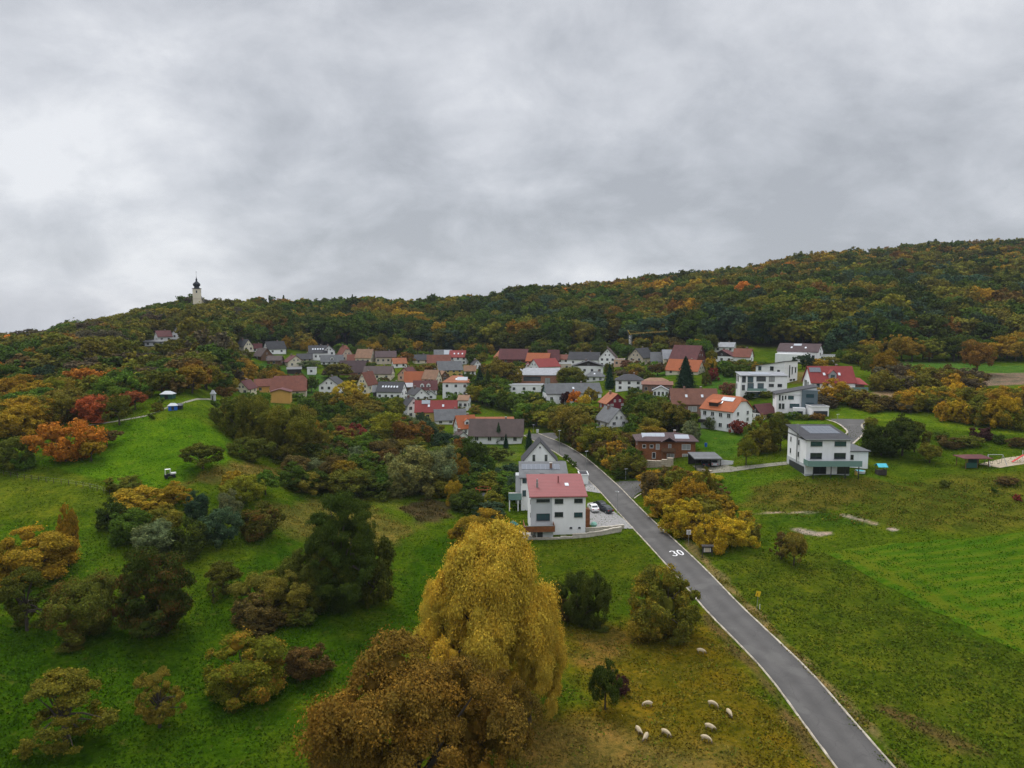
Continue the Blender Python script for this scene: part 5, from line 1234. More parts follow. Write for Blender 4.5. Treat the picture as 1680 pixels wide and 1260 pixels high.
# bus-stop shelter shape and cabinet at the top junction
def small(name, label, cat, px, py, fn, yaw=0, group=None):
    p = hit(px, py); t = thing(name, label, cat, p, R(yaw), group); fn(t, 1 / scale_at(p)); return t
def cab(t, k):
    part(t, 'cabinet_body', frame_w, [(-2*k, 2*k, -.3, .3, -.1, 5*k)]); part(t, 'cabinet_lid', lgrey, [(-2.2*k, 2.2*k, -.36, .36, 5*k+.003, 5.6*k)])
small('electricity_cabinet', 'white electricity cabinet on the verge of the top junction', 'cabinet', 882, 710, cab)
def bench(t, k):
    part(t, 'seat', yellow_p, [(-2.6*k, 2.6*k, -.25, .25, .42, .50)])
    for x in (-2*k, 1.8*k): part(t, 'leg', metal_d, [(x, x+.08, -.2, .2, -.1, .42)])
    part(t, 'backrest', yellow_p, [(-2.6*k, 2.6*k, .25, .31, .6, .95)])
small('bench', 'yellow bench on the grass at the top junction', 'bench', 869, 711, bench)
# signs
def sign30(t, k):
    q = MB(); q.tube([(0, 0, -.2), (0, 0, 3.0)], .04, metal, 6); q.build('post', t)
    q = MB(); q.box(-.42, .42, -.05, -.01, 2.15, 3.05, white_p); sg = q.build('sign_board', t)
    q = MB(); n = 24
    vs = [(r_*math.cos(2*math.pi*i/n), -.058, 2.68 + r_*math.sin(2*math.pi*i/n)) for r_ in (.16, .24) for i in range(n)]
    q.add(vs, [(i, (i+1) % n, n+(i+1) % n, n+i) for i in range(n)], metal_d)
    q.box(-.26, .26, -.060, -.052, 2.27, 2.33, metal_d); q.build('sign_symbol', sg)
small('traffic_sign', 'white square traffic sign with a dark symbol on a thin post by the hedge', 'traffic sign', 1129.5, 895, sign30)
def info(t, k):
    for x in (-.95, .85): part(t, 'post', darkw, [(x, x+.12, -.06, .06, -.3, 2.2)])
    q = MB(); q.box(-.83, .85, -.04, .04, .9, 2.05, darkw); b_ = q.build('board', t)
    q = MB(); q.box(-.62, -.50, -.056, -.045, 1.05, 1.85, white_p); q.box(-.44, .44, -.056, -.045, 1.05, 1.85, beige); q.box(.50, .62, -.056, -.045, 1.05, 1.85, white_p); q.build('map_sheet', b_)
    q = MB(); q.slab([(-1.1, -.45, 2.15), (1.1, -.45, 2.15), (1.1, 0, 2.4), (-1.1, 0, 2.4)], (0, 0, .06), darkw); q.slab([(-1.1, .45, 2.15), (1.1, .45, 2.15), (1.1, 0, 2.4), (-1.1, 0, 2.4)], (0, 0, .06), darkw); q.build('board_roof', t)
small('information_board', 'dark wooden information board with small roof under the yellow hedge', 'information board', 1160, 915, info)
def marker(t, k):
    q = MB(); q.tube([(-.35, 0, -.2), (-.2, 0, 2.2)], .035, metal, 6); q.build('post', t)
    q = MB(); q.tube([(.12, 0, -.2), (.12, 0, .9)], .05, frame_w, 6); q.build('stake', t)
    M_ = Matrix.Translation((-.2, -.04, 2.55)) @ Matrix.Rotation(R(14), 4, 'Y')
    q = MB(); q.box(-.34, .34, -.02, .02, -.42, .42, plain('bright_sign_yellow', (.75, .50, .02), .5, var=.1), M_); sg = q.build('sign_board', t)
    q = MB(); q.box(-.2, -.02, -.028, -.022, -.28, .1, plain('ochre_mark', (.35, .2, .01)), M_); q.build('sign_symbol', sg)
small('marker_sign', 'crooked yellow marker sign on a thin post in the right meadow', 'marker sign', 1245, 1001, marker)
def pipe_(t, k):
    part(t, 'post', metal, [(-.05, .05, -.05, .05, -.1, 1.0)]); part(t, 'cap', white_p, [(-.09, .09, -.09, .09, 1.002, 1.15)])
small('marker_post', 'low marker post in the grass beside the side road', 'post', 1052, 789, pipe_)
small('marker_post', 'second low marker post right of the first one by the side road', 'post', 1056, 788, pipe_)

# ------------------------------------------------------------------ sheep
def sheep_mesh(turn=0.0):
    me = bpy.data.meshes.new('sk'); bm = bmesh.new()
    pts = {'pel': ((-.38, 0, .74), .25), 'mid': ((0, 0, .74), .31), 'sho': ((.36, 0, .74), .25), 'neck': ((.60, turn*.12, .58), .13), 'poll': ((.74, turn*.22, .38), .105), 'nose': ((.80, turn*.32, .14), .06),
           'tail': ((-.66, 0, .70), .06)}
    E = [('pel','mid'),('mid','sho'),('sho','neck'),('neck','poll'),('poll','nose'),('pel','tail')]
    for sx, nm, fx in (('fl','sho',.34),('fr','sho',.34),('hl','pel',-.40),('hr','pel',-.40)) if False else ():
        pass
    for tag_, par, x, yv in (('fl','sho',.34,.13),('fr','sho',.34,-.13),('hl','pel',-.40,.14),('hr','pel',-.40,-.14)):
        back = -.04 if tag_[0] == 'h' else .02
        pts[tag_+'1'] = ((x, yv, .40), .085); pts[tag_+'2'] = ((x + back, yv, .22), .045); pts[tag_+'3'] = ((x, yv, .02), .04)
        E += [(par, tag_+'1'), (tag_+'1', tag_+'2'), (tag_+'2', tag_+'3')]
    pts['el'] = ((.66, .14 + turn*.2, .38), .03); pts['er'] = ((.66, -.14 + turn*.2, .38), .03); E += [('poll','el'),('poll','er')]
    vb = {k_: bm.verts.new(v_[0]) for k_, v_ in pts.items()}
    for a, b_ in E: bm.edges.new((vb[a], vb[b_]))
    bm.verts.index_update(); bm.to_mesh(me); order = list(pts); bm.free()
    o = bpy.data.objects.new('sk', me); scene.collection.objects.link(o)
    sk = o.modifiers.new('s', 'SKIN'); 
    layer = me.skin_vertices[0] if me.skin_vertices else me.attributes
    if not me.skin_vertices:
        pass
    for i, k_ in enumerate(order):
        r_ = pts[k_][1]; sv_ = me.skin_vertices[0].data[i]; sv_.radius = (r_, r_); sv_.use_root = (k_ == 'pel')
    ss = o.modifiers.new('d', 'SUBSURF'); ss.levels = 2; ss.render_levels = 2
    dg = bpy.context.evaluated_depsgraph_get(); m2 = bpy.data.meshes.new_from_object(o.evaluated_get(dg))
    bpy.data.objects.remove(o); m2.name = 'sheep'
    m2.polygons.foreach_set('use_smooth', [True] * len(m2.polygons))
    m2.materials.clear(); m2.materials.append(plain('cream_wool', (.54, .44, .29), .95, var=.2, scale=5, bump=.8)); m2.materials.append(plain('dark_sheep_legs', (.16, .12, .085), .9))
    for f in m2.polygons:
        if (f.center.z < .40 and f.center.x < .6) or (f.center.z < .46 and f.center.x > .66): f.material_index = 1
    return m2
try:
    SM = [sheep_mesh(0), sheep_mesh(1), sheep_mesh(-1)]
except Exception as ex:
    print('sheep fallback', ex); raise
for i, (a, b_, yw, lb) in enumerate([(1150,1073,-20,'sheep grazing alone near the gold-topped roadside tree'),(1063,1160,170,'sheep grazing near the small dark spruce'),
    (1169,1161,-25,'sheep grazing nearest the road kerb on the upper row'),(1196,1176,-80,'sheep seen from the front, rightmost of the flock'),
    (1047,1204,-75,'leftmost sheep of the lower row'),(1060,1215,-115,'sheep with its head down beside the leftmost one'),
    (1092,1209,-45,'sheep walking downhill in the middle of the lower row'),(1164,1200,-35,'sheep above the lowest one on the right of the flock'),
    (1158,1218,-25,'lowest sheep of the flock')]):
    p = hit(a, b_); o = bpy.data.objects.new('sheep', SM[i % 3]); scene.collection.objects.link(o); o.location = p; o.rotation_euler = (0, 0, R(yw)); o.scale = (.86,)*3
    tag(o, 'cream woolly ' + lb, 'sheep', 'sheep grazing on the brown pasture')

# ------------------------------------------------------------------ vehicles
def car(px, py, yaw, paint, label, group=None, scale=1.0, covered=False):
    p = hit(px, py); t = thing('parked_car', label, 'car', (p.x, p.y, p.z + .12), R(yaw), group); t.scale = (scale,)*3
    prof = [(-2.15,.30),(-2.2,.62),(-2.05,.92),(-1.55,1.0),(-1.15,1.40),(-.2,1.50),(.55,1.40),(1.15,1.0),(1.95,.88),(2.2,.62),(2.2,.32)]
    mb = MB()
    n = len(prof); L = []
    for yv, ins in ((-.84,0),(-.70,1),(.70,1),(.84,0)):
        L.append([(x, yv if z < 1.02 else yv*.86, z) for x, z in prof])
    vs = [v for l in L for v in l]; fs = []
    for i in range(3):
        for j in range(n): fs.append((i*n+j, i*n+(j+1) % n, (i+1)*n+(j+1) % n, (i+1)*n+j))
    fs += [tuple(reversed(range(n))), tuple(range(3*n, 4*n))]
    mb.add(vs, fs, paint); mb.build('body', t)
    if not covered:
        q = MB(); q.slab([(.60,-.62,1.40),(.60,.62,1.40),(1.12,.66,1.04),(1.12,-.66,1.04)], (.03,0,.03), glass); q.build('windscreen', t)
        q = MB(); q.slab([(-1.20,-.62,1.38),(-1.20,.62,1.38),(-1.55,.66,1.03),(-1.55,-.66,1.03)], (-.03,0,.03), glass); q.build('rear_window', t)
        for sy in (-1, 1):
            q = MB(); q.slab([(-1.05,sy*.80,1.06),(.95,sy*.80,1.06),(.45,sy*.735,1.36),(-.95,sy*.735,1.38)], (0,sy*.03,0), glass); q.build('side_window', t)
            for x, m_ in ((2.13, white_p),):
                q = MB(); q.box(x, x+.09, sy*.62-.16, sy*.62+.16, .62, .78, skyl); q.build('headlight', t)
            q = MB(); q.box(-2.22, -2.13, sy*.64-.13, sy*.64+.13, .66, .84, red_p); q.build('tail_light', t)
    for x in (-1.35, 1.35):
        for sy in (-1, 1):
            q = MB(); q.tube([(x, sy*.66, .31), (x, sy*.87, .31)], .31, black_p, 16); w_ = q.build('wheel', t)
            q = MB(); q.tube([(x, sy*.872, .31), (x, sy*.885, .31)], .19, metal, 12); q.build('rim', w_)
car(973, 838, 100, white_p, 'white parked car beside the white house with red metal roof')
car(985, 833, 110, black_p, 'black parked car next to the white car')
car(993, 840, 118, plain('dark_grey_paint', (.05,.055,.06), .3), 'dark grey parked car at the hedge end of the parking row')
car(921, 765, 80, black_p, 'dark parked car beside the white steep gable house')
car(1157, 765, 82, plain('dark_blue_paint', (.015,.03,.06), .3), 'dark blue car in the left bay of the carport')
car(1171, 764, 82, plain('silver_paint', (.35,.37,.38), .3), 'silver car in the right bay of the carport')
car(1288, 650, 10, white_p, 'white car under the tall narrow white house')
# carport
def carport(t, k):
    q = MB(); q.slab([(-23*k, -4, 15*k), (22*k, -4, 15*k), (22*k, 3.5, 17*k), (-23*k, 3.5, 17*k)], (0, 0, .25), T_grey); q.build('roof', t)
    for x in (-21, -1, 19):
        for y_ in (-3.6, 3.2): part(t, 'post', metal_d, [(x*k, x*k+.16, y_, y_+.16, -.5, 15*k)])
    part(t, 'back_wall', darkw, [(-22*k, 21*k, 3.37, 3.5, -.5, 15*k)])
small('carport', 'dark double carport right of the wooden house', 'carport', 1156, 764, carport)
def wallw(t, k): 
    part(t, 'panel', frame_w, [(0, 25*k, -.1, .1, -1.5, 9*k)]); part(t, 'coping', lgrey, [(-.1, 25*k+.1, -.16, .16, 9*k+.003, 9*k+.1)])
small('garden_wall', 'white garden wall stepping down beside the driveway', 'wall', 1177, 764, wallw, -28)
def stonewall(label, pix, h, mat, nm='retaining_wall', thick=.5, jag=.12):
    P = [hit(*p_) for p_ in pix]; q = MB(); rg = random.Random(len(pix)); 
    o0 = P[0].copy(); t = None
    pts = []
    for a, b_ in zip(P[:-1], P[1:]):
        n = max(1, int((b_ - a).xy.length / 1.2)); pts += [a.lerp(b_, i/n) for i in range(n)]
    pts.append(P[-1])
    for a, b_ in zip(pts[:-1], pts[1:]):
        d = (b_ - a).xy.normalized(); nn = Vector((-d.y, d.x, 0)) * thick; hh = h + rg.uniform(-jag, jag)
        z0 = min(gz(a.x, a.y), gz(b_.x, b_.y)) - .5; z1 = max(gz(a.x, a.y), gz(b_.x, b_.y)) + hh
        q.slab([(a.x, a.y, z1), (b_.x, b_.y, z1), (b_.x+nn.x, b_.y+nn.y, z1), (a.x+nn.x, a.y+nn.y, z1)], (0, 0, z0 - z1), mat)
    o = q.build(nm); tag(o, label, 'wall'); return o
stonewall('long low pale stone wall under the white house with red metal roof', [(850,886),(900,886),(940,884)], .45, paleblocks)
stonewall('upper course of pale limestone blocks beside the parking area', [(962,873),(985,872),(1010,869),(1024,868)], .9, paleblocks)
stonewall('lower course of pale limestone blocks above the meadow', [(940,884),(965,882),(990,878),(1020,873)], 1.0, paleblocks)
stonewall('boulder wall of rough sandstone below the wooden house', [(1044,768),(1060,768),(1085,767),(1104,766)], 2.0, sandstone, thick=.9, jag=.35)
stonewall('row of loose pale boulders at the driveway edge', [(1143,772),(1155,775),(1166,776)], .55, sandstone, thick=.8, jag=.25)
# trampoline
def tramp(t, k):
    q = MB(); q.lathe([(1.7, .8), (1.9, .8), (1.9, .88), (1.7, .88), (1.7, .8)], black_p, 20); q.lathe([(0.01, .84), (1.7, .84)], black_p, 20); q.build('mat', t)
    for i in range(6):
        a = i*math.pi/3; q = MB(); q.tube([(1.85*math.cos(a), 1.85*math.sin(a), -.1), (1.85*math.cos(a), 1.85*math.sin(a), 2.6)], .045, plain('orange_foam', (.5,.10,.03)), 6); q.build('pole', t)
    q = MB(); q.lathe([(1.84, 2.5), (1.9, 2.56), (1.84, 2.6)], plain('orange_foam', (.5,.10,.03)), 20); q.build('top_ring', t)
small('trampoline', 'dark trampoline with orange-red poles in the garden', 'trampoline', 793, 818, tramp)
def toy(t, k):
    q = MB(); q.lathe([(.01,0),(.55,0),(.6,.25),(.5,.5),(.15,.7),(.01,.72)], white_p, 14); q.build('base', t)
    q = MB(); q.lathe([(.01,.72),(.3,.75),(.35,1.0),(.01,1.25)], blue_p, 12); q.build('top', t)
small('garden_toy', 'white and blue garden toy on the lawn by the hedge', 'toy', 799, 829, toy)
def parasol(col, rad, h):
    def f(t, k):
        q = MB(); q.tube([(0,0,-.1),(0,0,h)], .05, metal, 6); q.build('pole', t)
        q = MB(); n = 8; q.add([(rad*math.cos(2*math.pi*i/n), rad*math.sin(2*math.pi*i/n), h-.75) for i in range(n)] + [(0,0,h+.1)] + [(rad*math.cos(2*math.pi*i/n), rad*math.sin(2*math.pi*i/n), h-.95) for i in range(n)],
            [(i, (i+1) % n, n) for i in range(n)] + [(n+1+i, n+1+(i+1) % n, (i+1) % n, i) for i in range(n)], col); q.build('canopy', t)
    return f
small('parasol', 'large white parasol below the pale gabled house', 'parasol', 1028, 719, parasol(white_p, 1.9, 2.6))
small('parasol', 'teal garden parasol left of the wooden balcony', 'parasol', 842, 872, parasol(plain('teal_canvas', (.02,.16,.14), .7), 1.2, 2.3))
small('parasol', 'closed-looking beige parasol on the green glass balcony terrace', 'parasol', 1434, 778, parasol(plain('beige_canvas', (.4,.3,.2), .7), .9, 1.9)) if False else None
def rotary(t, k):
    q = MB(); q.tube([(0,0,0),(0,0,1.5)], .06, metal, 6); q.build('post', t)
    q = MB(); q.lathe([(.01,.6),(.6,.65),(.75,1.1),(.4,1.5),(.01,1.6)], plain('green_white_cover', (.25,.5,.4), .6), 12); q.build('cover', t)
small('covered_planter', 'pale green covered planter at the corner of the parking area', 'planter', 974, 868, rotary)
# firewood
def logs(t, k):
    for r_ in range(3):
        for c_ in range(4 - r_ % 2):
            q = MB(); q.tube([(-.9 + c_*.45 + (r_ % 2)*.22, -.5, .2 + r_*.38), (-.9 + c_*.45 + (r_ % 2)*.22, .5, .2 + r_*.38)], .2, wood2 if (r_ + c_) % 2 else beige, 8); q.build('log', t)
small('firewood_stack', 'stack of firewood at the foot of the white wall', 'firewood', 916, 872, logs)
# tents on the left hill
def tent(w, d, h, roofm, bodym):
    def f(t, k):
        q = MB(); q.box(-w/2, w/2, -d/2, d/2, -.2, h*.62, bodym); q.build('side_walls', t)
        q = MB(); q.slab([(-w/2-.2,-d/2-.2,h*.62),(w/2+.2,-d/2-.2,h*.62),(w/2*.5,0,h),(-w/2*.5,0,h)], (0,0,.08), roofm); q.slab([(-w/2-.2,d/2+.2,h*.62),(w/2+.2,d/2+.2,h*.62),(w/2*.5,0,h),(-w/2*.5,0,h)], (0,0,.08), roofm)
        for sx in (-1,1): q.slab([(sx*(w/2+.2),-d/2-.2,h*.62),(sx*(w/2+.2),d/2+.2,h*.62),(sx*w/4,0,h)], (0,0,.08), roofm)
        q.build('roof_cover', t)
        part(t, 'door', glass, [(-w*.15, w*.15, -d/2-.05, -d/2-.005, 0, h*.5)])
    return f
small('party_tent', 'dark green party tent with white roof on the left hill', 'tent', 276, 654, tent(3.3, 2.4, 2.2, lgrey, green_d))
small('trailer_tent', 'small blue and white camping trailer below the party tent', 'trailer', 284, 672, tent(2.2, 1.8, 1.7, lgrey, blue_p), 20)
small('camping_table', 'dark covered table beside the camping trailer', 'table', 294, 671, tent(1.5, 1.5, 1.5, glass, black_p))
# white gateway pillar
small('garden_shed', 'small grey garden shed at the end of the gravel path', 'shed', 350, 657, tent(1.2, 1.2, 3.4, lgrey, lgrey))
# ride-on machine on the meadow
def mower(t, k):
    q = MB(); q.box(-1.1, 1.0, -.45, .45, .35, .8, black_p); q.box(.2, 1.2, -.4, .4, .8, 1.1, white_p); q.build('body', t)
    q = MB()
    for x, y_ in ((-.9,-.4),(-.9,.4),(.1,-.4),(.1,.4)): q.tube([(x, y_, .8), (x, y_, 1.9)], .04, white_p, 6)
    q.box(-.95, .15, -.45, .45, 1.9, 1.96, white_p); q.build('roll_frame', t)
    for x in (-.8, .8):
        for sy in (-1, 1): q = MB(); q.tube([(x, sy*.42, .3), (x, sy*.62, .3)], .3, black_p, 12); q.build('wheel', t)
    q = MB(); q.box(-.5, -.05, -.25, .25, .8, .95, metal_d); q.box(-.55, -.45, -.25, .25, .95, 1.4, metal_d); q.build('seat', t)
small('golf_buggy', 'small white open buggy parked on the bright left meadow', 'buggy', 279, 784, mower, 35)
# pavilion, swing, slide on the right
def pav(t, k):
    W_, D_, h_ = 40*k, 3.6, 15*k
    for x in (-W_/2+.2, 0, W_/2-.3):
        for y_ in (-D_/2, D_/2): part(t, 'post', wood2, [(x, x+.14, y_, y_+.14, -.3, h_)])
    part(t, 'side_panel', green_d, [(-W_/2+.35, -.02, -D_/2-.05, -D_/2-.005, 0, h_*.55)]); part(t, 'side_panel', green_d, [(.16, W_/2-.32, D_/2-.06, D_/2-.01, 0, h_*.8)])
    q = MB(); e = .5; q.slab([(-W_/2-e,-D_/2-e,h_),(W_/2+e,-D_/2-e,h_),(W_/2-1,0,h_+4*k),(-W_/2+1.5,0,h_+4*k)], (0,0,.12), T_maroon); q.slab([(-W_/2-e,D_/2+e,h_),(W_/2+e,D_/2+e,h_),(W_/2-1,0,h_+4*k),(-W_/2+1.5,0,h_+4*k)], (0,0,.12), T_maroon)
    for sx, xx in ((-1, -W_/2+1.5), (1, W_/2-1)): q.slab([(sx*(W_/2+e),-D_/2-e,h_),(sx*(W_/2+e),D_/2+e,h_),(xx,0,h_+4*k)], (0,0,.12), T_maroon)
    q.build('roof', t)
small('pavilion', 'open playground pavilion with maroon roof and green panels', 'pavilion', 1595, 765, pav)
def swing(t, k):
    w_ = 24*k; h_ = 18*k; q = MB()
    for x in (-w_/2, w_/2):
        for sy in (-1, 1): q.tube([(x + (.5 if x > 0 else -.2), sy*1.2, -.1), (x, 0, h_)], .07, metal, 6)
    q.tube([(-w_/2, 0, h_), (w_/2, 0, h_)], .07, metal, 6); q.build('frame', t)
    for x in (-.8, .9):
        q = MB(); q.tube([(x-.2, 0, h_), (x-.2, 0, .5)], .02, metal_d, 4); q.tube([(x+.2, 0, h_), (x+.2, 0, .5)], .02, metal_d, 4); q.box(x-.25, x+.25, -.12, .12, .45, .5, black_p); q.build('swing_seat', t)
small('playground_swing', 'metal playground swing right of the pavilion', 'swing', 1632, 764, swing)
def slide(t, k):
    q = MB(); q.slab([(-2.4,-.3,.2),(-2.4,.3,.2),(.2,.3,1.9),(.2,-.3,1.9)], (0,0,-.08), red_p); q.build('chute', t)
    q = MB(); [q.tube([(x, y_, -.1), (x, y_, 2.9)], .06, frame_w, 6) for x in (.3, 1.3) for y_ in (-.4, .4)]; q.box(.2, 1.4, -.5, .5, 1.85, 1.93, wood2); q.build('tower', t)
small('playground_slide', 'red playground slide at the right picture edge', 'slide', 1677, 759, slide)
def play(t, k):
    h_ = 15*k; q = MB(); [q.box(x, x+.12, y_, y_+.12, -.2, h_, wood2) for x in (-.9, .8) for y_ in (-.8, .7)]; q.box(-.9, .9, -.8, .8, 1.0, 1.1, wood2); q.build('frame', t)
    q = MB(); q.box(-.95, .95, -.86, -.81, .1, h_*.6, darkw); q.box(-1.0, -.91, -.8, .8, .1, h_*.6, darkw); q.box(.93, 1.0, -.8, .8, .1, h_*.6, darkw); q.build('side_walls', t)
    q = MB(); q.slab([(-1.15,-1.1,h_-.2),(1.15,-1.1,h_-.2),(1.15,0,h_+.5),(-1.15,0,h_+.5)], (0,0,.08), tealroof); q.slab([(-1.15,1.1,h_-.2),(1.15,1.1,h_-.2),(1.15,0,h_+.5),(-1.15,0,h_+.5)], (0,0,.08), tealroof); q.build('roof', t)
small('play_tower', 'wooden play house with turquoise roof right of the solar roofed house', 'play house', 1445, 779, play)
# tubs and tables at the terrace of the solar roofed house
def tub(t, k): q = MB(); q.lathe([(.01,0),(1.1,0),(1.15,.6),(1.05,.62),(1.0,.3),(.01,.3)], lgrey, 18); q.build('shell', t); q = MB(); q.lathe([(.01,.5),(1.02,.5)], teal, 18); q.build('water_fill', t)
small('paddling_pool', 'pale round paddling pool on the lawn corner of the solar roofed house', 'paddling pool', 1411, 776, tub)
def hp(t, k): part(t, 'casing', metal_d, [(-.9, .9, -.4, .4, 0, 1.5)]); part(t, 'fan_grille', metal, [(-.5, .5, -.45, -.405, .3, 1.2)])
small('heat_pump', 'dark heat pump unit against the white garage wing', 'heat pump', 1416, 768, hp)
def pilez(t, k):
    q = MB(); q.tube([(0,0,0),(0,0,.9)], [.35,.25], yellow_p, 10); q.build('bucket', t)
    q = MB(); q.tube([(0,0,.9),(.1,0,.98)], .27, metal_d, 10); q.build('lid', t)
small('garden_bin', 'small yellow bin on the lawn beside the paddling pool', 'bin', 1404, 779, pilez)
def blue(t, k): q = MB(); q.lathe([(.01,0),(.36,0),(.40,1.0),(.34,1.15),(.01,1.2)], blue_p, 14); q.build('barrel', t); q = MB(); q.lathe([(.01,1.205),(.38,1.21),(.01,1.28)], metal_d, 14); q.build('lid', t)
small('rain_barrel', 'blue rain barrel in the lawn above the carport', 'barrel', 1158, 733, blue)
small('rain_barrel', 'bright blue drum in the grass at the forest edge', 'barrel', 1425, 599, blue)
# fence posts of the meadow at left
def fence(label, pix, n, h=1.1, rails=2, mat=None):
    P = [hit(*p_) for p_ in pix]; P2 = [np.array(p_[:2]) for p_ in P]; t = thing('pasture_fence', label, 'fence', P[0])
    L = np.r_[0, np.cumsum([np.linalg.norm(b_ - a) for a, b_ in zip(P2[:-1], P2[1:])])]; pts = []
    for d in np.linspace(0, L[-1], n):
        x = np.interp(d, L, [q[0] for q in P2]); y_ = np.interp(d, L, [q[1] for q in P2]); pts.append(Vector((x, y_, gz(x, y_))) - P[0])
    for a in pts:
        q = MB(); q.tube([a + Vector((0,0,-.3)), a + Vector((0,0,h))], .06, mat or bark, 5); q.build('fence_post', t)
    q = MB()
    for r_ in range(rails): q.tube([a + Vector((0,0,h*(.5 + .45*r_))) for a in pts], .006, metal, 3)
    q.build('wire', t)
fence('wire fence with wooden posts crossing the left meadow', [(-5,778),(60,790),(120,797),(165,806),(180,812)], 17)
fence('wire fence along the lower edge of the sheep pasture by the road', [(1005,1112),(1012,1135)], 2)
# ------------------------------------------------------------------ trees of the foreground and the orchard
T(806,1185,206,318,'willow','willow gold','huge golden willow towering beside the sheep pasture', lod='huge', name='willow_tree', mat=LEAF_SOFT)
T(744,1170,130,222,'willow','willow gold','left shoulder of golden willow trees, next to the huge willow', lod='near', name='willow_tree', mat=LEAF_SOFT)
T(868,1190,124,212,'willow','willow gold','lower olive-gold willow leaning towards the pasture, right of the huge willow', lod='near', name='willow_tree', mat=LEAF_SOFT)
T(680,1370,262,300,'round','walnut','broad brown-leaved walnut tree filling the bottom centre', lod='huge')
T(790,1300,150,200,'round','walnut','brown tree squeezed between the walnut and the huge willow', lod='huge')
T(600,1400,150,195,'round','walnut','rusty brown tree cut by the bottom edge left of centre', lod='huge')
T(562,1003,112,212,'dense','dark green','tall dense dark hornbeam in the lower left meadow', lod='huge')
T(525,1000,90,110,'bush','dark olive','dark bush at the left foot of the tall hornbeam', lod='near')
T(612,990,70,120,'bush','dark olive','short side trunk crown at the right of the tall hornbeam', lod='mid')
T(445,1012,88,82,'bush','olive-brown','shaggy olive-brown thicket left of the tall hornbeam', lod='near')
T(420,1030,60,60,'bush','brown','low brown scrub under the shaggy thicket')
T(258,1042,114,158,'dense','dark green','large dark cherry tree with a pale bare trunk', lod='near', mat=LEAF_RED)
T(148,1040,98,108,'bush','dark olive','spreading tree with red-tinged leaves left of the dark cherry tree', lod='near', mat=LEAF_RED)
T(45,1035,95,110,'sparse','dark olive','thin dark tree near the left edge above the meadow', lod='near')
T(403,1140,128,108,'bush','yellow-green','round yellow and orange maple bush in the dark meadow', lod='near', mat=LEAF_ORANGE, name='maple_bush')
T(500,1112,72,58,'bush','brown','dark brown bramble bush right of the orange maple bush')
T(108,1225,150,135,'sparse','olive','ragged old apple tree at the bottom left corner', lod='near')
T(262,1195,82,102,'sparse','olive-brown','small ragged apple tree leaning left, below the cherry tree', lod='near')
T(55,948,120,92,'bush','golden','broad golden-leaved tree at the left edge', lod='near')
T(12,955,60,74,'bush','golden','golden tree cut by the left edge')
T(113,930,32,98,'tall','golden','slender golden poplar beside the broad golden tree', lod='mid')
T(366,972,50,52,'wide','dark olive','little dark fruit tree in the middle of the orchard meadow')
T(350,990,24,38,'sparse','olive','sapling just below the little dark fruit tree')
for a in [(207,806,46,30,'bush','olive','olive bush at the top corner of the orchard thicket'),
 (232,838,80,46,'bush','golden','wide yellow bush at the top left of the orchard thicket'),
 (284,828,50,40,'bush','golden','yellow bush near the top right of the orchard thicket'),
 (184,866,48,52,'bush','dark green','dark bush at the left end of the orchard thicket'),
 (214,890,62,60,'bush','deep green','green bush in the lower left of the orchard thicket'),
 (256,906,66,58,'bush','grey-green','grey-green sloe bush at the foot of the orchard thicket'),
 (308,910,62,62,'bush','dark green','dark green bush at the lower right of the orchard thicket'),
 (270,870,56,44,'bush','olive','olive bush in the middle of the orchard thicket'),
 (361,892,62,64,'bush','blue-green','round blue-green bush standing right of the orchard thicket'),
 (322,850,38,46,'bush','blue-green','upright blue-green bush above the round one'),
 (378,845,36,44,'bush','grey-green','grey-green bush under the yellow pear tree'),
 (425,880,62,58,'bush','dark olive','red-flecked hawthorn bush right of the orchard thicket'),
 (400,826,58,52,'bush','yellow-green','yellow pear tree between orchard and dry slope'),
 (436,812,36,42,'wide','green','small green plum tree beside the yellow pear tree'),
 (382,800,30,28,'bush','golden','small golden bush on the dry slope'),
 (333,770,60,44,'wide','dark olive','flat-crowned apple tree alone in the bright meadow'),
 (413,757,52,44,'bush','dark olive','olive bush under the big dark trees at the meadow edge'),
 (108,758,78,74,'bush','orange','wide orange tree on the bright left meadow'),
 (150,757,40,36,'wide','golden','small gold tree leaning on the wide orange tree'),
 (176,732,36,28,'wide','brown','little brown tree in the middle of the bright meadow'),
 (196,698,40,52,'round','dark olive','dark round tree beside the gravel path'),
 (20,768,62,56,'bush','dark olive','dark bush at the left edge below the path'),
 (40,770,30,30,'bush','green','green bush at the edge of the left meadow')]:
    T(*a, mat=LEAF_RED if 'red-flecked' in a[6] else None)
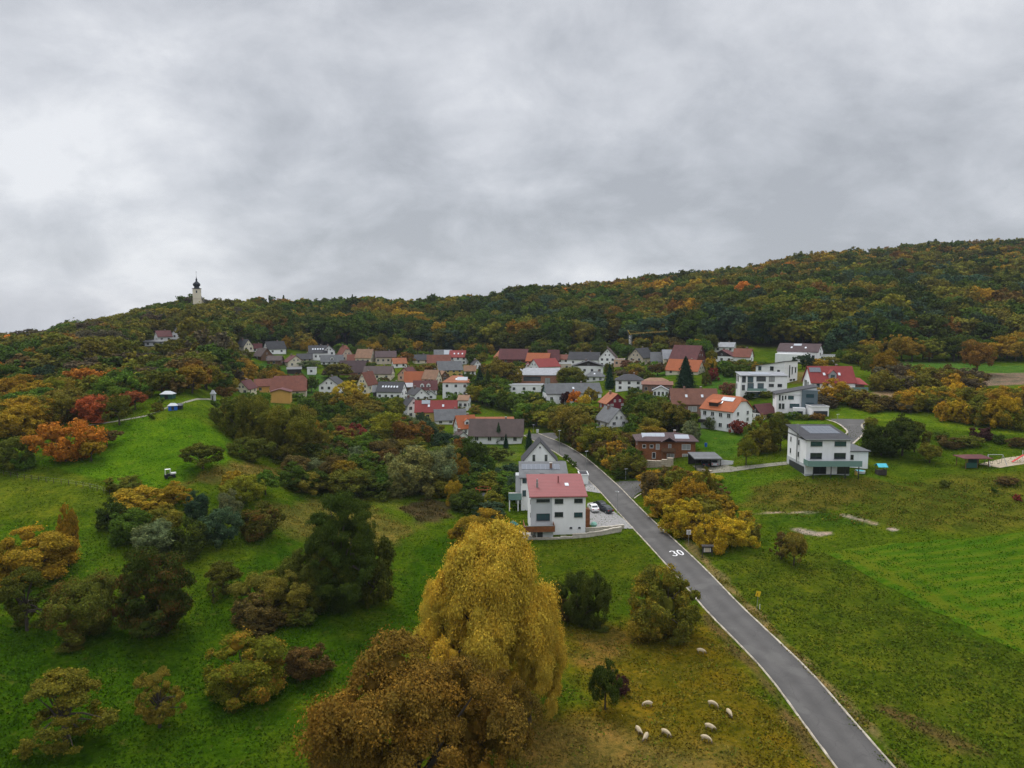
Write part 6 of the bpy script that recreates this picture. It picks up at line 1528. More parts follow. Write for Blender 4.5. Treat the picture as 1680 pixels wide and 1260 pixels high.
for a in [(155,690,58,46,'bush','red','long red-leaved bush above the path'),(128,688,40,40,'bush','rust','rust-red bush left of the long red one'),
 (222,672,34,32,'wide','red','small pinkish red tree near the blue tent'),(182,684,36,40,'bush','rust','rusty bush behind the dark round tree'),
 (100,695,50,48,'bush','olive','olive bush above the path bend'),(70,700,60,52,'bush','golden','golden bush above the path'),
 (30,715,66,56,'bush','golden','amber tree in the row along the left path'),(5,708,50,52,'bush','olive','olive tree at the left end of the path row'),
 (60,672,52,48,'round','golden','gold tree in the second row above the path'),(95,662,44,44,'round','yellow-green','yellow-green tree in the second row above the path'),
 (25,668,56,52,'round','amber','amber tree in the second row near the left edge'),(118,660,36,36,'round','golden','golden tree behind the red bushes'),
 (148,655,40,36,'bush','dark olive','dark shrub behind the red bushes'),(0,650,60,56,'round','deep green','deep green tree at the left edge'),
 (72,636,34,36,'round','blue-green','lone blue-green tree in the upper left glade'),
 (262,664,14,14,'bush','deep green','tiny bush beside the blue trailer tent'),(250,688,12,11,'bush','deep green','tiny bush beside the path end'),
 (258,676,16,18,'bush','olive','thin bush between path and tent'),
 (355,668,16,14,'bush','green','small round hedge by the end of the gravel path'),(368,665,12,12,'bush','green','clipped bush at the garden corner'),
 (358,694,22,20,'bush','olive','grey-green bush at the corner of the upper meadow')]:
    T(*a)
# the dark group at the meadow edge and the valley thicket
for a in [(392,722,60,78,'bush','dark olive','dark tree at the left end of the big group by the bright meadow'),
 (372,690,26,30,'bush','amber','amber-tinged bush at the edge of the big dark group'),
 (418,735,68,92,'bush','olive','olive tree in the front of the big dark group'),
 (455,752,84,96,'bush','olive','broad dark olive tree in the big dark group'),
 (497,752,78,88,'bush','olive-brown','olive-brown tree at the right end of the big dark group'),
 (428,697,36,56,'round','green','green tree behind the big dark group'),
 (476,706,50,42,'round','olive','olive crown behind the big dark group'),
 (520,742,40,52,'bush','amber','amber-edged bush right of the big dark group'),
 (672,812,80,84,'bush','pale olive','large pale round willow in the valley thicket'),
 (716,806,66,82,'bush','grey-green','taller grey-green willow behind the pale round one'),
 (655,770,30,28,'bush','deep green','deep green bush behind the pale willow'),
 (565,808,66,56,'bush','amber','amber-brown bush in front of the valley thicket'),
 (540,800,50,52,'bush','brown','brown bush in front of the valley thicket'),
 (505,808,52,38,'bush','olive-brown','low bramble mound at the left of the valley thicket'),
 (480,800,44,44,'bush','deep green','deep green bush at the left end of the valley thicket'),
 (510,770,56,46,'bush','dark green','dark bush above the bramble mound'),
 (548,762,46,40,'bush','deep green','deep green bush with an orange shoot beside it'),
 (528,765,7,26,'bush','orange','thin orange sapling in the valley thicket'),
 (500,775,6,22,'bush','orange','thin orange shoot among dark bushes'),
 (585,770,48,40,'bush','green','rounded green bush in the valley thicket behind the amber-brown one'),
 (572,742,46,46,'bush','crimson','crimson dogwood mass in the valley'),
 (590,728,36,36,'bush','crimson','darker crimson dogwood beside the first'),
 (602,760,50,52,'bush','green','green tree right of the crimson dogwood'),
 (632,738,60,62,'round','yellow-green','yellow-green tree behind the pale willow'),
 (668,742,62,58,'round','rust','rusty brown tree behind the pale willow'),
 (604,700,56,46,'round','olive-brown','olive-brown tree in front of the village houses'),
 (578,690,52,50,'round','amber','amber tree below the orange roofed house'),
 (545,700,44,44,'bush','deep green','deep green bush right of the big dark group'),
 (645,692,36,40,'round','olive','olive tree below the house with skylights'),
 (574,669,50,45,'round','yellow','vivid yellow tree in front of the orange roofed house'),
 (700,735,36,50,'tall','blue-green','dark conifer-like tree below the grey roof'),
 (690,702,16,26,'tall','blue-green','small upright cypress beside the ochre wall'),
 (735,745,44,40,'bush','blue-green','blue-green bush left of the dark-brown roofed house'),
 (752,800,36,56,'bush','amber','amber shrub at the garden edge'),
 (745,830,20,44,'tall','golden','thin golden tree at the thicket corner'),
 (765,838,50,40,'bush','dark green','dark hedge bush behind the yellow bush'),
 (775,775,40,56,'round','deep green','deep green garden tree left of the trampoline'),
 (757,760,34,44,'bush','rust','rust garden bush below the big brown roof'),
 (790,893,88,64,'bush','golden','bright yellow willow bush beside the white house with red roof'),
 (740,815,30,28,'bush','olive','olive reed tuft at the garden corner'),
 (630,812,30,40,'bush','green','green bush left of the pale willow'),
 (598,806,30,34,'bush','dark green','dark bush at the right of the amber-brown bush')]:
    T(*a)
# by the road
T(1092,1042,108,122,'bush','olive','gold-topped tree between road and pasture', lod='near', mat=LEAF_GOLD)
T(1050,1046,46,58,'sparse','golden','small forked tree left of the gold-topped roadside tree', lod='mid')
T(955,1028,64,96,'bush','dark green','dark green hazel bush in the meadow right of the golden willow', lod='near')
T(930,1020,44,46,'bush','brown','brown skirt of brambles beside the hazel bush')
T(993,1166,46,80,'tall','dark green','small dark spruce at the top of the sheep pasture', lod='mid')
T(1018,1142,28,32,'bush','purple','tiny purple bush behind the small spruce')
T(1302,928,38,56,'round','olive-brown','gnarled tree on the right slope, its trunk wrapped in green', lod='mid')
T(1282,918,36,48,'sparse','brown','bare-branched brown half of the gnarled tree pair', lod='mid')
for a in [(1078,815,52,52,'bush','brown','brown bush opening the hedge by the side road'),
 (1110,822,50,54,'bush','olive','olive bush in the hedge behind the side road'),
 (1140,842,52,62,'bush','golden','first golden bush of the roadside hedge, by the side road'),
 (1092,842,54,46,'bush','golden','second golden bush of the roadside hedge'),
 (1122,878,62,62,'bush','yellow','yellow bush in the middle of the roadside hedge'),
 (1165,902,52,58,'bush','yellow','yellow bush above the information board'),
 (1205,896,56,52,'bush','yellow','yellow bush at the right end of the roadside hedge'),
 (1228,885,30,34,'bush','olive-brown','brown bush tail of the roadside hedge'),
 (1150,835,34,70,'bush','olive','olive bush above the hedge near the meadow'),
 (1118,800,40,36,'bush','rust','rust bush below the boulder wall'),
 (1160,820,34,40,'bush','green','green bush at the meadow edge of the hedge'),
 (1030,772,36,36,'bush','purple','dark purple bush above the side road'),
 (1010,762,40,40,'bush','amber','pinkish amber bush above the side road'),
 (980,750,52,54,'bush','yellow-green','orange-topped maple beside the main road'),
 (1000,742,44,40,'bush','yellow-green','yellow-green tree next to the orange-topped maple'),
 (960,730,36,38,'bush','olive','olive bush beside the main road'),
 (930,722,56,60,'bush','olive-brown','brown round tree at the upper road bend'),
 (950,718,26,30,'bush','orange','bright orange bush at the upper road bend'),
 (915,700,40,36,'round','olive','olive tree behind the brown round tree'),
 (1047,760,26,24,'bush','dark olive','dark bush left of the boulder wall'),
 (1022,785,26,20,'bush','dark green','dark bush behind the street lamp of the side road'),
 (1075,705,52,54,'round','dark olive','dark olive tree behind the wooden house'),
 (1060,703,38,46,'round','deep green','deep green tree right of the pale gabled house'),
 (1110,708,50,50,'round','olive-brown','olive-brown tree left of the orange roofed white house'),
 (1135,722,30,34,'bush','grey-green','grey-green bush above the carport'),
 (1164,704,18,22,'bush','grey-green','pale flowering bush before the orange roofed white house'),
 (1212,712,26,24,'bush','crimson','reddish bush at the corner of the orange roofed white house'),
 (1224,764,30,50,'wide','yellow-green','small yellow-crowned tree on a thin trunk in the driveway lawn'),
 (1250,742,54,62,'bush','olive','olive tree between the orange roofed and the solar roofed house'),
 (1280,740,40,56,'round','dark olive','dark tree touching the house with the solar shed roof'),
 (1232,738,34,44,'bush','green','green bush behind the yellow-crowned tree'),
 (1446,748,54,60,'bush','dark green','dark left tree of the trio right of the solar roofed house'),
 (1480,748,56,66,'round','dark green','dark middle tree of the trio right of the solar roofed house'),
 (1500,742,34,50,'round','dark olive','right tree of the dark trio'),
 (1525,760,32,34,'wide','olive','small flat apple tree right of the dark trio'),
 (1428,700,22,16,'bush','olive','bush at the kerb of the upper access road'),
 (1549,800,17,14,'bush','dark olive','round dark bush alone in the right meadow'),
 (1630,757,0.1,0.1,'bush','green','x')][:-1]:
    T(*a)
for i,a in enumerate([(1548,690,26,32),(1566,692,30,38),(1585,694,30,34),(1606,697,34,40),(1628,700,40,46),(1652,703,46,56),(1676,706,40,42)]):
    T(*a, 'bush', ['golden','yellow','golden','olive','golden','yellow','olive'][i], ['small golden bush at the left end of the right-hand hedge','yellow second bush of the right-hand hedge','golden third bush of the right-hand hedge','olive bush in the middle of the right-hand hedge','golden bush right of the hedge middle','tallest yellow bush of the right-hand hedge','olive bush where the right-hand hedge meets the picture edge'][i])
for a in [(1490,672,44,38,'bush','golden','golden bush at the top of the right fields'),(1515,668,40,36,'bush','yellow-green','yellow-green bush at the top of the right fields'),
 (1545,668,44,32,'bush','golden','wide golden bush behind the right-hand hedge'),(1590,668,50,36,'bush','olive','olive bush behind the right-hand hedge'),
 (1640,672,44,40,'bush','golden','golden bush right behind the hedge'),(1672,676,36,34,'bush','brown','brown bush at the right edge behind the hedge'),
 (1450,625,40,48,'round','amber','amber tree right of the bright red roofed house'),(1480,634,34,40,'bush','grey-brown','grey-brown bush in the upper right fields'),
 (1510,637,48,40,'bush','olive-brown','olive-brown bush row in the upper right fields'),(1545,640,44,38,'bush','brown','brown bush in the upper right field row'),
 (1580,640,36,28,'bush','olive-brown','low end bush of the upper right field row'),(1602,614,48,54,'round','rust','big rust-coloured round tree alone before the forest'),
 (1478,628,14,22,'round','orange','small orange tree in the upper right field row'),(1430,620,30,40,'round','olive','olive tree behind the bright red roofed house'),
 (1366,660,50,40,'bush','golden','golden bush below the bright red roofed house'),(1400,666,40,30,'bush','olive-brown','brown bush below the glass balcony'),
 (1425,668,36,26,'bush','brown','dark brown bush at the end of the balcony garden'),(1452,672,34,22,'bush','brown','low brown hedge on the upper field edge'),
 (1560,735,36,22,'bush','brown','brown bramble strip in the right meadow'),(1590,733,34,20,'bush','dark olive','dark bramble bush in the right meadow'),
 (1612,722,28,24,'bush','purple','dark round thorn bush above the pavilion'),(1640,728,20,16,'bush','dark green','small dark bush above the swing'),
 (1668,734,26,18,'bush','brown','brown bush near the slide'),(1650,795,32,14,'bush','brown','flat reddish bush under the playground'),
 (1632,808,10,10,'bush','deep green','tiny spruce-like bush under the playground'),(1669,822,12,12,'bush','crimson','small dark red bush at the right edge'),
 (1540,722,20,16,'bush','deep green','green bush in the meadow left of the bramble strip'),(1600,790,0,0,'bush','green','')][:-1]:
    T(*a)
for i,(a,b_) in enumerate([(1262,685),(1280,686),(1300,687),(1320,688),(1340,688)]):
    T(a,b_,22,9 + (i % 3) * 2,'bush',['dark green','olive','green','dark olive','rust'][i],['dark green','olive','fresh green','dark olive','rust-coloured'][i]+' clipped bush in the hedge before the slate and white house', group='hedge bushes below the slate and white house')
# conifers and trees between the village houses
for a in [(1124,637,46,52,'spruce','spruce green','tall broad dark spruce in the middle of the village'),
 (1000,638,26,40,'spruce','spruce green','dark pine beside the chalet'),
 (787,655,34,52,'spruce','spruce green','dark spruce right of the house with the pink-orange roof'),
 (800,652,24,46,'spruce','dark green','second dark conifer beside the spruce'),
 (828,640,50,52,'round','olive-brown','large round brown-green tree in the village centre'),
 (937,635,46,34,'round','dark olive','big dark round tree in the village beside the brick extension'),
 (556,622,42,27,'round','olive-brown','round olive-brown tree above the three-storey gable house'),
 (658,590,32,40,'round','olive','olive tree between the upper village roofs'),
 (706,612,28,17,'round','olive-brown','olive-brown tree below the long rusty roof'),
 (511,644,20,27,'tall','deep green','green tree behind the barn'),(470,578,16,26,'round','amber','amber tree beside the white gable houses'),
 (506,604,26,13,'bush','grey-green','grey-green garden tree in the upper left of the village'),
 (446,612,24,12,'bush','dark green','dark hedge bush in the upper glade'),(412,618,14,24,'round','deep green','thin green tree in the upper glade'),
 (434,622,8,14,'round','rust','tiny rust tree in the upper glade'),
 (818,728,18,34,'spruce','blue-green','dark spruce in front of the big brown roofed house'),
 (830,736,14,24,'spruce','spruce green','shorter spruce in front of the big brown roofed house'),
 (868,738,20,34,'spruce','spruce green','dark spruce at the road side of the big brown roofed house'),
 (790,757,22,30,'bush','dark green','dark garden bush left of the two spruces'),(815,755,40,24,'bush','dark olive','dark garden bush under the two spruces'),
 (823,790,22,22,'bush','blue-green','round dark garden bush right of the trampoline'),(840,782,16,20,'bush','blue-green','dark bush touching the terrace house'),
 (800,770,24,22,'bush','green','green garden bush above the trampoline'),(815,812,30,18,'bush','dark green','trimmed dark hedge below the terrace house'),
 (935,760,9,10,'bush','green','small roadside garden bush'),(942,766,9,10,'bush','green','second small roadside garden bush beneath the first'),
 (929,754,9,10,'bush','deep green','small roadside garden bush near the parked car roof'),
 (895,652,18,22,'bush','dark green','dark bush left of the long grey roofed house'),(928,668,16,26,'tall','purple','dark purple copper tree before the long grey roofed house'),
 (942,668,22,28,'round','orange','orange tree before the long grey roofed house'),(958,668,20,22,'bush','yellow','yellow bush before the long grey roofed house'),
 (970,662,22,26,'round','olive-brown','brown tree at the right end of the long grey roofed house'),
 (1186,612,30,20,'round','green','green tree in the meadow above the orange roof'),(1202,608,26,18,'round','dark olive','dark tree in the meadow above the orange roof'),
 (1172,612,24,20,'round','deep green','deep green tree in the meadow beside the tall spruce'),(1196,648,22,22,'bush','pink-brown','pinkish bush left of the white terraced house'),
 (1168,625,20,22,'bush','crimson','crimson bush right of the tall spruce'),(1158,632,14,26,'bush','olive','olive bush at the right of the tall spruce'),
 (1228,655,20,12,'bush','dark green','dark garden bush below the white terraced house'),(1256,652,22,12,'bush','olive','olive garden bush below the white terraced house'),
 (1316,606,26,26,'round','blue-green','blue-green tree between the upper white houses'),(1345,602,26,14,'bush','golden','golden bush below the upper white house'),
 (1360,598,22,14,'bush','olive','olive bush at the garage of the upper white house'),
 (1034,610,34,20,'round','pink-brown','pinkish brown tree near the timber-framed house'),(1040,616,22,20,'bush','yellow-green','yellow-green bush near the timber-framed house'),
 (1073,607,12,16,'round','bright green','bright green tree left of the large dark-red barn'),
 (750,640,0,0,'bush','green','')][:-1]:
    T(*a)

# ------------------------------------------------------------------ trees of the village gardens and scrub, scattered inside outlines
ADJ = {'grey-green': 'grey-green', 'pale olive': 'pale olive'}

def hides(x, y, w, h):
    """would a garden tree here cover a house the photograph shows?"""
    z = gz(x, y); u0, _ = proj(x - w*.46, y, z); u1, _ = proj(x + w*.46, y, z); _, ty = proj(x, y, z + h)
    for a, b_, yt_, yb_, hy in HOUSE_VIEW:
        if hy < y or hy > y + 170: continue
        ov = min(u1, b_) - max(u0, a)
        if ov > .14 * (b_ - a) and ty < yb_ - .30 * (yb_ - yt_) and ty < yb_: return True
    return False
def free(x, y, r):
    for hx, hy, hr in HOUSES_FP:
        if (x - hx)**2 + (y - hy)**2 < (hr + r)**2: return False
    return True
def scatter(pix, n, wr, hr, kinds, cols, where, seed, min_d=.55, nm='garden'):
    rg = random.Random(seed); P = wpoly(pix); xs_ = [p[0] for p in P]; ys_ = [p[1] for p in P]
    placed = []; tries = 0; uses = {}
    while len(placed) < n and tries < n * 60:
        tries += 1
        x = rg.uniform(min(xs_), max(xs_)); y = rg.uniform(min(ys_), max(ys_))
        ins, dm = inside(P, np.array([x]), np.array([y]))
        if not ins[0]: continue
        w = rg.uniform(*wr); h = rg.uniform(*hr)
        if not free(x, y, w * .38): continue
        if hides(x, y, w, h):
            w *= .6; h *= .5
            if hides(x, y, w, h): continue
        if any((x - a)**2 + (y - b_)**2 < ((w + c_) * .5 * min_d)**2 for a, b_, c_ in placed): continue
        placed.append((x, y, w)); k = rg.choice(kinds); c_ = rg.choice(cols)
        kd = {'bush': 'bush', 'spruce': 'spruce', 'tall': 'upright tree'}.get(k, 'tree')
        tree_at(x, y, w, h, k, c_, '%s %s %s' % (c_, kd, where), group='%s %s' % (kd, where),
                name=(nm + '_bush' if k == 'bush' else nm + '_tree'), cat='bush' if k == 'bush' else 'tree')
def scatter_all():
    G = ['dark green','deep green','olive','olive-brown','green','brown','dark olive']
    A = G + ['amber','golden','rust','yellow-green','grey-brown']
    S = scatter
    S([(380,600),(400,596),(500,640),(500,655),(390,655),(330,650),(345,610)], 26,(7,12),(6,10),['round','bush'],A,'on the slope left of the barns',1)
    S([(590,640),(780,640),(790,660),(770,700),(640,700),(600,690)], 46,(5,9),(4.5,8),['round','bush'],G,'between the houses left of the village centre',2)
    S([(770,640),(920,640),(900,705),(866,700),(850,680),(770,660)], 60,(7,12),(5.5,9.5),['round','bush'],['dark green','deep green','green','olive','dark olive','green','yellow-green'],'on the green slope above the road bend',3)
    S([(905,650),(1000,690),(1040,700),(1100,745),(1000,745),(960,715),(915,705)], 36,(6,10),(5,8),['round','bush'],['olive','dark olive','deep green','olive-brown','amber','green'],'behind the pale gabled house',4)
    S([(1030,640),(1100,640),(1130,690),(1130,712),(1050,708),(1040,680)], 40,(6,11),(5,9),['round','bush'],['deep green','olive','dark olive','olive-brown','green','blue-green'],'around the brick house',5)
    S([(500,585),(800,600),(1000,600),(1250,590),(1270,610),(1100,625),(900,640),(620,640),(500,612)], 130,(4.5,8.5),(4,8),['round','bush'],A,'in the gardens of the upper village',6)
    S([(430,575),(520,580),(620,572),(800,580),(1000,578),(1160,575),(1260,585),(1160,592),(900,596),(560,596)], 60,(7,11),(7,11),['round'],G+['golden','amber'],'at the forest foot above the village',7)
    S([(600,700),(700,712),(745,735),(760,790),(740,815),(640,812),(470,805),(440,780),(520,750),(590,712)], 85,(6,11),(4,7.5),['bush','bush','round'],['deep green','olive','dark olive','brown','olive-brown','green','dark green','grey-green'],'in the valley thicket',8,nm='thicket')
    S([(500,650),(650,662),(740,700),(740,735),(620,720),(520,735),(508,690)], 30,(6,10),(6,9),['round','bush'],['olive','dark olive','deep green','olive-brown','green'],'between the valley thicket and the lower houses',9)
    S([(760,740),(850,765),(845,820),(790,860),(750,830)], 16,(4,7),(3,5.5),['bush'],['dark green','deep green','olive','green','blue-green'],'in the garden of the terrace house',10)
    S([(1060,790),(1110,785),(1170,800),(1180,830),(1240,880),(1215,895),(1160,900),(1120,880),(1095,850)], 26,(4,7),(3,5.5),['bush'],['golden','amber','olive','yellow','brown'],'in the roadside hedge',11,nm='hedge')
    S([(950,722),(1025,745),(1050,780),(1020,790),(1000,770),(965,745),(925,728)], 26,(4,8),(4,7),['bush','round'],['olive','dark olive','deep green','golden','brown'],'above the bend of the main road',12)
    S([(-60,690),(140,676),(200,660),(200,668),(120,690),(-60,716)], 22,(8,13),(6,10),['bush','round'],['amber','golden','olive','olive','green','olive-brown'],'in the autumn row above the left path',13)
    S([(1410,590),(1680,580),(1700,592),(1420,598)], 24,(9,14),(8,12),['round'],['deep green','olive','golden','amber','dark green'],'along the forest edge above the right fields',14)
    S([(1440,628),(1600,632),(1600,646),(1440,642)], 22,(6,10),(5,8),['bush'],['olive-brown','brown','grey-brown','olive','golden'],'in the brown hedge of the right fields',15)
    S([(1300,590),(1440,588),(1440,612),(1370,606),(1300,604)], 12,(6,9),(5,8),['round','bush'],['olive','golden','green','dark green'],'around the upper white houses',16)
    S([(1215,600),(1270,606),(1210,635),(1190,620)], 8,(5,7),(4,6),['round','bush'],['olive','deep green','amber'],'beside the tall white house',17)
    S([(1480,655),(1690,662),(1690,676),(1490,674)], 18,(6,9),(5,7),['bush'],['golden','yellow','olive','amber','yellow-green'],'in the yellow thicket behind the right hedge',18)
    S([(1350,655),(1420,655),(1640,680),(1440,678),(1350,668)], 12,(5,8),(2.5,4),['bush'],['brown','olive-brown','grey-brown'],'in the dark scrub strip above the bright lawn',19)
    S([(400,985),(500,1000),(500,1030),(420,1050)], 6,(3,5),(2,3),['bush'],['brown','dark olive','olive-brown'],'under the dark hornbeam',20)

# ------------------------------------------------------------------ forest on the hills
def forest():
    rg = np.random.default_rng(11); cand = []
    def allowed(u, y):
        yf = np.interp(u, [-300,0,200,290,330,380,420,500,560,640,760,880,1000,1120,1200,1260,1330,1400,1500,1680,2000], [200,200,204,212,232,345,452,462,485,478,474,462,452,424,400,388,372,352,366,374,380])
        yb = np.interp(u, [-300,0,150,300,420,520,640,760,880,1000,1120,1240,1360,1500,1680,2000], [640,620,620,640,680,700,710,730,770,820,850,880,900,920,940,960])
        return yf, yb
    # jittered rows, spacing grows slightly with distance
    y = 196.0
    while y < 950:
        sp_ = 12.5 if 300 < y < 500 else 10.6 if 500 <= y < 620 else 9.0
        for u in np.arange(-330, 2010, sp_ * F / y):
            uu = u + rg.uniform(-.45, .45) * sp_ * F / y; y2 = y + rg.uniform(-.45, .45) * sp_
            yf, yb = allowed(uu, y2)
            if yf < y2 < yb:
                x = (uu - 840) / F * y2
                # clearings: hillside house, upper left glade, church yard
                if (x + 213)**2 + (y2 - 424)**2 < 11**2: continue
                if abs(uu - 60) < 46 and 262 < y2 < 282: continue
                cand.append((x, y2, uu))
        y += sp_ * .86
    # hidden behind the ridge? keep what the photograph could show
    vis = []
    for x, y2, uu in cand:
        z = gz(x, y2); top = z + 11
        t = np.linspace(.35, .985, 60)
        zz_ = CAMZ + (top + 1.0 - CAMZ) * t
        g = ground_z(x * t, y2 * t) + np.where(y2 * t > allowed(uu, y2)[0], 7.0, 0)
        if (g < zz_).all(): vis.append((x, y2, uu))
    print('forest', len(cand), len(vis))
    mass = []; top = []
    def pal(x, y2, uu):
        # patchiness: tones drift over the hill
        n = math.sin(x*.021 + 1.3) * math.cos(y2*.017) + .6 * math.sin(x*.05 + y2*.043)
        r = rg.random() + n * .16
        if uu < 420:
            tab = [(.10,'grey-brown'),(.26,'dark olive'),(.46,'olive'),(.66,'deep green'),(.80,'olive-brown'),(.87,'brown'),(.92,'rust'),(.97,'amber'),(.992,'golden'),(9,'orange')]
            if y2 > 420: r *= .85
        elif uu < 900:
            tab = [(.10,'blue-green'),(.30,'dark green'),(.58,'deep green'),(.78,'dark olive'),(.87,'olive'),(.94,'olive-brown'),(.97,'rust'),(.992,'amber'),(9,'golden')]
        else:
            hi = np.clip((y2 - 430) / 250, 0, 1); r += hi * .17 - .06
            tab = [(.08,'blue-green'),(.22,'dark green'),(.42,'deep green'),(.58,'dark olive'),(.74,'olive'),(.86,'olive-brown'),(.94,'rust'),(.985,'amber'),(.993,'orange'),(9,'golden')]
        for lim, nme in tab:
            if r < lim: return nme
    for x, y2, uu in vis:
        w = rg.uniform(14, 21) if 300 < y2 < 500 else rg.uniform(11, 17) if 500 <= y2 < 620 else rg.uniform(8, 14); h = w * rg.uniform(.8, 1.05) if y2 > 300 else rg.uniform(7, 11)
        if uu < 300: w *= .78; h = min(h, w) * .80
        if hides(x, y2, w, h):
            w *= .6; h *= .45
            if hides(x, y2, w, h): continue
        if rg.random() < .035 and y2 > 380: kind = 'spruce'; col = 'dark green'; w *= .68; h *= 1.08
        else: kind = rg.choice(['round', 'bush', 'tall']); col = pal(x, y2, uu)
        top.append((w * F / y2, x, y2, uu, w, h, kind, col))
    top.sort(key=lambda a: -a[0])
    # the largest ones in view are trees of their own, the rest is one wood
    near = [a for a in top][:285]; rest = top[285:]
    for s_, x, y2, uu, w, h, kind, col in near:
        where = 'on the left hillside' if uu < 420 else 'at the foot of the wooded slope' if uu < 1250 else 'in the front of the right-hand wood'
        nm = 'spruce' if kind == 'spruce' else 'tree'
        tree_at(x, y2, w, h, str(kind), col, '%s woodland %s %s' % (col, nm, where), lod='far' if s_ * .61 > 17 else 'tiny', group='woodland trees ' + where, name='woodland_tree')
    Q, V, C = [], [], []
    for s_, x, y2, uu, w, h, kind, col in rest:
        _, _, q, v_ = proto(str(kind), 'far' if 300 < y2 < 560 else 'tiny', int(rg.integers(3)))
        a = rg.uniform(0, 6.28); ca, sa = math.cos(a), math.sin(a)
        p = np.empty_like(q); p[..., 0] = (q[..., 0]*ca - q[..., 1]*sa)*w + x; p[..., 1] = (q[..., 0]*sa + q[..., 1]*ca)*w + y2; p[..., 2] = q[..., 2]*h + gz(x, y2) - .5
        if y2 > 700:    # far away: every second leaf is enough
            p = p[::2]; v_ = v_[::2]
        cc = np.array(PAL[col]) * rg.uniform(.68, 1.35) * np.array([rg.uniform(.9, 1.12), 1, 1])
        Q.append(p); V.append(v_); C.append(np.repeat(cc[None], len(p), 0))
    q = np.concatenate(Q); me = crown_mesh('forest', q, np.concatenate(V), LEAF_MASS, np.concatenate(C))
    o = bpy.data.objects.new('forest', me); scene.collection.objects.link(o)
    o['kind'] = 'stuff'; o['label'] = 'mixed autumn forest covering the hills behind the village'; o['category'] = 'forest'
    print('forest faces', len(q))
scatter_all()
forest()
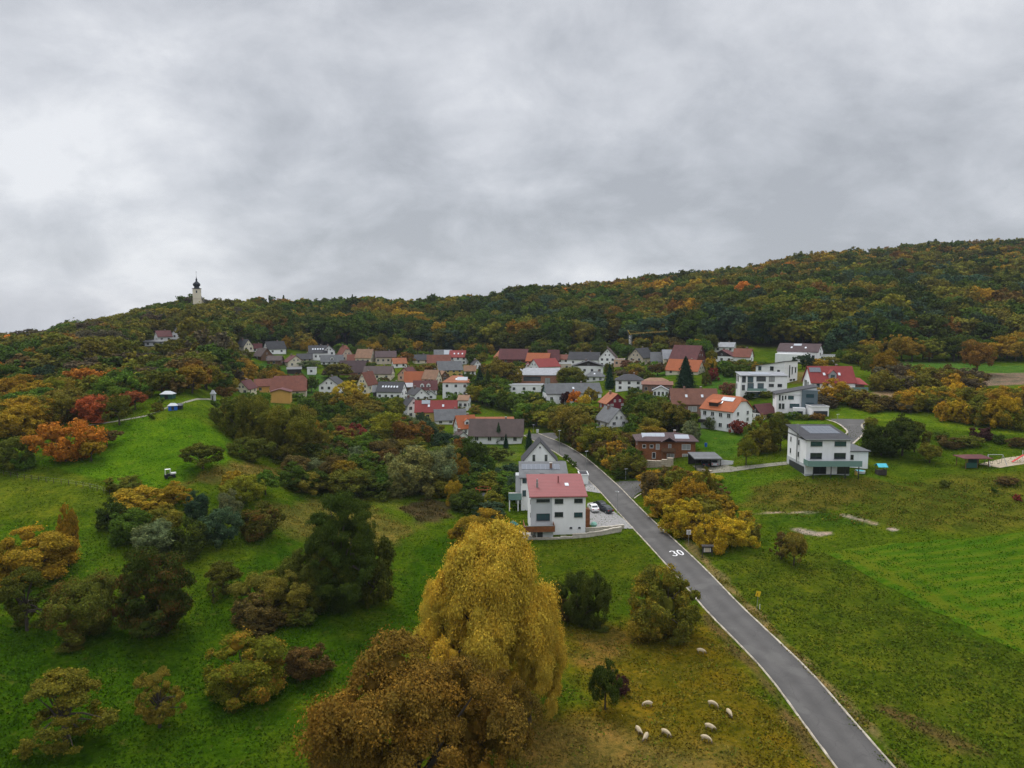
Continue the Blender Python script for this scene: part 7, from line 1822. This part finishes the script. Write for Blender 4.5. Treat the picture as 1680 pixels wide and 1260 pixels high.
# ------------------------------------------------------------------ low tufts and scrub in the rough grass
def tufts():
    rg = np.random.default_rng(3)
    Q, V, C = [], [], []
    def area(pix, n, cols, h=(.25, .6)):
        P = wpoly(pix); xs_ = [p_[0] for p_ in P]; ys_ = [p_[1] for p_ in P]
        x = rg.uniform(min(xs_), max(xs_), n); y = rg.uniform(min(ys_), max(ys_), n); ins, dm = inside(P, x, y)
        # clumped: keep where a slow noise is high
        f = np.sin(x*.9 + 2*np.sin(y*.55)) + np.sin(y*1.1 + 1.6*np.sin(x*.7)) + rg.normal(0, .7, n)
        k = ins & (f > .35); x, y = x[k], y[k]; m_ = len(x); z = ground_z(x, y)
        for _ in range(2):
            a = rg.uniform(0, np.pi, m_); w = rg.uniform(.07, .2, m_); hh = rg.uniform(*h, m_) * .6
            dx, dy = np.cos(a)*w, np.sin(a)*w; lx, ly = rg.normal(0, .15, m_), rg.normal(0, .15, m_)
            q = np.stack([np.stack([x-dx, y-dy, z-.05], 1), np.stack([x+dx, y+dy, z-.05], 1), np.stack([x+dx*.4+lx, y+dy*.4+ly, z+hh], 1), np.stack([x-dx*.4+lx, y-dy*.4+ly, z+hh], 1)], 1)
            c_ = np.array([cols[i] for i in rg.integers(0, len(cols), m_)]) * rg.uniform(1.0, 1.7, (m_, 1)) * np.array([1, 1, .5])
            Q.append(q); V.append(np.stack([rg.normal(.5, .2, m_), np.full(m_, .5)], 1)); C.append(c_)
    gr = [(.050,.085,.010), (.065,.10,.012), (.085,.105,.016)]; dry = [(.13,.11,.03), (.17,.13,.04), (.09,.09,.02)]
    area([(1180,930),(1280,900),(1350,905),(1500,1000),(1680,1085),(1800,1300),(1480,1300),(1300,1070)], 16000, gr, (.12,.35))
    area([(900,1030),(1130,1000),(1200,1060),(1380,1300),(820,1300),(850,1200)], 9000, dry + gr[:1], (.08,.25))
    area([(440,830),(590,815),(690,870),(640,900),(560,900),(430,850)], 6000, dry, (.2,.5))
    area([(305,795),(340,770),(470,770),(440,790)], 2500, dry, (.2,.5))
    area([(1240,800),(1680,780),(1800,850),(1500,870),(1230,835)], 14000, gr + dry, (.2,.5))
    area([(655,835),(700,815),(745,850),(690,858)], 1500, [(.08,.06,.03),(.06,.05,.03)], (.4,.9))
    area([(1140,905),(1205,965),(1320,1082),(1450,1215),(1500,1265),(1475,1265),(1300,1080),(1180,955)], 5000, dry, (.15,.4))
    area([(-80,1300),(-80,860),(340,960),(640,900),(700,1000),(500,1160),(400,1300)], 14000, [(.028,.08,.005),(.04,.09,.008)], (.1,.25))
    area([(1352,906),(1520,889),(1800,868),(2100,960),(2100,1180),(1680,1076),(1500,988)], 16000, [(.045,.12,.007),(.06,.14,.01)], (.25,.5))
    # short turf all over the near meadows, coloured like the sward it grows in
    n = 230000; y = 58 + 150 * rg.random(n) ** 1.25; x = (rg.uniform(-60, 1740, n) - 840) / F * y
    iu = np.clip(np.searchsorted(us, 840 + F * x / np.maximum(y, 60)), 0, len(us) - 1); iy = np.clip(np.searchsorted(ys, y), 0, len(ys) - 1)
    base = COL[iu, iy]; f = np.sin(x*.5 + 2*np.sin(y*.31)) + np.sin(y*.7 + 1.6*np.sin(x*.43)) + rg.normal(0, .9, n)
    near_road = np.min(np.hypot(x[:, None] - CX[None, ::4], y[:, None] - CY[None, ::4]), 1) < RW + .9 if n < 1 else np.zeros(n, bool)
    for a in range(0, n, 20000):
        near_road[a:a+20000] = np.min(np.hypot(x[a:a+20000, None] - CX[None, ::2], y[a:a+20000, None] - CY[None, ::2]), 1) < RW + .45
    house_ = np.zeros(n, bool)
    for hx, hy, hr in HOUSES_FP:
        if hy < 260: house_ |= (x - hx)**2 + (y - hy)**2 < (hr * 1.1)**2
    k = (f > -.4) & ~near_road & ~house_ & (y > 58)
    x, y, base = x[k], y[k], base[k]; m_ = len(x); z = ground_z(x, y)
    a = rg.uniform(0, np.pi, m_); w = rg.uniform(.05, .17, m_); hh = rg.uniform(.05, .22, m_); dx, dy = np.cos(a)*w, np.sin(a)*w; lx, ly = rg.normal(0, .12, m_), rg.normal(0, .12, m_)
    Q.append(np.stack([np.stack([x-dx, y-dy, z-.04], 1), np.stack([x+dx, y+dy, z-.04], 1), np.stack([x+dx*.5+lx, y+dy*.5+ly, z+hh], 1), np.stack([x-dx*.5+lx, y-dy*.5+ly, z+hh], 1)], 1))
    V.append(np.stack([rg.normal(.5, .2, m_), np.full(m_, .5)], 1)); C.append(base * rg.uniform(.95, 1.45, (m_, 1)))
    q = np.concatenate(Q); print('tufts', len(q))
    me = crown_mesh('grass_tufts', q, np.concatenate(V), LEAF_MASS, np.concatenate(C))
    o = bpy.data.objects.new('grass_tufts', me); scene.collection.objects.link(o); o['kind'] = 'stuff'; o['label'] = 'tufts of grass and dry stalks in the meadows'; o['category'] = 'grass'
tufts()
for o in scene.objects:
    if 'k' in o: del o['k']
# ------------------------------------------------------------------ haze
HAZE = 0.00006
if HAZE:
    mb = MB(); mb.box(-7200, 8800, -230, 3600, -310, 220, plain('x', (1, 1, 1))); o = mb.build('haze')
    o.data.materials.clear()
    m = bpy.data.materials.new('haze_air'); m.use_nodes = True; nt = m.node_tree; nt.nodes.clear()
    vo = nt.nodes.new('ShaderNodeVolumePrincipled'); vo.inputs['Color'].default_value = (.75, .84, 1.0, 1); vo.inputs['Density'].default_value = HAZE
    out = nt.nodes.new('ShaderNodeOutputMaterial'); nt.links.new(vo.outputs[0], out.inputs['Volume']); o.data.materials.append(m)
    o['kind'] = 'stuff'; o['label'] = 'thin autumn haze between the hills'; o['category'] = 'haze'
print('objects', len(scene.objects))
